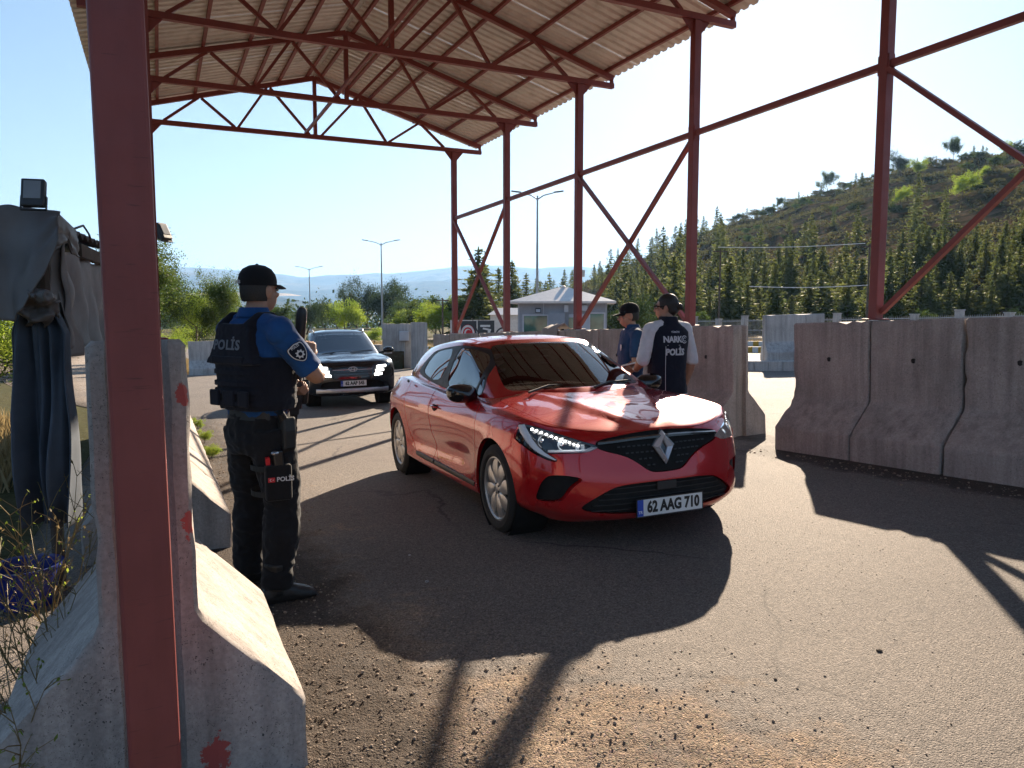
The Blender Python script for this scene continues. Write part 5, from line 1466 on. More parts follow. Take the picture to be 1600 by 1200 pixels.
# rifle, held upright across the chest
er = empty('rifle', off.matrix_world @ Vector((0, 0, 0)), None, 'black rifle held muzzle up by the officer with his back turned', 'rifle')
er.location = (OX, OY, oz); er.rotation_euler = (0, 0, -OYAW); er.scale = (1.09, 1.06, 1.045)
a, b = Vector((-.040, .352, 1.575)), Vector((-.135, .335, .87)); ax = (b - a).normalized(); q = Vector((0, 1, 0)); q = (q - ax * q.dot(ax)).normalized(); sd = ax.cross(q)
RM = basis(a, sd, q, ax)
def rp(m): m.V = [tuple(RM @ Vector(v)) for v in m.V]; return m
m = MB(); m.lathe([(.010, .0), (.020, .004), (.028, .02), (.030, .05), (.028, .20), (.024, .22)], 18); rp(m).build('barrel_sleeve', M['gun'], er, smooth=40)
m = MB(); m.lathe([(.011, .15), (.011, .34)], 10); rp(m).build('barrel', M['gun'], er, smooth=60)
m = MB(); rr = [sup((0, 0, z), .024, .030, 14, .6) for z in (.24, .25, .44, .45)]; m.loft(rr)
for k in range(6): m.box((0, .033, .235 + k * .034), (.02, .012, .016)); m.box((.028, 0, .235 + k * .034), (.012, .02, .016))
rp(m).build('handguard', M['gun'], er)
m = MB(); m.box((0, -.005, .53), (.042, .07, .20)); m.box((0, .04, .52), (.022, .03, .16)); o = rp(m).build('receiver', M['gun'], er); bevel(o, .006)
m = MB(); m.loft([[(-.012, -.03 - k * .035, .47 + k * k * .006), (.012, -.03 - k * .035, .47 + k * k * .006), (.012, -.03 - k * .035, .53 + k * k * .006), (-.012, -.03 - k * .035, .53 + k * k * .006)] for k in range(5)]); rp(m).build('magazine', M['gun'], er, fix=True)
m = MB(); m.bar((0, -.03, .60), (0, -.11, .64), .028, .04, up=(1, 0, 0)); rp(m).build('pistol_grip', M['gun'], er)
m = MB(); m.loft([[(-.018, -.03, z), (.018, -.03, z), (.018, .02 - k * .0, z), (-.018, .02, z)] for k, z in enumerate((.63, .70))] ); m.loft([[(-.02, -.07, z), (.02, -.07, z), (.02, .025, z), (-.02, .025, z)] for z in (.70, .80)]); rp(m).build('stock', M['gun'], er, fix=True)
m = MB(); m.lathe([(.018, .43), (.022, .44), (.022, .56), (.018, .57)], 14, o=(0, .075, 0)); rp(m).build('sight', M['gun'], er, smooth=40)

# ---------- officer in the narcotics vest
def stand(d, **k):
    d = dict(d); d.update(k); return d
base_stand = dict(head=(.0, .03, 1.655), neck=(0, -.012, 1.50), hyaw=0, shR=(.19, -.01, 1.445), shL=(-.19, -.01, 1.445),
  hipR=(.092, -.005, .93), knR=(.10, .03, .52), anR=(.11, -.02, .092), ftR=R(12), hipL=(-.092, -.005, .93), knL=(-.10, .03, .52), anL=(-.12, -.02, .092), ftL=R(-12))
JN = stand(base_stand, hyaw=R(-48), elL=(-.245, .03, 1.17), wrL=(-.20, .235, 1.06), handL=((.1, .0, 1), (.25, .9, .2), (-.5, .2, .2), .8, 1.0),
  elR=(.262, -.03, 1.16), wrR=(.25, .05, .92), handR=((-.8, .2, 0), (0, .15, -1), (-.2, .9, 0), .55, 1.0))
nx_, ny_ = 1.475, 7.25; nzg = ground_z(nx_, ny_)
nar, narb, narH, narT, narS = person('person with tied-back hair and white sleeves in a navy vest lettered NARKO POLİS', (nx_, ny_, nzg), R(-22), JN, dict(skin='skin2', shirt='shirt_white', trousers='trouser', sleeve=1.12), height=1.0)
m = MB()
m.loft([sup((0, y0, z), a, b, 28, .78) for z, a, b, y0 in ((.80, .188, .142, -.01), (.82, .192, .146, -.01), (.95, .186, .142, -.005), (1.08, .182, .138, 0), (1.22, .192, .140, 0), (1.36, .206, .140, -.005), (1.43, .200, .124, -.012), (1.475, .160, .106, -.014), (1.495, .115, .098, -.014), (1.53, .086, .085, -.012), (1.575, .08, .082, -.008))])
v2 = mesh_obj(remesh(m, .007, 4, (.004, 10, 2)), 'vest', M['vest2'], narb, 180)
wrap_on(text_obj('vest_lettering', 'NARK', .080, M['print'], v2, basis((-.030, -.1515, 1.362), (1, 0, 0), (0, 0, 1), (0, -1, 0)), .001, .003, .92, .95), v2)
wrap_on(text_obj('vest_lettering', 'POLİS', .080, M['print'], v2, basis((.0, -.1525, 1.243), (1, 0, 0), (0, .0, 1), (0, -1, .0)), .001, .004, .92, 1.02), v2)
wrap_on(text_obj('vest_lettering', 'TÜRKİYE', .022, M['print'], v2, basis((.0, -.139, 1.432), (1, 0, 0), (0, 0, 1), (0, -1, 0)), .0008, .0006), v2)
m = MB()      # the round target sign that stands for the O
def arc(r0, r1, a0, a1, n=24):
    P = [(math.cos(R(a0 + (a1 - a0) * j / n)), math.sin(R(a0 + (a1 - a0) * j / n))) for j in range(n + 1)]
    V = [(.100 + r * c, -.16, 1.362 + r * s) for r in (r0, r1) for c, s in P]; m.add(V, [(j, j + 1, n + 2 + j, n + 1 + j) for j in range(n)])
arc(.029, .037, 35, 325); arc(.012, .019, 35, 325)
wrap_on(m.build('vest_emblem', M['print'], v2), v2, .0035)
m = MB(); m.loft([sup((0, 0, z), .1955, .1445, 40, .78)[20:41] + [] for z in (1.307, 1.312)], closed=False)
m.tube([(-.105, -.141, 1.30), (-.105, -.141, 1.1), (-.105, -.148, .86)], .0022, 6); m.build('piping', M['print'], v2)
m = MB(); m.loft([sup((0, -.01, z), .196, .150, 40, .78) for z in (.805, .850)], cap=False); m.build('hem_band', M['shirt_white'], v2, smooth=60)
# hair with a bun
m = MB(); m.ell((0, -.020, .040), (.083, .102, .100), 24, 16)
m.ell((.0, -.128, .012), (.036, .032, .034), 14, 10); m.ell((0, -.06, -.02), (.072, .06, .05), 14, 8)
m.V = [tuple(narH @ Vector(v)) for v in m.V if True]
hair = remesh(m, .006, 2, (.003, 40, 1))
bmh = bmesh.new(); bmh.from_mesh(hair); inv = narH.inverted()
rem = [v for v in bmh.verts if (lambda p: p.y > .052 + max(0, p.z - .05) * .9 and p.z < .10)(inv @ v.co)]
bmesh.ops.delete(bmh, geom=rem, context='VERTS'); bmh.to_mesh(hair); bmh.free()
mesh_obj(hair, 'hair', M['hair'], narb, 180)
m = MB()
for sg in (1, -1): m.box((.033 * sg, .106, .010), (.046, .006, .030)); m.bar((.056 * sg, .104, .018), (.080 * sg, -.01, .012), .004, .008)
m.box((0, .108, .018), (.02, .005, .006)); m.V = [tuple(narH @ Vector(v)) for v in m.V]; m.build('sunglasses', M['gloss_black'], narb)
# tablet / paper pad in the hand
A = Vector(JN['wrL']); NP = Matrix.Translation((nx_, ny_, nzg)) @ Matrix.Rotation(R(22), 4, 'Z')
pc = NP @ (A + Vector((.03, .12, .055)))
m = MB(); m.box((0, 0, 0), (.21, .30, .010)); o = m.build('document_pad', M['paper'], loc=pc); bevel(o, .004)
o.rotation_euler = Euler((R(-14), R(-8), R(48))); tag(o, 'white document pad held flat by the person in the lettered vest', 'document')
m = MB(); m.box((0, -.01, .0062), (.17, .24, .002)); m.build('paper_sheet', M['plate_white'], o)
m = MB(); m.lathe([(.033, -.012), (.036, 0), (.033, .012)], 16); m.V = [tuple(Matrix.Translation(lerp(JN['elL'], JN['wrL'], .9)) @ (lerp(JN['wrL'], JN['elL'], 1) - Vector(JN['wrL'])).to_track_quat('Z', 'Y').to_matrix().to_4x4() @ Vector(v)) for v in m.V]; m.build('wrist_watch', M['satin'], narb)

# ---------- officer in the blue shirt and cap by the car window
JB = stand(base_stand, hyaw=R(6), hpitch=R(-6), elL=(-.25, .02, 1.165), wrL=(-.21, .20, 1.02), handL=((.6, .2, .4), (.3, .8, -.2), (.2, .2, .8), .7, 1.0),
  elR=(.25, .02, 1.165), wrR=(.20, .19, 1.00), handR=((-.6, .2, .4), (-.3, .8, -.2), (-.2, .2, .8), .7, 1.0))
bx, by = 1.205, 7.72; bz = ground_z(bx, by)
blu, blub, bluH, bluT, bluS = person('officer in navy polo shirt and black cap facing left beside the red car', (bx, by, bz), R(-98), JB, dict(skin='skin', shirt='shirt_navy', trousers='trouser', sleeve=.78), height=.965)
cap_on(bluH, blub, 'cap')
m = MB(); m.prism([(-.085 + .02 * x, .132, 1.33 + .028 * y) for x, y in ((-1, 1), (0, 1.2), (1, 1), (1, 0), (0, -1.2), (-1, 0))], (0, .004, 0)); m.build('chest_badge', M['print'], bluS, fix=True)
for sg in (1, -1): m = MB(); m.box((.135 * sg, -.012, 1.487), (.09, .045, .008), rot=(0, .42 * sg, 0)); m.build('epaulette', M['vest2'], bluS)

# ---------- the two people behind the SUV windscreen
for sg, lb, sh in ((1, 'driver in a dark top behind the steering wheel of the dark SUV', 'vest2'), (-1, 'front passenger in a pale top sitting in the dark SUV', 'seat_light')):
    Jd = dict(base_stand); 
    e = empty('person', (0, 0, 0), None, lb, 'person'); e.matrix_world = SUV_MW @ Matrix.Translation((-1.42, .36 * sg, -.30)) @ Matrix.Rotation(R(-90), 4, 'Z')
    m = MB(); tor = [(.95, .16, .115, 0), (1.08, .15, .105, .005), (1.2, .16, .11, .0), (1.32, .18, .115, -.005), (1.42, .175, .10, -.012), (1.475, .13, .08, -.015), (1.505, .065, .06, -.01)]
    m.loft([sup((0, y0, z), a, b) for z, a, b, y0 in tor]); m.tube([(0, -.012, 1.49), (0, .02, 1.62)], [.06, .055], 12)
    HM = head_geo(m, Vector((0, .03, 1.645)), R(5 * sg))
    for s_ in (1, -1):
        w_ = (.12 * s_, .42, 1.30) if sg == 1 else (.14 * s_, .28, 1.05)
        limb(m, (.19 * s_, -.01, 1.43), (.24 * s_, .16, 1.20), w_, .055, .043, .03); hand(m, w_, (-.5 * s_, 0, -.5), (-.1 * s_, .6, .4), (-.4 * s_, 0, .8), .9)
        limb(m, (.09 * s_, .02, .95), (.12 * s_, .46, .98), (.13 * s_, .62, .62), .085, .06, .045)
    bo = mesh_obj(remesh(m, .008, 3), 'body', M['skin'], e, 180)
    m = MB(); m.loft([sup((0, y0, z), a * 1.1, b * 1.12) for z, a, b, y0 in tor])
    for s_ in (1, -1): m.tube([(.185 * s_, -.01, 1.44), (.215 * s_, .07, 1.32), (.235 * s_, .14, 1.22)], [.068, .066, .062], 12)
    mesh_obj(remesh(m, .009, 3), 'shirt', M[sh], bo, 180)
    m = MB(); m.ell((0, -.018, .045), (.081, .100, .094), 20, 12); m.V = [tuple(HM @ Vector(v)) for v in m.V if True]; me = mb_mesh(m)
    bmh = bmesh.new(); bmh.from_mesh(me); inv = HM.inverted(); rem = [v for v in bmh.verts if (lambda p: (p.y > .05 and p.z < .085) or p.z < -.02)(inv @ v.co)]
    bmesh.ops.delete(bmh, geom=rem, context='VERTS'); bmh.to_mesh(me); bmh.free(); mesh_obj(me, 'hair', M['hair'], bo, 180)
# ------------------------------------------------------------------ terrain beyond: hill on the right, far mountains
def az_of(px): return math.atan((px - 800) / 1190)
SKY_PX = [600, 700, 780, 820, 860, 900, 950, 1000, 1050, 1100, 1150, 1200, 1250, 1300, 1350, 1400, 1500, 1600, 1800, 2300, 3200]
SKY_Y = [500, 500, 492, 482, 468, 450, 426, 408, 388, 366, 350, 338, 318, 306, 288, 276, 262, 246, 230, 220, 260]
SK_AZ = [az_of(p) for p in SKY_PX]
SK_EL = [math.atan((490 - y) / 1190 * math.cos(a)) for y, a in zip(SKY_Y, SK_AZ)]
def hill_rise(x, y):
    a = math.atan2(x, y); r = math.hypot(x, y)
    el = float(np.interp(a, SK_AZ, SK_EL)); 
    if el <= 0: return 0
    q = float(np.interp(a, [az_of(820), az_of(1000), az_of(1600)], [0, .5, 1]))
    r0 = 130 - 68 * q; rc = 330 - 100 * q
    Hc = max(0, CAM_H + rc * math.tan(el) - G0(x / r * rc, y / r * rc))
    t = (r - r0) / (rc - r0)
    if t <= 0: return 0
    if t < 1:
        z = Hc * t
        # terrace steps on the upper slope
        st = Hc * (math.floor(t * 7) + min(1, (t * 7 % 1) * 3.2)) / 7
        k = min(1, max(0, (t - .32) / .12)) * .40
        z = z * (1 - k) + min(st, Hc) * k
    else: z = Hc * (1 - .12 * min(1, (t - 1) / 1.2))
    z += (mnoise.noise((x / 14, y / 14, 1)) * .45 + mnoise.noise((x / 4.5, y / 4.5, 2)) * .14) * min(1, t * 4)
    return max(z, .02)
def hill_z(x, y): return G0(x, y) + hill_rise(x, y)
def mat_hill():
    t = NT('hill_soil'); c = t.coord()
    n1 = t.noise(c, .05, 6, .65); n2 = t.noise(c, .35, 6, .7); n3 = t.noise(c, 2.5, 4, .7)
    col = t.ramp(n1, [(.32, (.066, .044, .029)), (.5, (.105, .071, .047)), (.75, (.21, .15, .098))])
    col = t.mix(t.ramp(n2, [(.40, 0), (.56, .9)]), col, (.030, .032, .014))
    t.set(Specular_IOR_Level=.0)
    return t.out(col, .95, t.bump(n3, .7, .25))
M['hill'] = mat_hill()
def build_hill():
    azs = np.linspace(az_of(700), R(78), 170); rs = list(np.arange(58, 130, 3.0)) + list(np.arange(130, 420, 5.0)) + [460, 520, 600, 700]
    V = []; F = []
    for r in rs:
        for a in azs:
            x, y = r * math.sin(a), r * math.cos(a); h = hill_rise(x, y)
            V.append((x, y, G0(x, y) + (h if h > 0 else -.4 - (r - 58) * .02)))
    n = len(azs)
    for i in range(len(rs) - 1):
        for j in range(n - 1): k = i * n + j; F.append((k, k + 1, k + 1 + n, k + n))
    m = MB(); m.add(V, F); tag(m.build('hill', M['hill'], smooth=180, fix=True), kind='structure')
build_hill()
def mat_mountain():
    t = NT('mountain_scrub'); c = t.coord()
    n1 = t.noise(c, .0011, 7, .62); n2 = t.noise(c, .006, 6, .65)
    col = t.ramp(n1, [(.35, (.045, .055, .03)), (.52, (.085, .082, .05)), (.68, (.20, .16, .10))])
    col = t.mix(t.ramp(n2, [(.45, 0), (.6, .8)]), col, (.028, .036, .02))
    t.set(Specular_IOR_Level=.0)
    return t.out(col, .95)
M['mountain'] = mat_mountain()
def build_mountains():
    px = [-2500, -600, 0, 250, 330, 400, 470, 540, 600, 660, 720, 780, 840, 900, 1000, 1600, 4000]
    yy = [430, 418, 414, 419, 421, 427, 436, 434, 431, 425, 418, 417, 423, 421, 428, 425, 440]
    A = [az_of(p) for p in px]; E_ = [(490 - y) / 1190 * math.cos(a) for y, a in zip(yy, A)]
    azs = np.linspace(R(-74), R(62), 420); rs = np.concatenate([np.linspace(2300, 8200, 44), [8600, 9300, 10500]])
    V = []; F = []
    for r in rs:
        for a in azs:
            x, y = r * math.sin(a), r * math.cos(a); el = float(np.interp(a, A, E_))
            t = (r - 2300) / 5900
            Hc = CAM_H + 8200 * el
            s = min(1, t); p = s ** 1.25 * .55 + (s * s * (3 - 2 * s)) * .45
            z = -98 + (Hc + 98) * p
            rid = mnoise.noise((x / 900, y / 900, 5)) * 70 + (1 - 2 * abs(mnoise.noise((x / 620, y / 620, 9)))) * 55 + mnoise.noise((x / 240, y / 240, 4)) * 22
            z += rid * math.sin(math.pi * min(1, max(0, t))) ** .7 * .9
            # flat-topped scarp near the crest
            if t > .86 and t <= 1: z = max(z, Hc * .90 + mnoise.noise((x / 300, y / 300, 2)) * 6)
            if t > 1: z = Hc - (t - 1) * 300
            elif t > .97: z = Hc + mnoise.noise((x / 500, y / 500, 7)) * 9 + mnoise.noise((x / 130, y / 130, 7)) * 4
            V.append((x, y, z))
    n = len(azs)
    for i in range(len(rs) - 1):
        for j in range(n - 1): k = i * n + j; F.append((k, k + 1, k + 1 + n, k + n))
    m = MB(); m.add(V, F); tag(m.build('mountains', M['mountain'], smooth=180, fix=True), kind='structure')
    # nearer rocky spur and pale field
    V = []; F = []
    nx2, nr2 = 120, 14
    for i in range(nr2 + 1):
        r = 1500 + 60 * i
        for j in range(nx2 + 1):
            p = 640 + (1000 - 640) * j / nx2; a = az_of(p); y_ = float(np.interp(p, [640, 690, 730, 765, 800, 1000], [492, 473, 458, 452, 452, 452])); t = i / nr2
            hc = CAM_H + 2340 * (490 - y_) / 1190 * math.cos(a); z = -95 + (hc + 95) * (t ** .8) + mnoise.noise((p / 9, r / 90, 3)) * 9 * math.sin(math.pi * t) + mnoise.noise((p / 3, r / 30, 3)) * 3
            V.append((r * math.sin(a), r * math.cos(a), z))
    for i in range(nr2):
        for j in range(nx2): k = i * (nx2 + 1) + j; F.append((k, k + 1, k + 2 + nx2, k + 1 + nx2))
    m = MB(); m.add(V, F); tag(m.build('rocky_spur', M['hill'], smooth=180, fix=True), kind='structure')
    V = []; F = []
    for i in range(9):
        for j in range(61):
            p = 180 + 360 * j / 60; a = az_of(p); r = 2200 + 110 * i; top = float(np.interp(p, [180, 250, 300, 420, 475, 540], [462, 461, 460, 462, 470, 486])); t = i / 8
            hc = CAM_H + 3080 * (490 - top) / 1190 * math.cos(a); z = -95 + (hc + 95) * t ** .7 + mnoise.noise((p / 12, r / 200, 6)) * 7 * math.sin(math.pi * t)
            V.append((r * math.sin(a), r * math.cos(a), z))
    for i in range(8):
        for j in range(60): k = i * 61 + j; F.append((k, k + 1, k + 62, k + 61))
    m = MB(); m.add(V, F); tag(m.build('foothill_terrain', M['mountain'], smooth=180, fix=True), kind='structure')
    V = []; F = []
    for j in range(41):
        p = 262 + 212 * j / 40; a = az_of(p); r = 3090
        t0 = 461.5 + .8 * math.sin(j * .5); th = 6.5 * (1 - abs(j / 20 - 1) ** 3)
        for y_ in (t0 - th * .55, t0 + th * .45):
            V.append((r * math.sin(a), r * math.cos(a), CAM_H + r * (490 - y_) / 1190 * math.cos(a)))
            r -= 60
    for j in range(40): F.append((2*j, 2*j + 2, 2*j + 3, 2*j + 1))
    m = MB(); m.add(V, F); tag(m.build('stubble_field', M['stubble'], smooth=180, fix=True), kind='structure')
M['stubble'] = plain('stubble_field', (.42, .29, .17), .95)
build_mountains()

# ------------------------------------------------------------------ vegetation
def mat_leaf(name, col, col2, trans=.45, sc=.6):
    t = NT(name); c = t.coord(); oi = t.n('ObjectInfo')
    v = t.n('VectorMath', operation='ADD'); t.l(c, v.inputs[0]); t.l(oi.outputs['Location'], v.inputs[1])
    n = t.noise(v.outputs[0], sc, 3); k = t.mix(t.ramp(n, [(.35, 0), (.65, 1)]), col, col2)
    k = t.mix(t.math('MULTIPLY', oi.outputs['Random'], .35), k, tuple(x * .6 for x in col))
    d = t.n('BsdfDiffuse'); tr = t.n('BsdfTranslucent'); mx = t.n('MixShader'); mx.inputs[0].default_value = trans
    g = t.n('BsdfGlossy', i_Roughness=.45); g.inputs[0].default_value = (.5, .5, .45, 1); m2 = t.n('MixShader'); m2.inputs[0].default_value = .04
    t.l(k, d.inputs[0]); t.l(k, tr.inputs[0]); t.l(d.outputs[0], mx.inputs[1]); t.l(tr.outputs[0], mx.inputs[2]); t.l(mx.outputs[0], m2.inputs[1]); t.l(g.outputs[0], m2.inputs[2])
    t.l(m2.outputs[0], t.t.nodes['Material Output'].inputs[0]); return t.m
M['needle'] = mat_leaf('conifer_needles', (.080, .108, .032), (.18, .195, .055), .5)
M['needle_dry'] = mat_leaf('scrub_leaves', (.060, .066, .022), (.14, .125, .045), .45)
M['leaf'] = mat_leaf('green_leaves', (.045, .085, .018), (.095, .13, .025), .5)
M['leaf_bright'] = mat_leaf('yellow_green_leaves', (.22, .33, .035), (.33, .40, .055), .55)
M['leaf_dark'] = mat_leaf('dark_green_leaves', (.025, .05, .016), (.05, .075, .02), .4)
M['bark'] = plain('bark', (.085, .062, .045), .95, bump=.6, bscale=12)
M['straw'] = mat_leaf('dry_grass', (.26, .19, .09), (.36, .27, .13), .4, 2)
def quads_mesh(name, C, U, Wv, mat):
    """many small leaf quads: centres C, half axes U, W (n,3)"""
    n = len(C); V = np.empty((n, 4, 3)); V[:, 0] = C - U; V[:, 1] = C + Wv * .9 ; V[:, 2] = C + U; V[:, 3] = C - Wv * .9
    me = bpy.data.meshes.new(name); me.vertices.add(n * 4); me.vertices.foreach_set('co', V.reshape(-1).astype('f'))
    me.loops.add(n * 4); me.loops.foreach_set('vertex_index', np.arange(n * 4, dtype='i'))
    me.polygons.add(n); me.polygons.foreach_set('loop_start', np.arange(0, n * 4, 4, dtype='i'))
    me.materials.append(mat); me.update(calc_edges=True); me.validate(); return me
def unit(v): return v / (np.linalg.norm(v, axis=-1, keepdims=True) + 1e-9)
def conifer_meshes(seed, H=6.5, wid=1.5, lean=1.0, mat='needle', dens=1.0):
    g = np.random.default_rng(seed); C = []; U = []; Wv = []
    nl = int(26 * dens)
    for i in range(nl):
        h = .06 + .93 * (i / nl) ** .92; rad = wid * (1 - h) ** .68 * (1 + .18 * g.normal()) + .06; nb = int(6 + 9 * (1 - h))
        for b in range(nb):
            a = g.uniform(0, 6.283); L = rad * g.uniform(.65, 1.15); dz = -.18 * L + g.normal() * .06 + L * .12 * h
            k = max(3, int(L * 6 * dens))
            for q in range(k):
                f = (q + g.uniform(.2, .9)) / k; p = np.array([math.cos(a) * L * f, math.sin(a) * L * f, h * H + dz * f + .10 * f * f * L])
                d = np.array([math.cos(a + g.normal() * .5), math.sin(a + g.normal() * .5), g.normal() * .5 + .12]); s = (.30 * (1 - .35 * f) + .06) * (.75 + .25 * (1 - h))
                up = np.array([g.normal() * .45, g.normal() * .45, 1.0]); w = np.cross(d, up); w /= np.linalg.norm(w)
                C.append(p); U.append(d / np.linalg.norm(d) * s); Wv.append(w * s * .45)
    for q in range(10): C.append([g.normal() * .03, g.normal() * .03, H * (.93 + .007 * q)]); U.append([0, 0, .14]); a = g.uniform(0, 6.28); Wv.append([.05 * math.cos(a), .05 * math.sin(a), 0])
    crown = quads_mesh('crown', np.array(C), np.array(U), np.array(Wv), M[mat])
    m = MB(); m.tube([(0, 0, -.3), (0, 0, H * .4), (0, 0, H * .9)], [H * .016, H * .011, .01], 6)
    me = mb_mesh(m); me.name = 'trunk'; me.materials.append(M['bark']); return crown, me
def leafy_meshes(seed, H=6, wid=2.2, nleaf=3500, ls=.14, mat='leaf', trunk_h=.22, shape=1.0):
    g = np.random.default_rng(seed); m = MB(); tips = []
    def grow(p, d, L, r, lev):
        pts = [p]; rr = [r]
        for s in range(4):
            d = unit(d + g.normal(size=3) * .16 + np.array([0, 0, .06])); p = p + d * L / 4; pts.append(p); rr.append(r * (1 - .17 * (s + 1)))
        m.tube([tuple(q) for q in pts], rr, 6 if lev < 2 else 4)
        if lev >= 3: tips.append((p, L)); return
        nb = (5, 4, 3)[lev] 
        for b in range(nb):
            a = g.uniform(0, 6.283); q = pts[g.integers(1 if lev else 2, 5)]
            side = np.array([math.cos(a), math.sin(a), 0]); nd = unit(d * .65 + side * (.85 if lev == 0 else .75) + np.array([0, 0, .15]))
            grow(q, nd, L * g.uniform(.55, .78), rr[-1] * .7, lev + 1)
        tips.append((p, L * .7))
    grow(np.array([0, 0, -.2]), np.array([g.normal() * .05, g.normal() * .05, 1.]), H * .42, H * .020, 0)
    T = np.array([t[0] for t in tips]); 
    mx = T.max(0); mn = T.min(0)
    sc = np.array([wid / max(.3, (mx[0] - mn[0]) / 2), wid / max(.3, (mx[1] - mn[1]) / 2), (H * .93) / mx[2]])
    m.V = [tuple(np.array(v) * [sc[0] if v[2] > .3 else 1, sc[1] if v[2] > .3 else 1, sc[2]]) for v in m.V]; T = T * sc
    idx = g.integers(0, len(T), nleaf); spread = np.array([wid * .125, wid * .125, H * .05])
    C = T[idx] + g.normal(size=(nleaf, 3)) * spread * (.6 + .8 * g.random((nleaf, 1))); C[:, 2] = np.maximum(C[:, 2], H * trunk_h * .6)
    d = unit(g.normal(size=(nleaf, 3)) + [0, 0, -.2]); w = unit(np.cross(d, g.normal(size=(nleaf, 3)))); s = ls * (.6 + .7 * g.random((nleaf, 1)))
    crown = quads_mesh('crown', C, d * s, w * s * .55, M[mat])
    me = mb_mesh(m); me.name = 'trunk'; me.materials.append(M['bark']); return crown, me
def plant_tree(name, meshes, loc, sc, rz, label, cat='tree', group=None, parts=True, sz=None):
    cr, tk = meshes
    if parts:
        e = empty(name, loc, (0, 0, rz), label, cat, group); e.scale = (sc, sc, sz or sc)
        for nm, me in (('crown', cr), ('trunk', tk)):
            o = bpy.data.objects.new(nm, me); COL.objects.link(o); o.parent = e
    else:
        e = bpy.data.objects.new(name, cr); COL.objects.link(e); e.location = loc; e.rotation_euler = (0, 0, rz); e.scale = (sc, sc, sz or sc); tag(e, label, cat, group)
    return e
CON = [conifer_meshes(20 + i, 6.5, w, dens=d) for i, (w, d) in enumerate(((1.7, 1), (2.0, 1.1), (1.45, .9), (2.2, 1.1), (1.85, .9)))]
CONF = [conifer_meshes(40 + i, 5.0, w, dens=.6) for i, w in enumerate((1.5, 1.8, 1.3))]
BUSH = [leafy_meshes(60 + i, 2.2, 1.5, 1800, .10, m_, .05) for i, m_ in enumerate(('needle_dry', 'leaf_dark', 'needle_dry', 'leaf'))]
BRI = [leafy_meshes(70 + i, 6, 2.3, 6000, .11, 'leaf_bright') for i in range(2)]
DEC = [leafy_meshes(80 + i, 7, w, 9000, .10, m_) for i, (w, m_) in enumerate(((2.4, 'leaf'), (2.0, 'leaf'), (2.8, 'leaf_dark'), (2.3, 'leaf_bright')))]
NEARL = [leafy_meshes(90 + i, 7.5, w, 24000, .052, m_, .1) for i, (w, m_) in enumerate(((1.9, 'leaf'), (1.7, 'leaf'), (2.2, 'leaf_bright')))]
def polar(px, r): a = az_of(px); return r * math.sin(a), r * math.cos(a)
gr = random.Random(5)
cells = []
# front belt of conifers above the fence, then rows further up
def try_conifer(px, r, h, far=False):
    x, y = polar(px, r)
    for (cx, cy, cr) in cells:
        if (cx - x) ** 2 + (cy - y) ** 2 < cr * cr: return False
    cells.append((x, y, 1.55 if not far else 2.6))
    z = hill_z(x, y)
    if far: plant_tree('conifer_tree', gr.choice(CONF), (x, y, z - .1), h / 5.0, gr.uniform(0, 6.28), 'small dark conifer high among the hillside plantation', group='conifers on the hillside', parts=False, sz=h / 5.0 * gr.uniform(.9, 1.25))
    else: plant_tree('conifer_tree', gr.choice(CON), (x, y, z - .1), h / 6.5, gr.uniform(0, 6.28), 'dark green conifer in the belt of trees at the foot of the hill', group='conifers at the foot of the hill', sz=h / 6.5 * gr.uniform(.68, 1.18))
    return True
nplace = 0
while nplace < 420:
    px = gr.uniform(960, 1680); lo = float(np.interp(px, [960, 1100, 1300], [92, 72, 66])); r = lo + (gr.random() ** 1.5) * float(np.interp(px, [960, 1100, 1600], [60, 38, 26]))
    nplace += 1; try_conifer(px, r, gr.uniform(4.2, 7.4) * float(np.interp(px, [1100, 1350, 1650], [1, .82, .66])))
for _ in range(100):
    px = gr.uniform(800, 1130); r = gr.uniform(105, 300) if px > 900 else gr.uniform(125, 320)
    try_conifer(px, r, gr.uniform(4.5, 8.5), True)
for _ in range(16):
    px = gr.uniform(1100, 1480); r = gr.uniform(105, 135); try_conifer(px, r, gr.uniform(4, 6.5), True)
for i_, (px, r, h) in enumerate(((737, 83, 7.5), (748, 78, 9.5), (758, 88, 8.5), (779, 104, 9), (800, 98, 9.5), (822, 102, 8.0))):
    x, y = polar(px, r); plant_tree('conifer_tree', CON[int(px) % 5], (x, y, hill_z(x, y) - .2), h / 6.5, px, 'dark conifer, %s from the left of the six tall ones behind the hut' % ['first', 'second', 'third', 'fourth', 'fifth', 'sixth'][i_], group='conifers behind the hut', sz=h / 6.5)
# scrub on the upper slope
for _ in range(210):
    px = gr.uniform(1060, 1680); t = gr.choice([gr.uniform(.40, .62), gr.uniform(.72, 1.02), gr.uniform(.9, 1.02), gr.uniform(.93, 1.0)])
    q = float(np.interp(px, [820, 1000, 1600], [0, .5, 1])); r = (130 - 68 * q) + t * (200 - 32 * q); x, y = polar(px, r)
    s_ = gr.uniform(.45, 1.25) * (1.0 if t > .7 else .8)
    if gr.random() < .25: plant_tree('conifer_tree', gr.choice(CONF), (x, y, hill_z(x, y) - .1), s_ * .75, gr.uniform(0, 6), 'young conifer among the scrub on the upper slope', group='young conifers on the upper slope', parts=False)
    else: plant_tree('scrub_bush', gr.choice(BUSH), (x, y, hill_z(x, y) - .1), s_ * 1.1, gr.uniform(0, 6), 'low scrub bush on the terraced upper slope of the hill', 'bush', 'scrub bushes on the hill', parts=False, sz=s_ * gr.uniform(.7, 1.3))
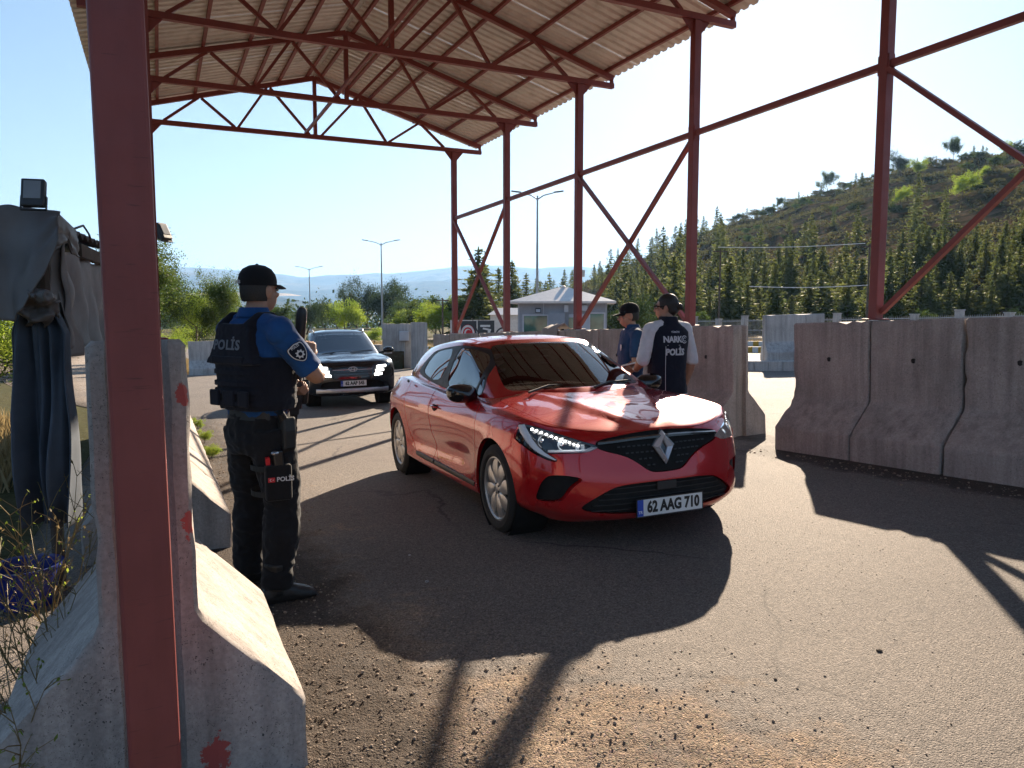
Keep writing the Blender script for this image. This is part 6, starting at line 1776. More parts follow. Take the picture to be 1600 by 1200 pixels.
for px, py, hpx, k, lb in ((1490, 316, 46, 'b', 'brightest yellow-green round tree high on the hill slope'), (1419, 284, 32, 'b', 'yellow-green tree beside the dark shed on the upper slope'), (1396, 325, 32, 'b', 'small yellow-green tree just right of the big red post'),
   (1284, 304, 38, 'd', 'round grey-green tree alone on the hill crest left of the big red post'), (1398, 282, 42, 'd', 'dark tree on the crest beside the big red post'), (1473, 262, 42, 'd', 'tall dark tree on the hill crest right of the big post'), (1522, 285, 22, 'b', 'low yellow-green bush below the crest at the right'), (1336, 300, 26, 'c', 'pointed conifer on the crest near the big red post'), (1555, 250, 24, 'd', 'low round tree on the crest near the right edge'), (1208, 318, 22, 'd', 'small pale tree on the crest halfway up the hill')):
    a = az_of(px); best = None
    q_ = float(np.interp(px, [820, 1000, 1600], [0, .5, 1]))
    for r in np.arange(75, 130 - 68 * q_ + (200 - 32 * q_) * .99, 1.0):
        x, y = polar(px, r); z = hill_z(x, y); yy = 490 - (z - CAM_H) / y * 1190
        if best is None or abs(yy - py) < best[0]: best = (abs(yy - py), x, y, z)
    _, x, y, z = best; hm = hpx * y / 1190
    ms = {'b': BRI, 'd': DEC, 'c': CON}[k]; base = {'b': 6, 'd': 7, 'c': 6.5}[k]
    plant_tree('conifer_tree' if k == 'c' else 'broadleaf_tree', ms[int(px) % len(ms)], (x, y, z - .1), hm / base, px, lb)
# ground scrub over the whole slope
g_ = np.random.default_rng(8); n = 12000
pp_ = g_.uniform(820, 1720, n); qq = np.interp(pp_, [820, 1000, 1600], [0, .5, 1]); tt = g_.random(n) ** .8 * 1.05; CC = []; SS = []
for p_, q_, t_ in zip(pp_, qq, tt):
    if .30 < t_ < .62 and p_ > 1180 and g_.random() < .6: continue
    r = (130 - 68 * q_) + t_ * (200 - 32 * q_); x, y = polar(p_, r)
    if mnoise.noise((x / 9, y / 9, 12)) < -.12: continue
    z = hill_z(x, y); s_ = g_.uniform(.35, 1.0) * (1.3 if t_ > .6 else .8)
    CC.append(g_.normal(size=(14, 3)) * [s_ * .6, s_ * .6, s_ * .28] + [x, y, z + s_ * .3]); SS.append(np.full((14, 1), .14 + .10 * s_))
CC = np.concatenate(CC); SS = np.concatenate(SS); d = unit(g_.normal(size=CC.shape)); w = unit(np.cross(d, g_.normal(size=CC.shape)))
o = bpy.data.objects.new('hill_scrub', quads_mesh('hill_scrub', CC, d * SS, w * SS * .6, M['needle_dry'])); COL.objects.link(o); tag(o, 'low dark scrub and brush covering the hillside', 'scrub', kind='stuff')
# round bushes by the fence
for px, r, h, lb in ((1438, 60, 2.1, 'round young pine by the fence right of the big red post'), (1598, 58, 2.0, 'bright bush behind the fence at the right picture edge'), (968, 46, 3.6, 'bushy green tree right behind the guard hut'), (1010, 58, 3.2, 'green bush behind the officers, left of their post'), (1100, 62, 2.4, 'leafy bush behind the fence by the right-hand officers')):
    x, y = polar(px, r); plant_tree('bushy_tree', DEC[int(px) % 3] if r < 60 else DEC[1], (x, y, ground_z(x, y) - .1), h / 7, px, lb, sz=h / 7)
# trees to the left and in the valley
for px, r, h, k, lb, sx in ((246, 44, 7.2, 0, 'tall feathery green tree beside the red posts on the left', 1.0), (292, 47, 5.2, 2, 'bright bushy tree between the red post and the tree behind the officer', 1.25), (350, 46, 5.4, 1, 'pointed leafy tree directly left of the standing officer', 1.0), (318, 52, 4.3, 0, 'lower green tree behind the pointed one at left', 1.4), (225, 40, 6.4, 1, 'leafy tree mostly hidden behind the red posts', 1.2), (270, 38, 2.2, 2, 'low yellow-green bush at the road edge by the red post', 1.5), (8, 15, 2.6, 2, 'sunlit green bush glimpsed past the left end of the tarp', 1.3), (-20, 19, 4, 0, 'leafy tree behind the tarp shelter at the left edge', 1.3)):
    x, y = polar(px, r); z = ground_z(x, y); plant_tree('broadleaf_tree', NEARL[k], (x, y, z - .15), h / 7.5 * sx, px * .7, lb, sz=h / 7.5)
vg = random.Random(9)
kinds = ['mid green round tree', 'loose pale green tree', 'dark full-crowned tree', 'yellow-green tree']
spots = [(540, 92, 6.5, 3, 1.2), (510, 120, 6.5, 0, 1.3), (478, 110, 7, 2, 1.0), (450, 95, 5.8, 0, 1.3), (425, 125, 6.0, 2, 1.3), (590, 150, 9.5, 2, 1.0), (575, 160, 11, 2, .8), (560, 170, 10, 2, .8), (604, 158, 10.5, 2, .8), (618, 110, 5, 0, 1.3), (640, 90, 4.6, 3, 1.4), (660, 80, 4.6, 0, 1.4), (682, 76, 5.5, 3, 1.25), (700, 78, 6.2, 0, 1.2), (720, 82, 6.4, 3, 1.1), (690, 95, 7, 0, 1.1), (640, 130, 7, 0, 1.3), (665, 140, 7.5, 2, 1.2), (530, 140, 8, 2, .9), (398, 100, 6, 0, 1.2), (370, 130, 7.5, 2, 1.1), (330, 115, 6, 0, 1.3), (305, 135, 7, 2, 1.2), (280, 120, 6, 0, 1.2), (556, 66, 2.2, 3, 1.6), (585, 70, 2.4, 3, 1.6)]
spots = [(px, r, h if 555 < px < 606 and h > 9 else h * .74, k, sx * 1.05) for px, r, h, k, sx in spots]; spots.sort(); cnt = {}
ORD = ['first', 'second', 'third', 'fourth', 'fifth', 'sixth', 'seventh', 'eighth', 'ninth', 'tenth', 'eleventh', 'twelfth']
for i, (px, r, h, k, sx) in enumerate(spots):
    x, y = polar(px, r); ref = ('left of the officer' if px < 400 else 'above the dark SUV' if px < 560 else 'behind the far concrete slabs' if px < 670 else 'by the farthest canopy posts')
    cnt[ref] = cnt.get(ref, -1) + 1
    plant_tree('broadleaf_tree', DEC[k], (x, y, ground_z(x, y) - .2), h / 7 * sx, vg.uniform(0, 6), '%s, %s from the left of those %s' % (kinds[k], ORD[cnt[ref]], ref), group='trees beyond the road, ' + ref, sz=h / 7)
# far wood in the valley: one mass
g_ = np.random.default_rng(3); n = 30000
pxs = g_.uniform(180, 820, n // 40); CC = []
for p in pxs:
    r = g_.uniform(190, 520); x, y = polar(p, r); h = g_.uniform(4, 9); z = ground_z(x, y); k = 40
    cc = g_.normal(size=(k, 3)) * [h * .28, h * .28, h * .24] + [x, y, z + h * .55]; CC.append(cc)
CC = np.concatenate(CC); d = unit(g_.normal(size=CC.shape)); w = unit(np.cross(d, g_.normal(size=CC.shape))); s = .55 * (.6 + .7 * g_.random((len(CC), 1)))
o = bpy.data.objects.new('far_wood', quads_mesh('far_wood', CC, d * s, w * s * .7, M['leaf_dark'])); COL.objects.link(o); tag(o, 'dark band of far trees in the valley', 'wood', kind='stuff')
# dry grass at the road edge, left, and along the fence
CC = []; g_ = np.random.default_rng(4)
for (p0, p1, r0, r1, n) in ((235, 335, 34, 46, 5000), (1120, 1640, 50, 62, 5000), (560, 700, 60, 75, 3000), (-60, 60, 9, 16, 1500)):
    p = g_.uniform(p0, p1, n); r = g_.uniform(r0, r1, n); a = np.arctan((p - 800) / 1190); x, y = r * np.sin(a), r * np.cos(a)
    z = np.array([ground_z(q, w_) for q, w_ in zip(x, y)]); CC.append(np.stack([x, y, z + .12], 1))
CC = np.concatenate(CC); n = len(CC); d = unit(g_.normal(size=(n, 3)) * [.35, .35, .1] + [0, 0, 1]); a = g_.uniform(0, 6.28, n); w = np.stack([np.cos(a), np.sin(a), 0 * a], 1); s = .22 * (.5 + g_.random((n, 1)))
o = bpy.data.objects.new('dry_grass', quads_mesh('dry_grass', CC, d * s, w * .018, M['straw'])); COL.objects.link(o); tag(o, 'dry yellow grass along the road edge and fence', 'grass', kind='stuff')

# ------------------------------------------------------------------ haze
def build_haze():
    m = MB(); m.box((0, 0, 260), (31000, 31000, 940)); t = NT('haze_air')
    v = t.n('VolumePrincipled', i_Density=1.15e-4, i_Anisotropy=.3); v.inputs['Color'].default_value = (.34, .60, 1, 1)
    t.t.nodes.remove(t.b); t.l(v.outputs[0], t.t.nodes['Material Output'].inputs['Volume'])
    tag(m.build('haze', t.m), kind='stuff', label='pale blue air between the camera and the far mountains', cat='haze')
build_haze()
# ------------------------------------------------------------------ guard hut, lamps, fence, kerbs, signs
M['hut_wall'] = plain('hut_grey_panel', (.30, .31, .34), .6, var=.06)
M['hut_light'] = plain('hut_pale_frame', (.52, .53, .56), .5, var=.05)
M['hut_roof'] = plain('hut_roof_sheet', (.74, .66, .60), .55, var=.08)
M['pole'] = plain('galvanised_pole', (.34, .35, .36), .45, metal=.5)
M['yellow'] = plain('kerb_yellow', (.52, .30, .03), .8)
M['kerbwhite'] = plain('kerb_white', (.62, .62, .60), .8)
M['wall_white'] = plain('painted_wall', (.60, .57, .53), .85)
M['board_dark'] = plain('board_dark', (.03, .035, .04), .6)
M['tarp'] = plain('grey_tarpaulin', (.125, .112, .104), .55, var=.25, scale=3, bump=.5, bscale=9)
M['tarp_light'] = plain('dusty_tarpaulin', (.235, .21, .195), .75, var=.22, scale=4, bump=.5, bscale=10)
M['cloth_blue'] = plain('blue_grey_cloth', (.060, .078, .105), .8, var=.35, scale=3, bump=.5, bscale=12)
M['tub'] = plain('blue_plastic', (.012, .02, .16), .4)
M['corr'] = plain('old_corrugated', (.11, .10, .095), .6, var=.3)
def mat_greenglass():
    t = NT('green_window'); c = t.coord(); n = t.noise(c, 1.2, 3)
    k = t.ramp(n, [(.4, (.03, .10, .075)), (.6, (.07, .20, .15))]); t.set(Coat_Weight=.8); return t.out(k, .08)
M['greenglass'] = mat_greenglass()
def hut():
    d = 37.0; x, y = polar(878, d); z = ground_z(x, y)
    e = empty('guard_hut', (x, y, z), (0, 0, R(-6)), 'grey guard hut with pale hipped roof and green windows', 'hut')
    W_, D_, Hh = 4.3, 3.2, 2.85
    m = MB(); m.box((0, D_ / 2, Hh / 2), (W_, D_, Hh)); m.build('wall', M['hut_wall'], e)
    m = MB(); o_ = .42; a = [(-W_/2 - o_, -o_, Hh), (W_/2 + o_, -o_, Hh), (W_/2 + o_, D_ + o_, Hh), (-W_/2 - o_, D_ + o_, Hh)]; t_ = [(-.25, D_/2, Hh + .72), (.25, D_/2, Hh + .72)]
    b = [(p[0], p[1], p[2] - .10) for p in a]
    m.add(b + a + t_, [(0, 3, 2, 1), (0, 1, 5, 4), (1, 2, 6, 5), (2, 3, 7, 6), (3, 0, 4, 7), (4, 5, 9, 8), (5, 6, 9), (6, 7, 8, 9), (7, 4, 8)]); m.build('roof', M['hut_roof'], e)
    m = MB(); m.lathe([(.10, 0), (.12, .08), (.01, .12)], 8, o=(0, D_ / 2, Hh + .70)); m.build('roof_cap', M['hut_roof'], e)
    def window(x0, x1, z0, z1, nm='window'):
        m = MB(); f = .07
        for (a0, b0, c0, d0) in ((x0 - f, z0 - f, x1 + f, z0), (x0 - f, z1, x1 + f, z1 + f), (x0 - f, z0, x0, z1), (x1, z0, x1 + f, z1)): m.box(((a0 + c0) / 2, -.03, (b0 + d0) / 2), (c0 - a0, .09, d0 - b0))
        w = m.build(nm, M['hut_light'], e); m = MB(); m.box(((x0 + x1) / 2, -.005, (z0 + z1) / 2), (x1 - x0, .03, z1 - z0)); m.build('pane', M['greenglass'], w); return w
    window(-1.85, -.72, .95, 2.15); window(1.35, 2.0, .75, 2.25)
    m = MB(); m.box((-.25, -.18, 1.15), (.80, .36, 2.30)); m.build('porch_panel', M['hut_wall'], e)
    m = MB(); m.box((.02, -.364, 1.0), (.18, .012, 1.1)); m.build('door_slot', M['cavity'], e)
    m = MB(); m.box((.82, -.012, 1.12), (1.0, .03, 2.22)); dr = m.build('door', M['hut_light'], e); m = MB(); m.box((.50, -.032, 1.35), (.36, .02, 1.45)); m.build('pane', M['greenglass'], dr)
    m = MB(); m.box((.95, -.10, 2.52), (.50, .22, .26)); a_ = m.build('air_conditioner', M['hut_light'], e); bevel(a_, .02)
    m = MB(); m.box((.20, -.08, 2.5), (.20, .14, .34)); m.build('junction_box', M['hut_light'], e)
    m = MB(); m.box((-1.15, -.16, 2.42), (.26, .10, .20), rot=(R(-25), 0, 0)); f_ = m.build('floodlight', M['board_dark'], e); m = MB(); m.box((-1.15, -.225, 2.40), (.20, .012, .15), rot=(R(-25), 0, 0)); m.build('lamp_glass', M['hut_light'], f_)
    for q in (-2.1, -.9, 1.2, 2.1): m = MB(); m.box((q, -.006, 1.4), (.03, .012, 2.8)); m.build('panel_seam', M['hut_light'], e)
    return e
hut()
def lamp(px, d, h, arm, label):
    x, y = polar(px, d); z = ground_z(x, y); e = empty('street_lamp', (x, y, z), None, label, 'street lamp', 'double-armed street lamps')
    m = MB(); m.lathe([(.13, -.3), (.11, .8), (.055, h)], 10); m.build('pole', M['pole'], e, smooth=60)
    m = MB(); m.box((0, 0, .02), (.4, .4, .05)); m.build('base_plate', M['pole'], e)
    for sg in (1, -1):
        m = MB(); m.tube([(0, 0, h - .25), (arm * .35 * sg, 0, h + .02), (arm * sg, 0, h + .22)], [.045, .04, .035], 8); a = m.build('arm', M['pole'], e, smooth=60)
        m = MB(); m.loft([[(q * sg, -w_, h + zz), (q * sg, w_, h + zz), (q * sg, w_ * .8, h + zz + .07), (q * sg, -w_ * .8, h + zz + .07)] for q, w_, zz in ((arm - .1, .06, .19), (arm + .15, .13, .22), (arm + .55, .11, .27))]); m.build('lamp_head', M['board_dark'], a, fix=True)
lamp(598, 82, 10.2, 1.45, 'double-armed street lamp above the far concrete slabs, left of the posts')
lamp(486, 118, 9.6, 1.5, 'smaller, farthest double-armed street lamp above the dark SUV')
lamp(839, 52, 10.3, 1.2, 'tallest double-armed street lamp, between two red posts by the hut')
# fence along the far road
def fence():
    e = empty('mesh_fence', (*polar(1300, 50), 0), None, 'low fence of pale concrete posts and wire railing below the conifers', 'fence')
    L = e.location.copy(); L.z = 0; e.location = L
    pts = []
    for k in range(13):
        q = k / 12; a, b = Vector((*polar(1050, 62), 0)), Vector((*polar(1760, 44), 0)); p = a * (1 - q) + b * q; p.z = ground_z(p.x, p.y); pts.append(p)
    m = MB(); n = 0
    for i, p in enumerate(pts):
        hgt = 1.75 + .12 * math.sin(i * 2.3); m = MB(); m.box(p - L + Vector((0, 0, hgt / 2)), (.34, .34, hgt), rot=(0, 0, .4)); m.box(p - L + Vector((0, 0, hgt + .03)), (.40, .40, .06), rot=(0, 0, .4)); m.build('post', M['concrete_light'], e)
        if i:
            o = pts[i - 1]; m = MB()
            for h in (.25, .85, 1.5): m.bar(o - L + Vector((0, 0, h)), p - L + Vector((0, 0, h)), .035, .05)
            m.build('rail', M['pole'], e)
            m = MB(); k = 22
            for j in range(1, k): c = o.lerp(p, j / k) - L; m.bar(c + Vector((0, 0, .2)), c + Vector((0, 0, 1.62)), .016, .016, up=(1, 0, 0))
            b_ = m.build('railing_bars', M['pole'], e); b_['kind'] = 'stuff'
            m = MB(); m.bar(o - L + Vector((0, 0, .1)), p - L + Vector((0, 0, .1)), .2, .4); m.build('plinth', M['concrete_light'], e)
fence()
# painted kerb across the gap, and the plain kerb with a barrier on it
def kerb(label, p0, p1, n, h, wdt, mats, name='kerb'):
    a, b = Vector((*p0, 0)), Vector((*p1, 0)); a.z, b.z = ground_z(*p0), ground_z(*p1)
    e = empty(name, a, None, label, 'kerb')
    for k in range(n):
        q0, q1 = a.lerp(b, k / n) - a, a.lerp(b, (k + .985) / n) - a; m = MB()
        m.bar(q0 + Vector((0, 0, h / 2 - .03)), q1 + Vector((0, 0, h / 2 - .03)), wdt, h + .06); o = m.build('kerb_stone', M[mats[k % len(mats)]], e); bevel(o, .02, 1)
kerb('kerb striped yellow and white, seen through the gap between barriers', polar(1120, 43), polar(1330, 38), 22, .30, .35, ('yellow', 'kerbwhite'))
kerb('second striped yellow and white kerb just beyond the first', polar(1120, 52), polar(1330, 46), 22, .30, .35, ('kerbwhite', 'yellow'))
kerb('plain grey stone kerb in the gap, under the far pale barrier', polar(1120, 26.4), polar(1300, 25.2), 8, .32, .5, ('concrete_light',))
kerb('low striped kerb by the far concrete slabs', polar(664, 58), polar(790, 50), 14, .22, .3, ('kerbwhite', 'yellow'))
px_, py_ = polar(1240, 26.6); place_barrier(0, 0, R(-4), 1.9, 7, 'pale barrier standing on the grey kerb beyond the gap', 'concrete_light', 1.5, 1, Vector((px_, py_, ground_z(px_, py_) + .30)), group=None)
px_, py_ = polar(322, 33.5); place_barrier(0, 0, R(20), 1.3, 8, 'pale concrete barrier far off, half hidden by the armed officer', 'concrete_light', 1.2, 0, Vector((px_, py_, ground_z(px_, py_))), group=None)
# tall slabs with a switch box, left of the canopy end
def slab(px, d, w, h, t_, label, rz=0, name='concrete_slab'):
    x, y = polar(px, d); z = ground_z(x, y); m = MB()
    n = 6
    for k in range(n): m.box((-w / 2 + w * (k + .5) / n, (k % 2) * .015, h / 2), (w / n - .012, t_, h - .01 * (k % 3)))
    m2 = MB(); m2.box((0, 0, h / 2), (w, t_ - .04, h - .02)); o = m2.build(name, M['concrete_light'], None, loc=(x, y, z)); o.rotation_euler = (0, 0, rz); tag(o, label, 'slab')
    for k in range(n):
        q = MB(); q.box((-w / 2 + w * (k + .5) / n, (k % 2) * .015, h / 2), (w / n - .014, t_, h - .01 * (k % 3))); q.build('panel', M['concrete_light'], o)
    return o
s1 = slab(625, 34, 1.5, 1.95, .3, 'broad pale concrete slab carrying a grey switch box, beyond the dark SUV', R(3))
m = MB(); m.box((.22, -.28, 1.42), (.42, .22, .42)); b_ = m.build('switch_box', M['hut_light'], s1); bevel(b_, .02)
m = MB(); m.tube([(.22, -.2, 1.2), (.22, -.2, .0)], .025, 6); m.build('conduit', M['pole'], s1)
slab(655, 33, .62, 1.98, .35, 'narrow concrete slab at the right of the switch box slab', R(-18)); slab(585, 34.5, .9, 1.05, .3, 'low concrete slab left of the switch box slab', R(4))
m = MB(); x, y = polar(612, 33.2); m.box((0, 0, .38), (1.0, .5, .76)); o = m.build('brick_base', M['hill'], loc=(x, y, ground_z(x, y))); tag(o, 'dark brown low block in front of the pale slabs', 'block'); bevel(o, .03)
# painted wall with round emblems by the canopy end
def sign_wall():
    d = 46.; x, y = polar(757, d); z = ground_z(x, y); e = empty('painted_wall', (x, y, z), (0, 0, R(4)), 'low white wall with a red ring emblem, a dark poster and a painted arch', 'wall')
    w, h = 4.1, 2.1
    m = MB(); m.box((0, .1, h / 2), (w, .2, h)); m.build('wall', M['wall_white'], e)
    m = MB(); m.box((-.95, -.004, 1.3), (.95, .012, 1.5)); pn = m.build('emblem_panel', M['board_dark'], e)
    def disc(c, r, yy, mat, nm, par, r2=0):
        m = MB(); n = 32
        if r2:
            V = [(c[0] + q * math.cos(a), yy, c[1] + q * 1.25 * math.sin(a)) for q in (r, r2) for a in [2 * math.pi * j / n for j in range(n)]]; m.add(V, [(j, (j + 1) % n, n + (j + 1) % n, n + j) for j in range(n)])
        else: m.prism([(c[0] + r * math.cos(a), yy, c[1] + r * 1.25 * math.sin(a)) for a in [2 * math.pi * j / n for j in range(n)]], (0, .003, 0))
        return m.build(nm, M[mat], par)
    disc((-1.0, 1.3), .42, -.016, 'redplain', 'emblem_disc', pn); disc((-1.0, 1.3), .40, -.020, 'kerbwhite', 'emblem_ring', pn, .30); disc((-1.0, 1.3), .22, -.024, 'kerbwhite', 'emblem_moon', pn); disc((-.95, 1.3), .175, -.028, 'redplain', 'emblem_cut', pn)
    m = MB(); m.box((.10, -.004, 1.35), (1.0, .012, 1.45)); p2 = m.build('poster', M['board_dark'], e)
    for k, (xx, zz, ww, hh) in enumerate(((.05, 1.75, .6, .12), (.15, 1.55, .5, .10), (.28, 1.25, .16, .5), (-.1, 1.15, .3, .22), (.1, .85, .7, .14))): m = MB(); m.box((xx, -.015, zz), (ww, .006, hh), rot=(0, .2 * (k % 2), 0)); m.build('poster_mark', M['kerbwhite'], p2)
    disc((1.15, 1.0), .55, -.008, 'board_dark', 'arch_ring', e, .47); disc((1.15, 1.0), .30, -.008, 'hut_wall', 'arch_disc', e, .2)
    m = MB(); m.box((1.75, -.01, .9), (.35, .02, .5)); m.build('notice', M['hut_wall'], e)
sign_wall()
m = MB(); x, y = polar(803, 56); m.box((0, 0, 1.2), (3.4, 2.5, 2.4)); o = m.build('low_building', M['wall_white'], loc=(x, y, ground_z(x, y))); tag(o, 'small beige building behind the painted wall', 'building'); m = MB(); m.loft([[(-1.9, -1.5, 2.4), (1.9, -1.5, 2.4), (1.9, 1.5, 2.4), (-1.9, 1.5, 2.4)], [(-1.2, -.1, 2.9), (1.2, -.1, 2.9), (1.2, .1, 2.9), (-1.2, .1, 2.9)]]); m.build('roof', M['hut_roof'], o, fix=True)
# unfinished block of flats far across the valley
x, y = polar(565, 900); e = empty('apartment_frame', (x, y, 0), None, 'unfinished block of flats far away above the valley trees', 'building')
for k in range(6): m = MB(); m.box((0, 0, 1 + k * 3.2), (24 - (k == 5) * 10, 12, .5)); m.build('floor_slab', M['wall_white'], e)
for k in range(7): m = MB(); m.box((-11.5 + k * 3.8, -5.6, 8), (.6, .6, 16)); m.build('column', M['wall_white'], e)
m = MB(); m.box((0, 1, 4), (22, 9, 22)); m.build('core', M['hut_wall'], e)
m = MB(); m.lathe([(.02, .60), (.15, .06), (.2, .04), (.2, 0)], 14); x, y = polar(693, 44); o = m.build('traffic_cone', M['redplain'], loc=(x, y, ground_z(x, y))); tag(o, 'small red and white traffic cone by the far striped kerb', 'cone'); m = MB(); m.lathe([(.075, .36), (.115, .22)], 14); m.V = [(a * 1.06, b * 1.06, c) for a, b, c in m.V]; m.build('stripe', M['kerbwhite'], o)
# poles and wires on the hill
for (p0, d0, y0, p1, d1, y1, lb) in ((1118, 60, 388, 1345, 60, 382, 'upper pale cable strung in front of the hillside conifers'), (1168, 58, 448, 1352, 58, 446, 'lower pale cable strung in front of the conifers')):
    A = Vector((*polar(p0, d0), 0)); B = Vector((*polar(p1, d1), 0)); A.z = CAM_H + A.y * (490 - y0) / 1190; B.z = CAM_H + B.y * (490 - y1) / 1190; m = MB(); m.tube([A.lerp(B, k / 12) - Vector((0, 0, .12 * math.sin(math.pi * k / 12))) for k in range(13)], .025, 5); tag(m.build('cable', M['plate_white']), lb, 'cable')
for px, d, h, lb in ((1122, 60, 6.9, 'thin dark pole holding the upper cable'), (1352, 59, 6.6, 'pole holding the cables behind the big red post'), (692, 62, 3.9, 'dark utility pole with a short crossarm by the farthest red post')):
    x, y = polar(px, d); z = ground_z(x, y); m = MB(); m.lathe([(.09, 0), (.06, h)], 8); o = m.build('utility_pole', M['bark'], loc=(x, y, z)); tag(o, lb, 'pole'); m = MB(); m.bar((-.55, 0, h - .2), (.55, 0, h - .2), .07, .09); m.build('crossarm', M['bark'], o)
x, y = polar(905, 40); m = MB(); m.lathe([(.05, 0), (.04, 4.4)], 8); m.box((.0, -.05, 4.35), (.5, .2, .35)); tag(m.build('camera_mast', M['pole'], loc=(x, y, ground_z(x, y))), 'slim mast with a pale box rising behind the hut roof', 'mast')

# grey sheet hung over the middle wall
p = at(6.55, -.19, 0); m = MB(); rr = []
for k in range(9):
    q = k / 8 - .5; rr.append([at(6.62 + q * .55, w_, h + .012 * math.sin(k * 2.2)) for w_, h in ((.10, 1.515), (-.02, 1.62 - .03 * k / 8), (-.155, 1.54), (-.175, 1.30), (-.18, 1.12))])
m.loft(rr, closed=False); o = m.build('grey_sheet', M['tarp_light'], smooth=60); s_ = o.modifiers.new('s', 'SOLIDIFY'); s_.thickness = .006; tag(o, 'grey sheet hung over the top of the middle barrier row', 'sheet')

# ------------------------------------------------------------------ tarp shelter on the left
def cloth_grid(fn, nu, nv, mat, name, parent, thick=.006):
    V = []; F = []
    for i in range(nu + 1):
        for j in range(nv + 1): V.append(fn(i / nu, j / nv))
    for i in range(nu):
        for j in range(nv): k = i * (nv + 1) + j; F.append((k, k + 1, k + nv + 2, k + nv + 1))
    m = MB(); m.add(V, F); o = m.build(name, mat, parent, smooth=60); s = o.modifiers.new('s', 'SOLIDIFY'); s.thickness = thick; s.offset = 0; return o
def shelter():
    e = empty('tarp_shelter', (0, 0, 0), None, 'makeshift shelter of grey tarpaulins with knotted blue-grey cloth behind the near barrier', 'shelter')
    def P(px, py, d): x = (px - 800) / 1190 * d; return Vector((x, d * 1.0, CAM_H + d * (490 - py) / 1190))
    nz = lambda a, b, c: mnoise.noise((a, b, c))
    # corner post and frame
    c0 = P(98, 345, 4.35); c1 = P(-160, 320, 4.0); c2 = P(168, 408, 7.4); c3 = P(-120, 380, 7.2)
    for p in (c0, c1, c2, c3): m = MB(); m.tube([(p.x - .12, p.y + .05, ground_z(p.x, p.y) - .1), (p.x - .12, p.y + .05, p.z - .04)], .035, 8); m.build('pole', M['bark'], e)
    # roof sheet
    def roof(u, v):
        p = c1.lerp(c0, u).lerp(c3.lerp(c2, u), v); p = p.copy(); p.z += .05 * nz(u * 4, v * 4, 1) - .06 * math.sin(math.pi * v) ; return p
    cloth_grid(roof, 24, 24, M['tarp'], 'roof_tarp', e)
    # front flap hanging over the end, its lower edge slanting down to the left
    def flap(u, v):   # u left -> right, v top -> bottom
        top = P(-160 + 266 * u, 318 + (4 + 12 * max(0, u - .6) / .4), 4.0 + .33 * u)
        low = P(float(np.interp(u, [0, .6, .78, .9, 1], [-160, 30, 60, 88, 106])), float(np.interp(u, [0, .6, .78, .9, 1.0], [505, 500, 480, 430, 374])), 3.95 + .25 * u)
        p = top.lerp(low, v); k = v * (1 - v * .3)
        p.y -= .10 * k + .055 * k * math.sin(u * 15 + v * 2.5) + .05 * nz(u * 6, v * 3, 3) * k; p.z += .02 * nz(u * 9, v * 5, 5); return p
    cloth_grid(flap, 60, 30, M['tarp'], 'front_flap', e)
    # corner fold pointing down
    def fold(u, v):
        a = P(102, 336, 4.33).lerp(P(128, 362, 4.75), u); b = P(96 + 36 * u, 395 - 20 * u * (1 - u) + (8 if u > .6 else -8), 4.36 + .4 * u); p = a.lerp(b, v); p.x += .03 * nz(u * 5, v * 4, 8) * v; return p
    cloth_grid(fold, 14, 12, M['tarp'], 'corner_fold', e)
    # side curtain, dusty, running away along the barriers
    def side(u, v):
        top = P(88, 382, 4.45).lerp(P(170, 420, 7.5), u); low = P(104, 545, 4.5).lerp(P(172, 535, 7.5), u); p = top.lerp(low, v)
        p.x += (.055 * math.sin(u * 26 + 1.5 * nz(u * 3, v * 2, 2)) + .06 * nz(u * 7, v * 2.5, 4)) * (.35 + .65 * v); p.y += .03 * nz(u * 9, v * 3, 6); p.z += .012 * math.sin(u * 26) * (1 - v); return p
    cloth_grid(side, 80, 24, M['tarp_light'], 'side_curtain', e)
    # end curtain, part open
    def endc(u, v):
        top = P(52, 425, 4.42).lerp(P(112, 380, 4.5), u); low = P(66, 560, 4.4).lerp(P(122, 556, 4.6), u); p = top.lerp(low, v); p.y += .05 * math.sin(u * 17 + v * 3) * (.3 + v) + .05 * nz(u * 5, v * 4, 9); return p
    cloth_grid(endc, 40, 24, M['tarp_light'], 'end_curtain', e)
    # knotted bundle
    m = MB()
    for k in range(7): a = k * .9; m.tube([P(62, 470, 4.30), P(62 + 26 * math.cos(a), 478 + 22 * math.sin(a), 4.22 - .03 * k % 3), P(66 + 34 * math.cos(a + .5), 486 + 30 * math.sin(a + .4), 4.28)], [.05, .032, .008], 8)
    mesh_obj(remesh(m, .012, 3, (.012, 16, 5)), 'knot', M['tarp'], e, 180)
    # gathered blue-grey cloth falling to the ground
    def drop(u, v):
        xl = float(np.interp(v, [0, .12, .5, 1], [34, 18, 6, 22])); xr = float(np.interp(v, [0, .12, .5, 1], [84, 108, 112, 108])); p = P(xl + (xr - xl) * u, 478 + 345 * v, 4.28)
        f = math.sin(u * 23 + 2.2 * nz(u * 2, v * 1.2, 1)) + .5 * math.sin(u * 41 + v * 2); p.y += .075 * f * (.35 + .65 * v) + .10 * nz(u * 3, v * 2, 7); return p
    cloth_grid(drop, 90, 40, M['cloth_blue'], 'hanging_cloth', e)
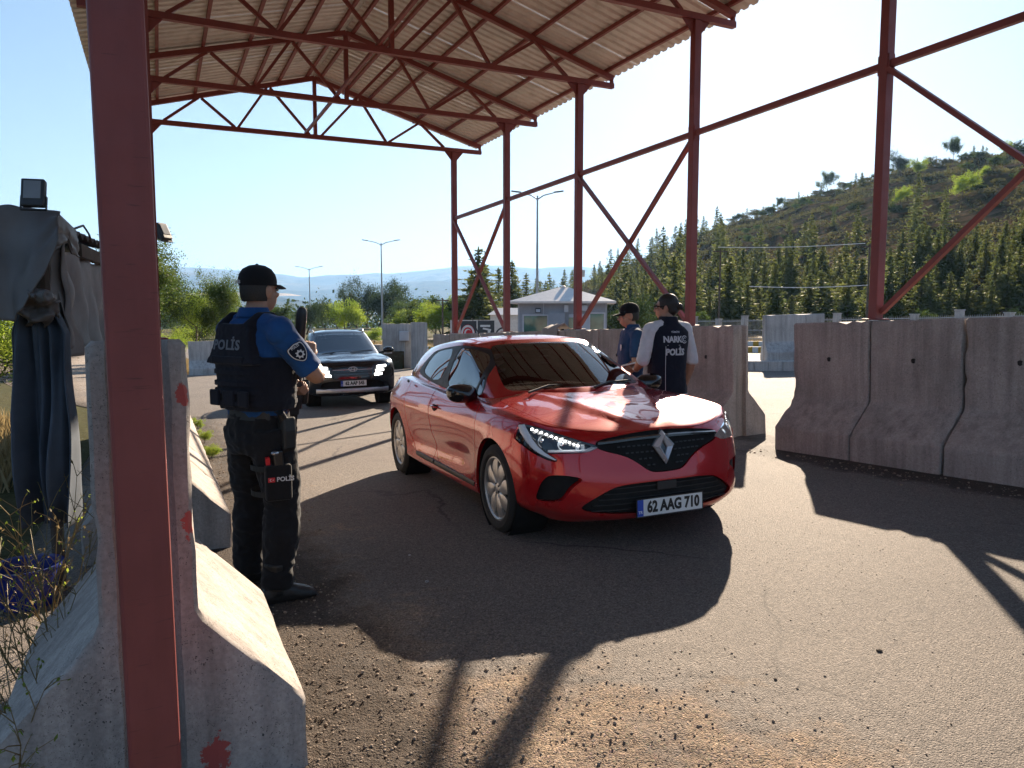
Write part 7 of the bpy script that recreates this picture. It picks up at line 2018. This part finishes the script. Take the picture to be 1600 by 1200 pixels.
    # corrugated roof edge behind
    for r_ in range(2):
        m = MB(); V = []; n = 40
        for k in range(n + 1):
            q = k / n; a = P(122, 366 + 24 * r_, 5.2).lerp(P(186, 392 + 22 * r_, 8.4), q); b = P(60, 346 + 20 * r_, 5.4).lerp(P(120, 380 + 16 * r_, 8.6), q); h = .025 * math.sin(k * 1.6); V += [a + Vector((0, 0, h)), b + Vector((0, 0, h))]
        m.add(V, [(2*k, 2*k + 1, 2*k + 3, 2*k + 2) for k in range(n)]); o = m.build('corrugated_sheet', M['corr'], e, smooth=60); s = o.modifiers.new('s', 'SOLIDIFY'); s.thickness = .004
    m = MB(); m.bar(P(128, 392, 5.3), P(186, 416, 8.4), .06, .09); m.build('eave_beam', M['bark'], e)
    m = MB(); m.tube([P(125, 360, 5.3), P(140, 355, 5.6), P(148, 368, 5.8), P(150, 375, 6)], .008, 6); m.build('wire_loop', M['board_dark'], e, smooth=60)
    return P
PX = shelter()
def floodlight(p, rz, tilt, label, s=1.0):
    e = empty('floodlight', p, (tilt, 0, rz), label, 'floodlight'); e.scale = (s,) * 3
    m = MB(); m.loft([[(-.056, y, -.075), (.056, y, -.075), (.056, y, .075), (-.056, y, .075)] for y in (-.02, .02)] + [[(-.045, .045, -.06), (.045, .045, -.06), (.045, .045, .06), (-.045, .045, .06)]]); o = m.build('body', M['board_dark'], e, fix=True); bevel(o, .008)
    m = MB(); m.box((0, -.0215, .012), (.082, .004, .098)); o2 = m.build('lamp_glass', M['seat_light'], e); bevel(o2, .004)
    m = MB()
    for sg in (1, -1): m.box((.06 * sg, .01, -.05), (.005, .02, .07))
    m.box((0, .01, -.088), (.125, .02, .006)); m.build('bracket', M['board_dark'], e)
    for k in range(5): m = MB(); m.box((-.032 + .016 * k, .05, 0), (.004, .02, .1)); m.build('fin', M['board_dark'], e)
pf = PX(66, 306, 4.1); floodlight(pf, R(14), R(-14), 'black floodlight standing on top of the grey tarpaulin')
fl = at(8.55, -6.28, 3.30); floodlight(fl, R(75), R(-25), 'small floodlight fixed to the far left posts', 1.9)
# blue tub, dry weeds
x, y = -2.72, 4.15; m = MB(); m.lathe([(.13, 0), (.17, .22), (.19, .23), (.19, .245), (.165, .24), (.125, .02), (.001, .015)], 24, cap=False); tag(m.build('plastic_tub', M['tub'], loc=(x, y, ground_z(x, y)), smooth=50), 'dark blue plastic tub on the ground behind the near barrier', 'tub')
wr_ = random.Random(3)
wlabels = ['tall dry weed with bare branching twigs right against the near barrier', 'dry twiggy weed at the left picture edge', 'small yellowing weed low beside the barrier foot', 'dry weed in front of the blue tub', 'leafy weed at the bottom left edge', 'bare twig weed below the hanging cloth', 'sparse weed between the tub and the cloth']
for i, (px, d, h) in enumerate(((72, 2.9, .85), (12, 2.6, .75), (85, 2.6, .45), (45, 3.4, .7), (5, 2.2, .55), (30, 3.0, .95), (60, 3.6, .8))):
    x = (px - 800) / 1190 * d; z = ground_z(x, d); e = empty('dry_weed', (x, d, z), None, wlabels[i], 'weed', 'dry weeds behind the near barrier'); C = []; U = []; Wv = []; m = MB()
    for s in range(6):
        a = wr_.uniform(0, 6.28); p = Vector((0, 0, 0)); d3 = Vector((math.cos(a) * .45, math.sin(a) * .45, 1)).normalized(); pts = [p.copy()]
        for q in range(6):
            d3 = (d3 + Vector((wr_.gauss(0, .16), wr_.gauss(0, .16), .02))).normalized(); p = p + d3 * h / 6 * wr_.uniform(.7, 1.1); pts.append(p.copy())
            if q > 0:
                for _ in range(2):
                    t3 = (d3 + Vector((wr_.gauss(0, .7), wr_.gauss(0, .7), wr_.gauss(0, .3)))).normalized(); e2 = p + t3 * h * wr_.uniform(.1, .25); m.tube([p, p.lerp(e2, .5) + Vector((0, 0, .01)), e2], [.0018, .0014, .0008], 4)
                    for _ in range(3):
                        c = p.lerp(e2, wr_.uniform(.4, 1)); C.append(c); v = Vector((wr_.gauss(0, 1), wr_.gauss(0, 1), wr_.gauss(0, 1))).normalized(); w = v.cross(Vector((0, .3, 1))).normalized(); s_ = wr_.uniform(.006, .014); U.append(v * s_); Wv.append(w * s_ * .5)
        m.tube(pts, [.0035 - .0004 * k for k in range(len(pts))], 5)
    m.build('stem', M['straw'], e)
    o = bpy.data.objects.new('leaves', quads_mesh('leaves', np.array([tuple(c) for c in C]), np.array([tuple(c) for c in U]), np.array([tuple(c) for c in Wv]), M['leaf_bright' if i % 2 == 0 else 'straw'])); COL.objects.link(o); o.parent = e
# small green weeds at the foot of the left barriers
for i, (s, lb) in enumerate(((4.6, 'bright green weed at the foot of the left barriers by the officer'), (6.2, 'green weed sprouting farther along the left barriers'), (8.2, 'green weed at the far end of the left barriers'))):
    p = at(s, -5.9, 0); plant_tree('green_weed', BRI[i % 2], p, .045 + .01 * (i == 0), i * 2.0, lb, 'weed', sz=.04)

# ------------------------------------------------------------------ loose stones and gravel
sr = np.random.default_rng(21)
def stone_mesh(seed, n):
    m = MB(); r_ = random.Random(seed); m.ell((0, 0, 0), (1, .8, .55), 5, 3); m.V = [tuple(c * (1 + .22 * mnoise.noise((v[0] * 2 + seed, v[1] * 2, v[2] * 2))) for c in v) for v in m.V]; return m
base = [stone_mesh(k, 0) for k in range(4)]
BV = [np.array([tuple(v) for v in b.V]) for b in base]; m = MB(); nst = 0
VV = []; FF = []
def add_stone(x, y, s):
    k = sr.integers(0, 4); a = sr.uniform(0, 6.28); c, q = math.cos(a), math.sin(a); P = BV[k] * s; P = np.stack([P[:, 0] * c - P[:, 1] * q + x, P[:, 0] * q + P[:, 1] * c + y, P[:, 2] + road_z(x, y) + s * .25], 1)
    o = len(VV); VV.extend(map(tuple, P)); FF.extend(tuple(i + o for i in f) for f in base[k].F)
for _ in range(13000):
    x, y = sr.normal(-.6, .75), sr.normal(2.2, .8)
    if y < 1.0 or x < -1.25 + (y - 2.2) * -.5: continue
    add_stone(x, y, .0024 + .0062 * sr.random() ** 4)
for _ in range(1500):
    p = at(sr.uniform(-2.5, 9), -5.98 + abs(sr.normal(0, .35)), 0); add_stone(p.x, p.y, .004 + .009 * sr.random() ** 3)
for _ in range(900):
    p = at(sr.uniform(-3, 9), -.52 - abs(sr.normal(0, .2)), 0); add_stone(p.x, p.y, .005 + .016 * sr.random() ** 4)
for _ in range(2500):
    x, y = sr.uniform(-1.2, 3.5), sr.uniform(1.5, 6); add_stone(x, y, .0018 + .0035 * sr.random() ** 4)
m = MB(); m.add(VV, FF); o = m.build('gravel', plain('gravel_stone', (.24, .185, .14), .9, var=.6, scale=25), smooth=60); tag(o, 'loose gravel and small stones scattered over the asphalt', 'gravel', kind='stuff')
for (px, py, s, lb) in ((1374, 1021, .016, 'small dark stone alone on the sunlit asphalt at right'), (667, 913, .014, 'pale pebble in the car shadow right of the officer boots'), (640, 871, .010, 'tiny pale pebble in the shadow of the car')):
    r_ = Vector(((px - 800) / 1190, 1, 0)); d = None
    for t in np.arange(1, 9, .01):
        y = t; x = r_.x * t; yy = None
        zc = G0(x * (1 - .0), y); f_ = y * math.cos(math.atan(110 / 1190)) - (zc - CAM_H) * math.sin(math.atan(110 / 1190)); u_ = y * math.sin(math.atan(110 / 1190)) + (zc - CAM_H) * math.cos(math.atan(110 / 1190))
        if 600 - 1190 * u_ / f_ <= py: x = (px - 800) / 1190 * f_; d = (x, y); break
    mm = MB(); mm.V = [tuple(c * s for c in v) for v in base[0].V]; mm.F = base[0].F; mm.M = [0] * len(mm.F); tag(mm.build('stone', M['bark' if px > 1000 else 'concrete_light'], loc=(d[0], d[1], road_z(*d) + s * .22), smooth=60), lb, 'stone')
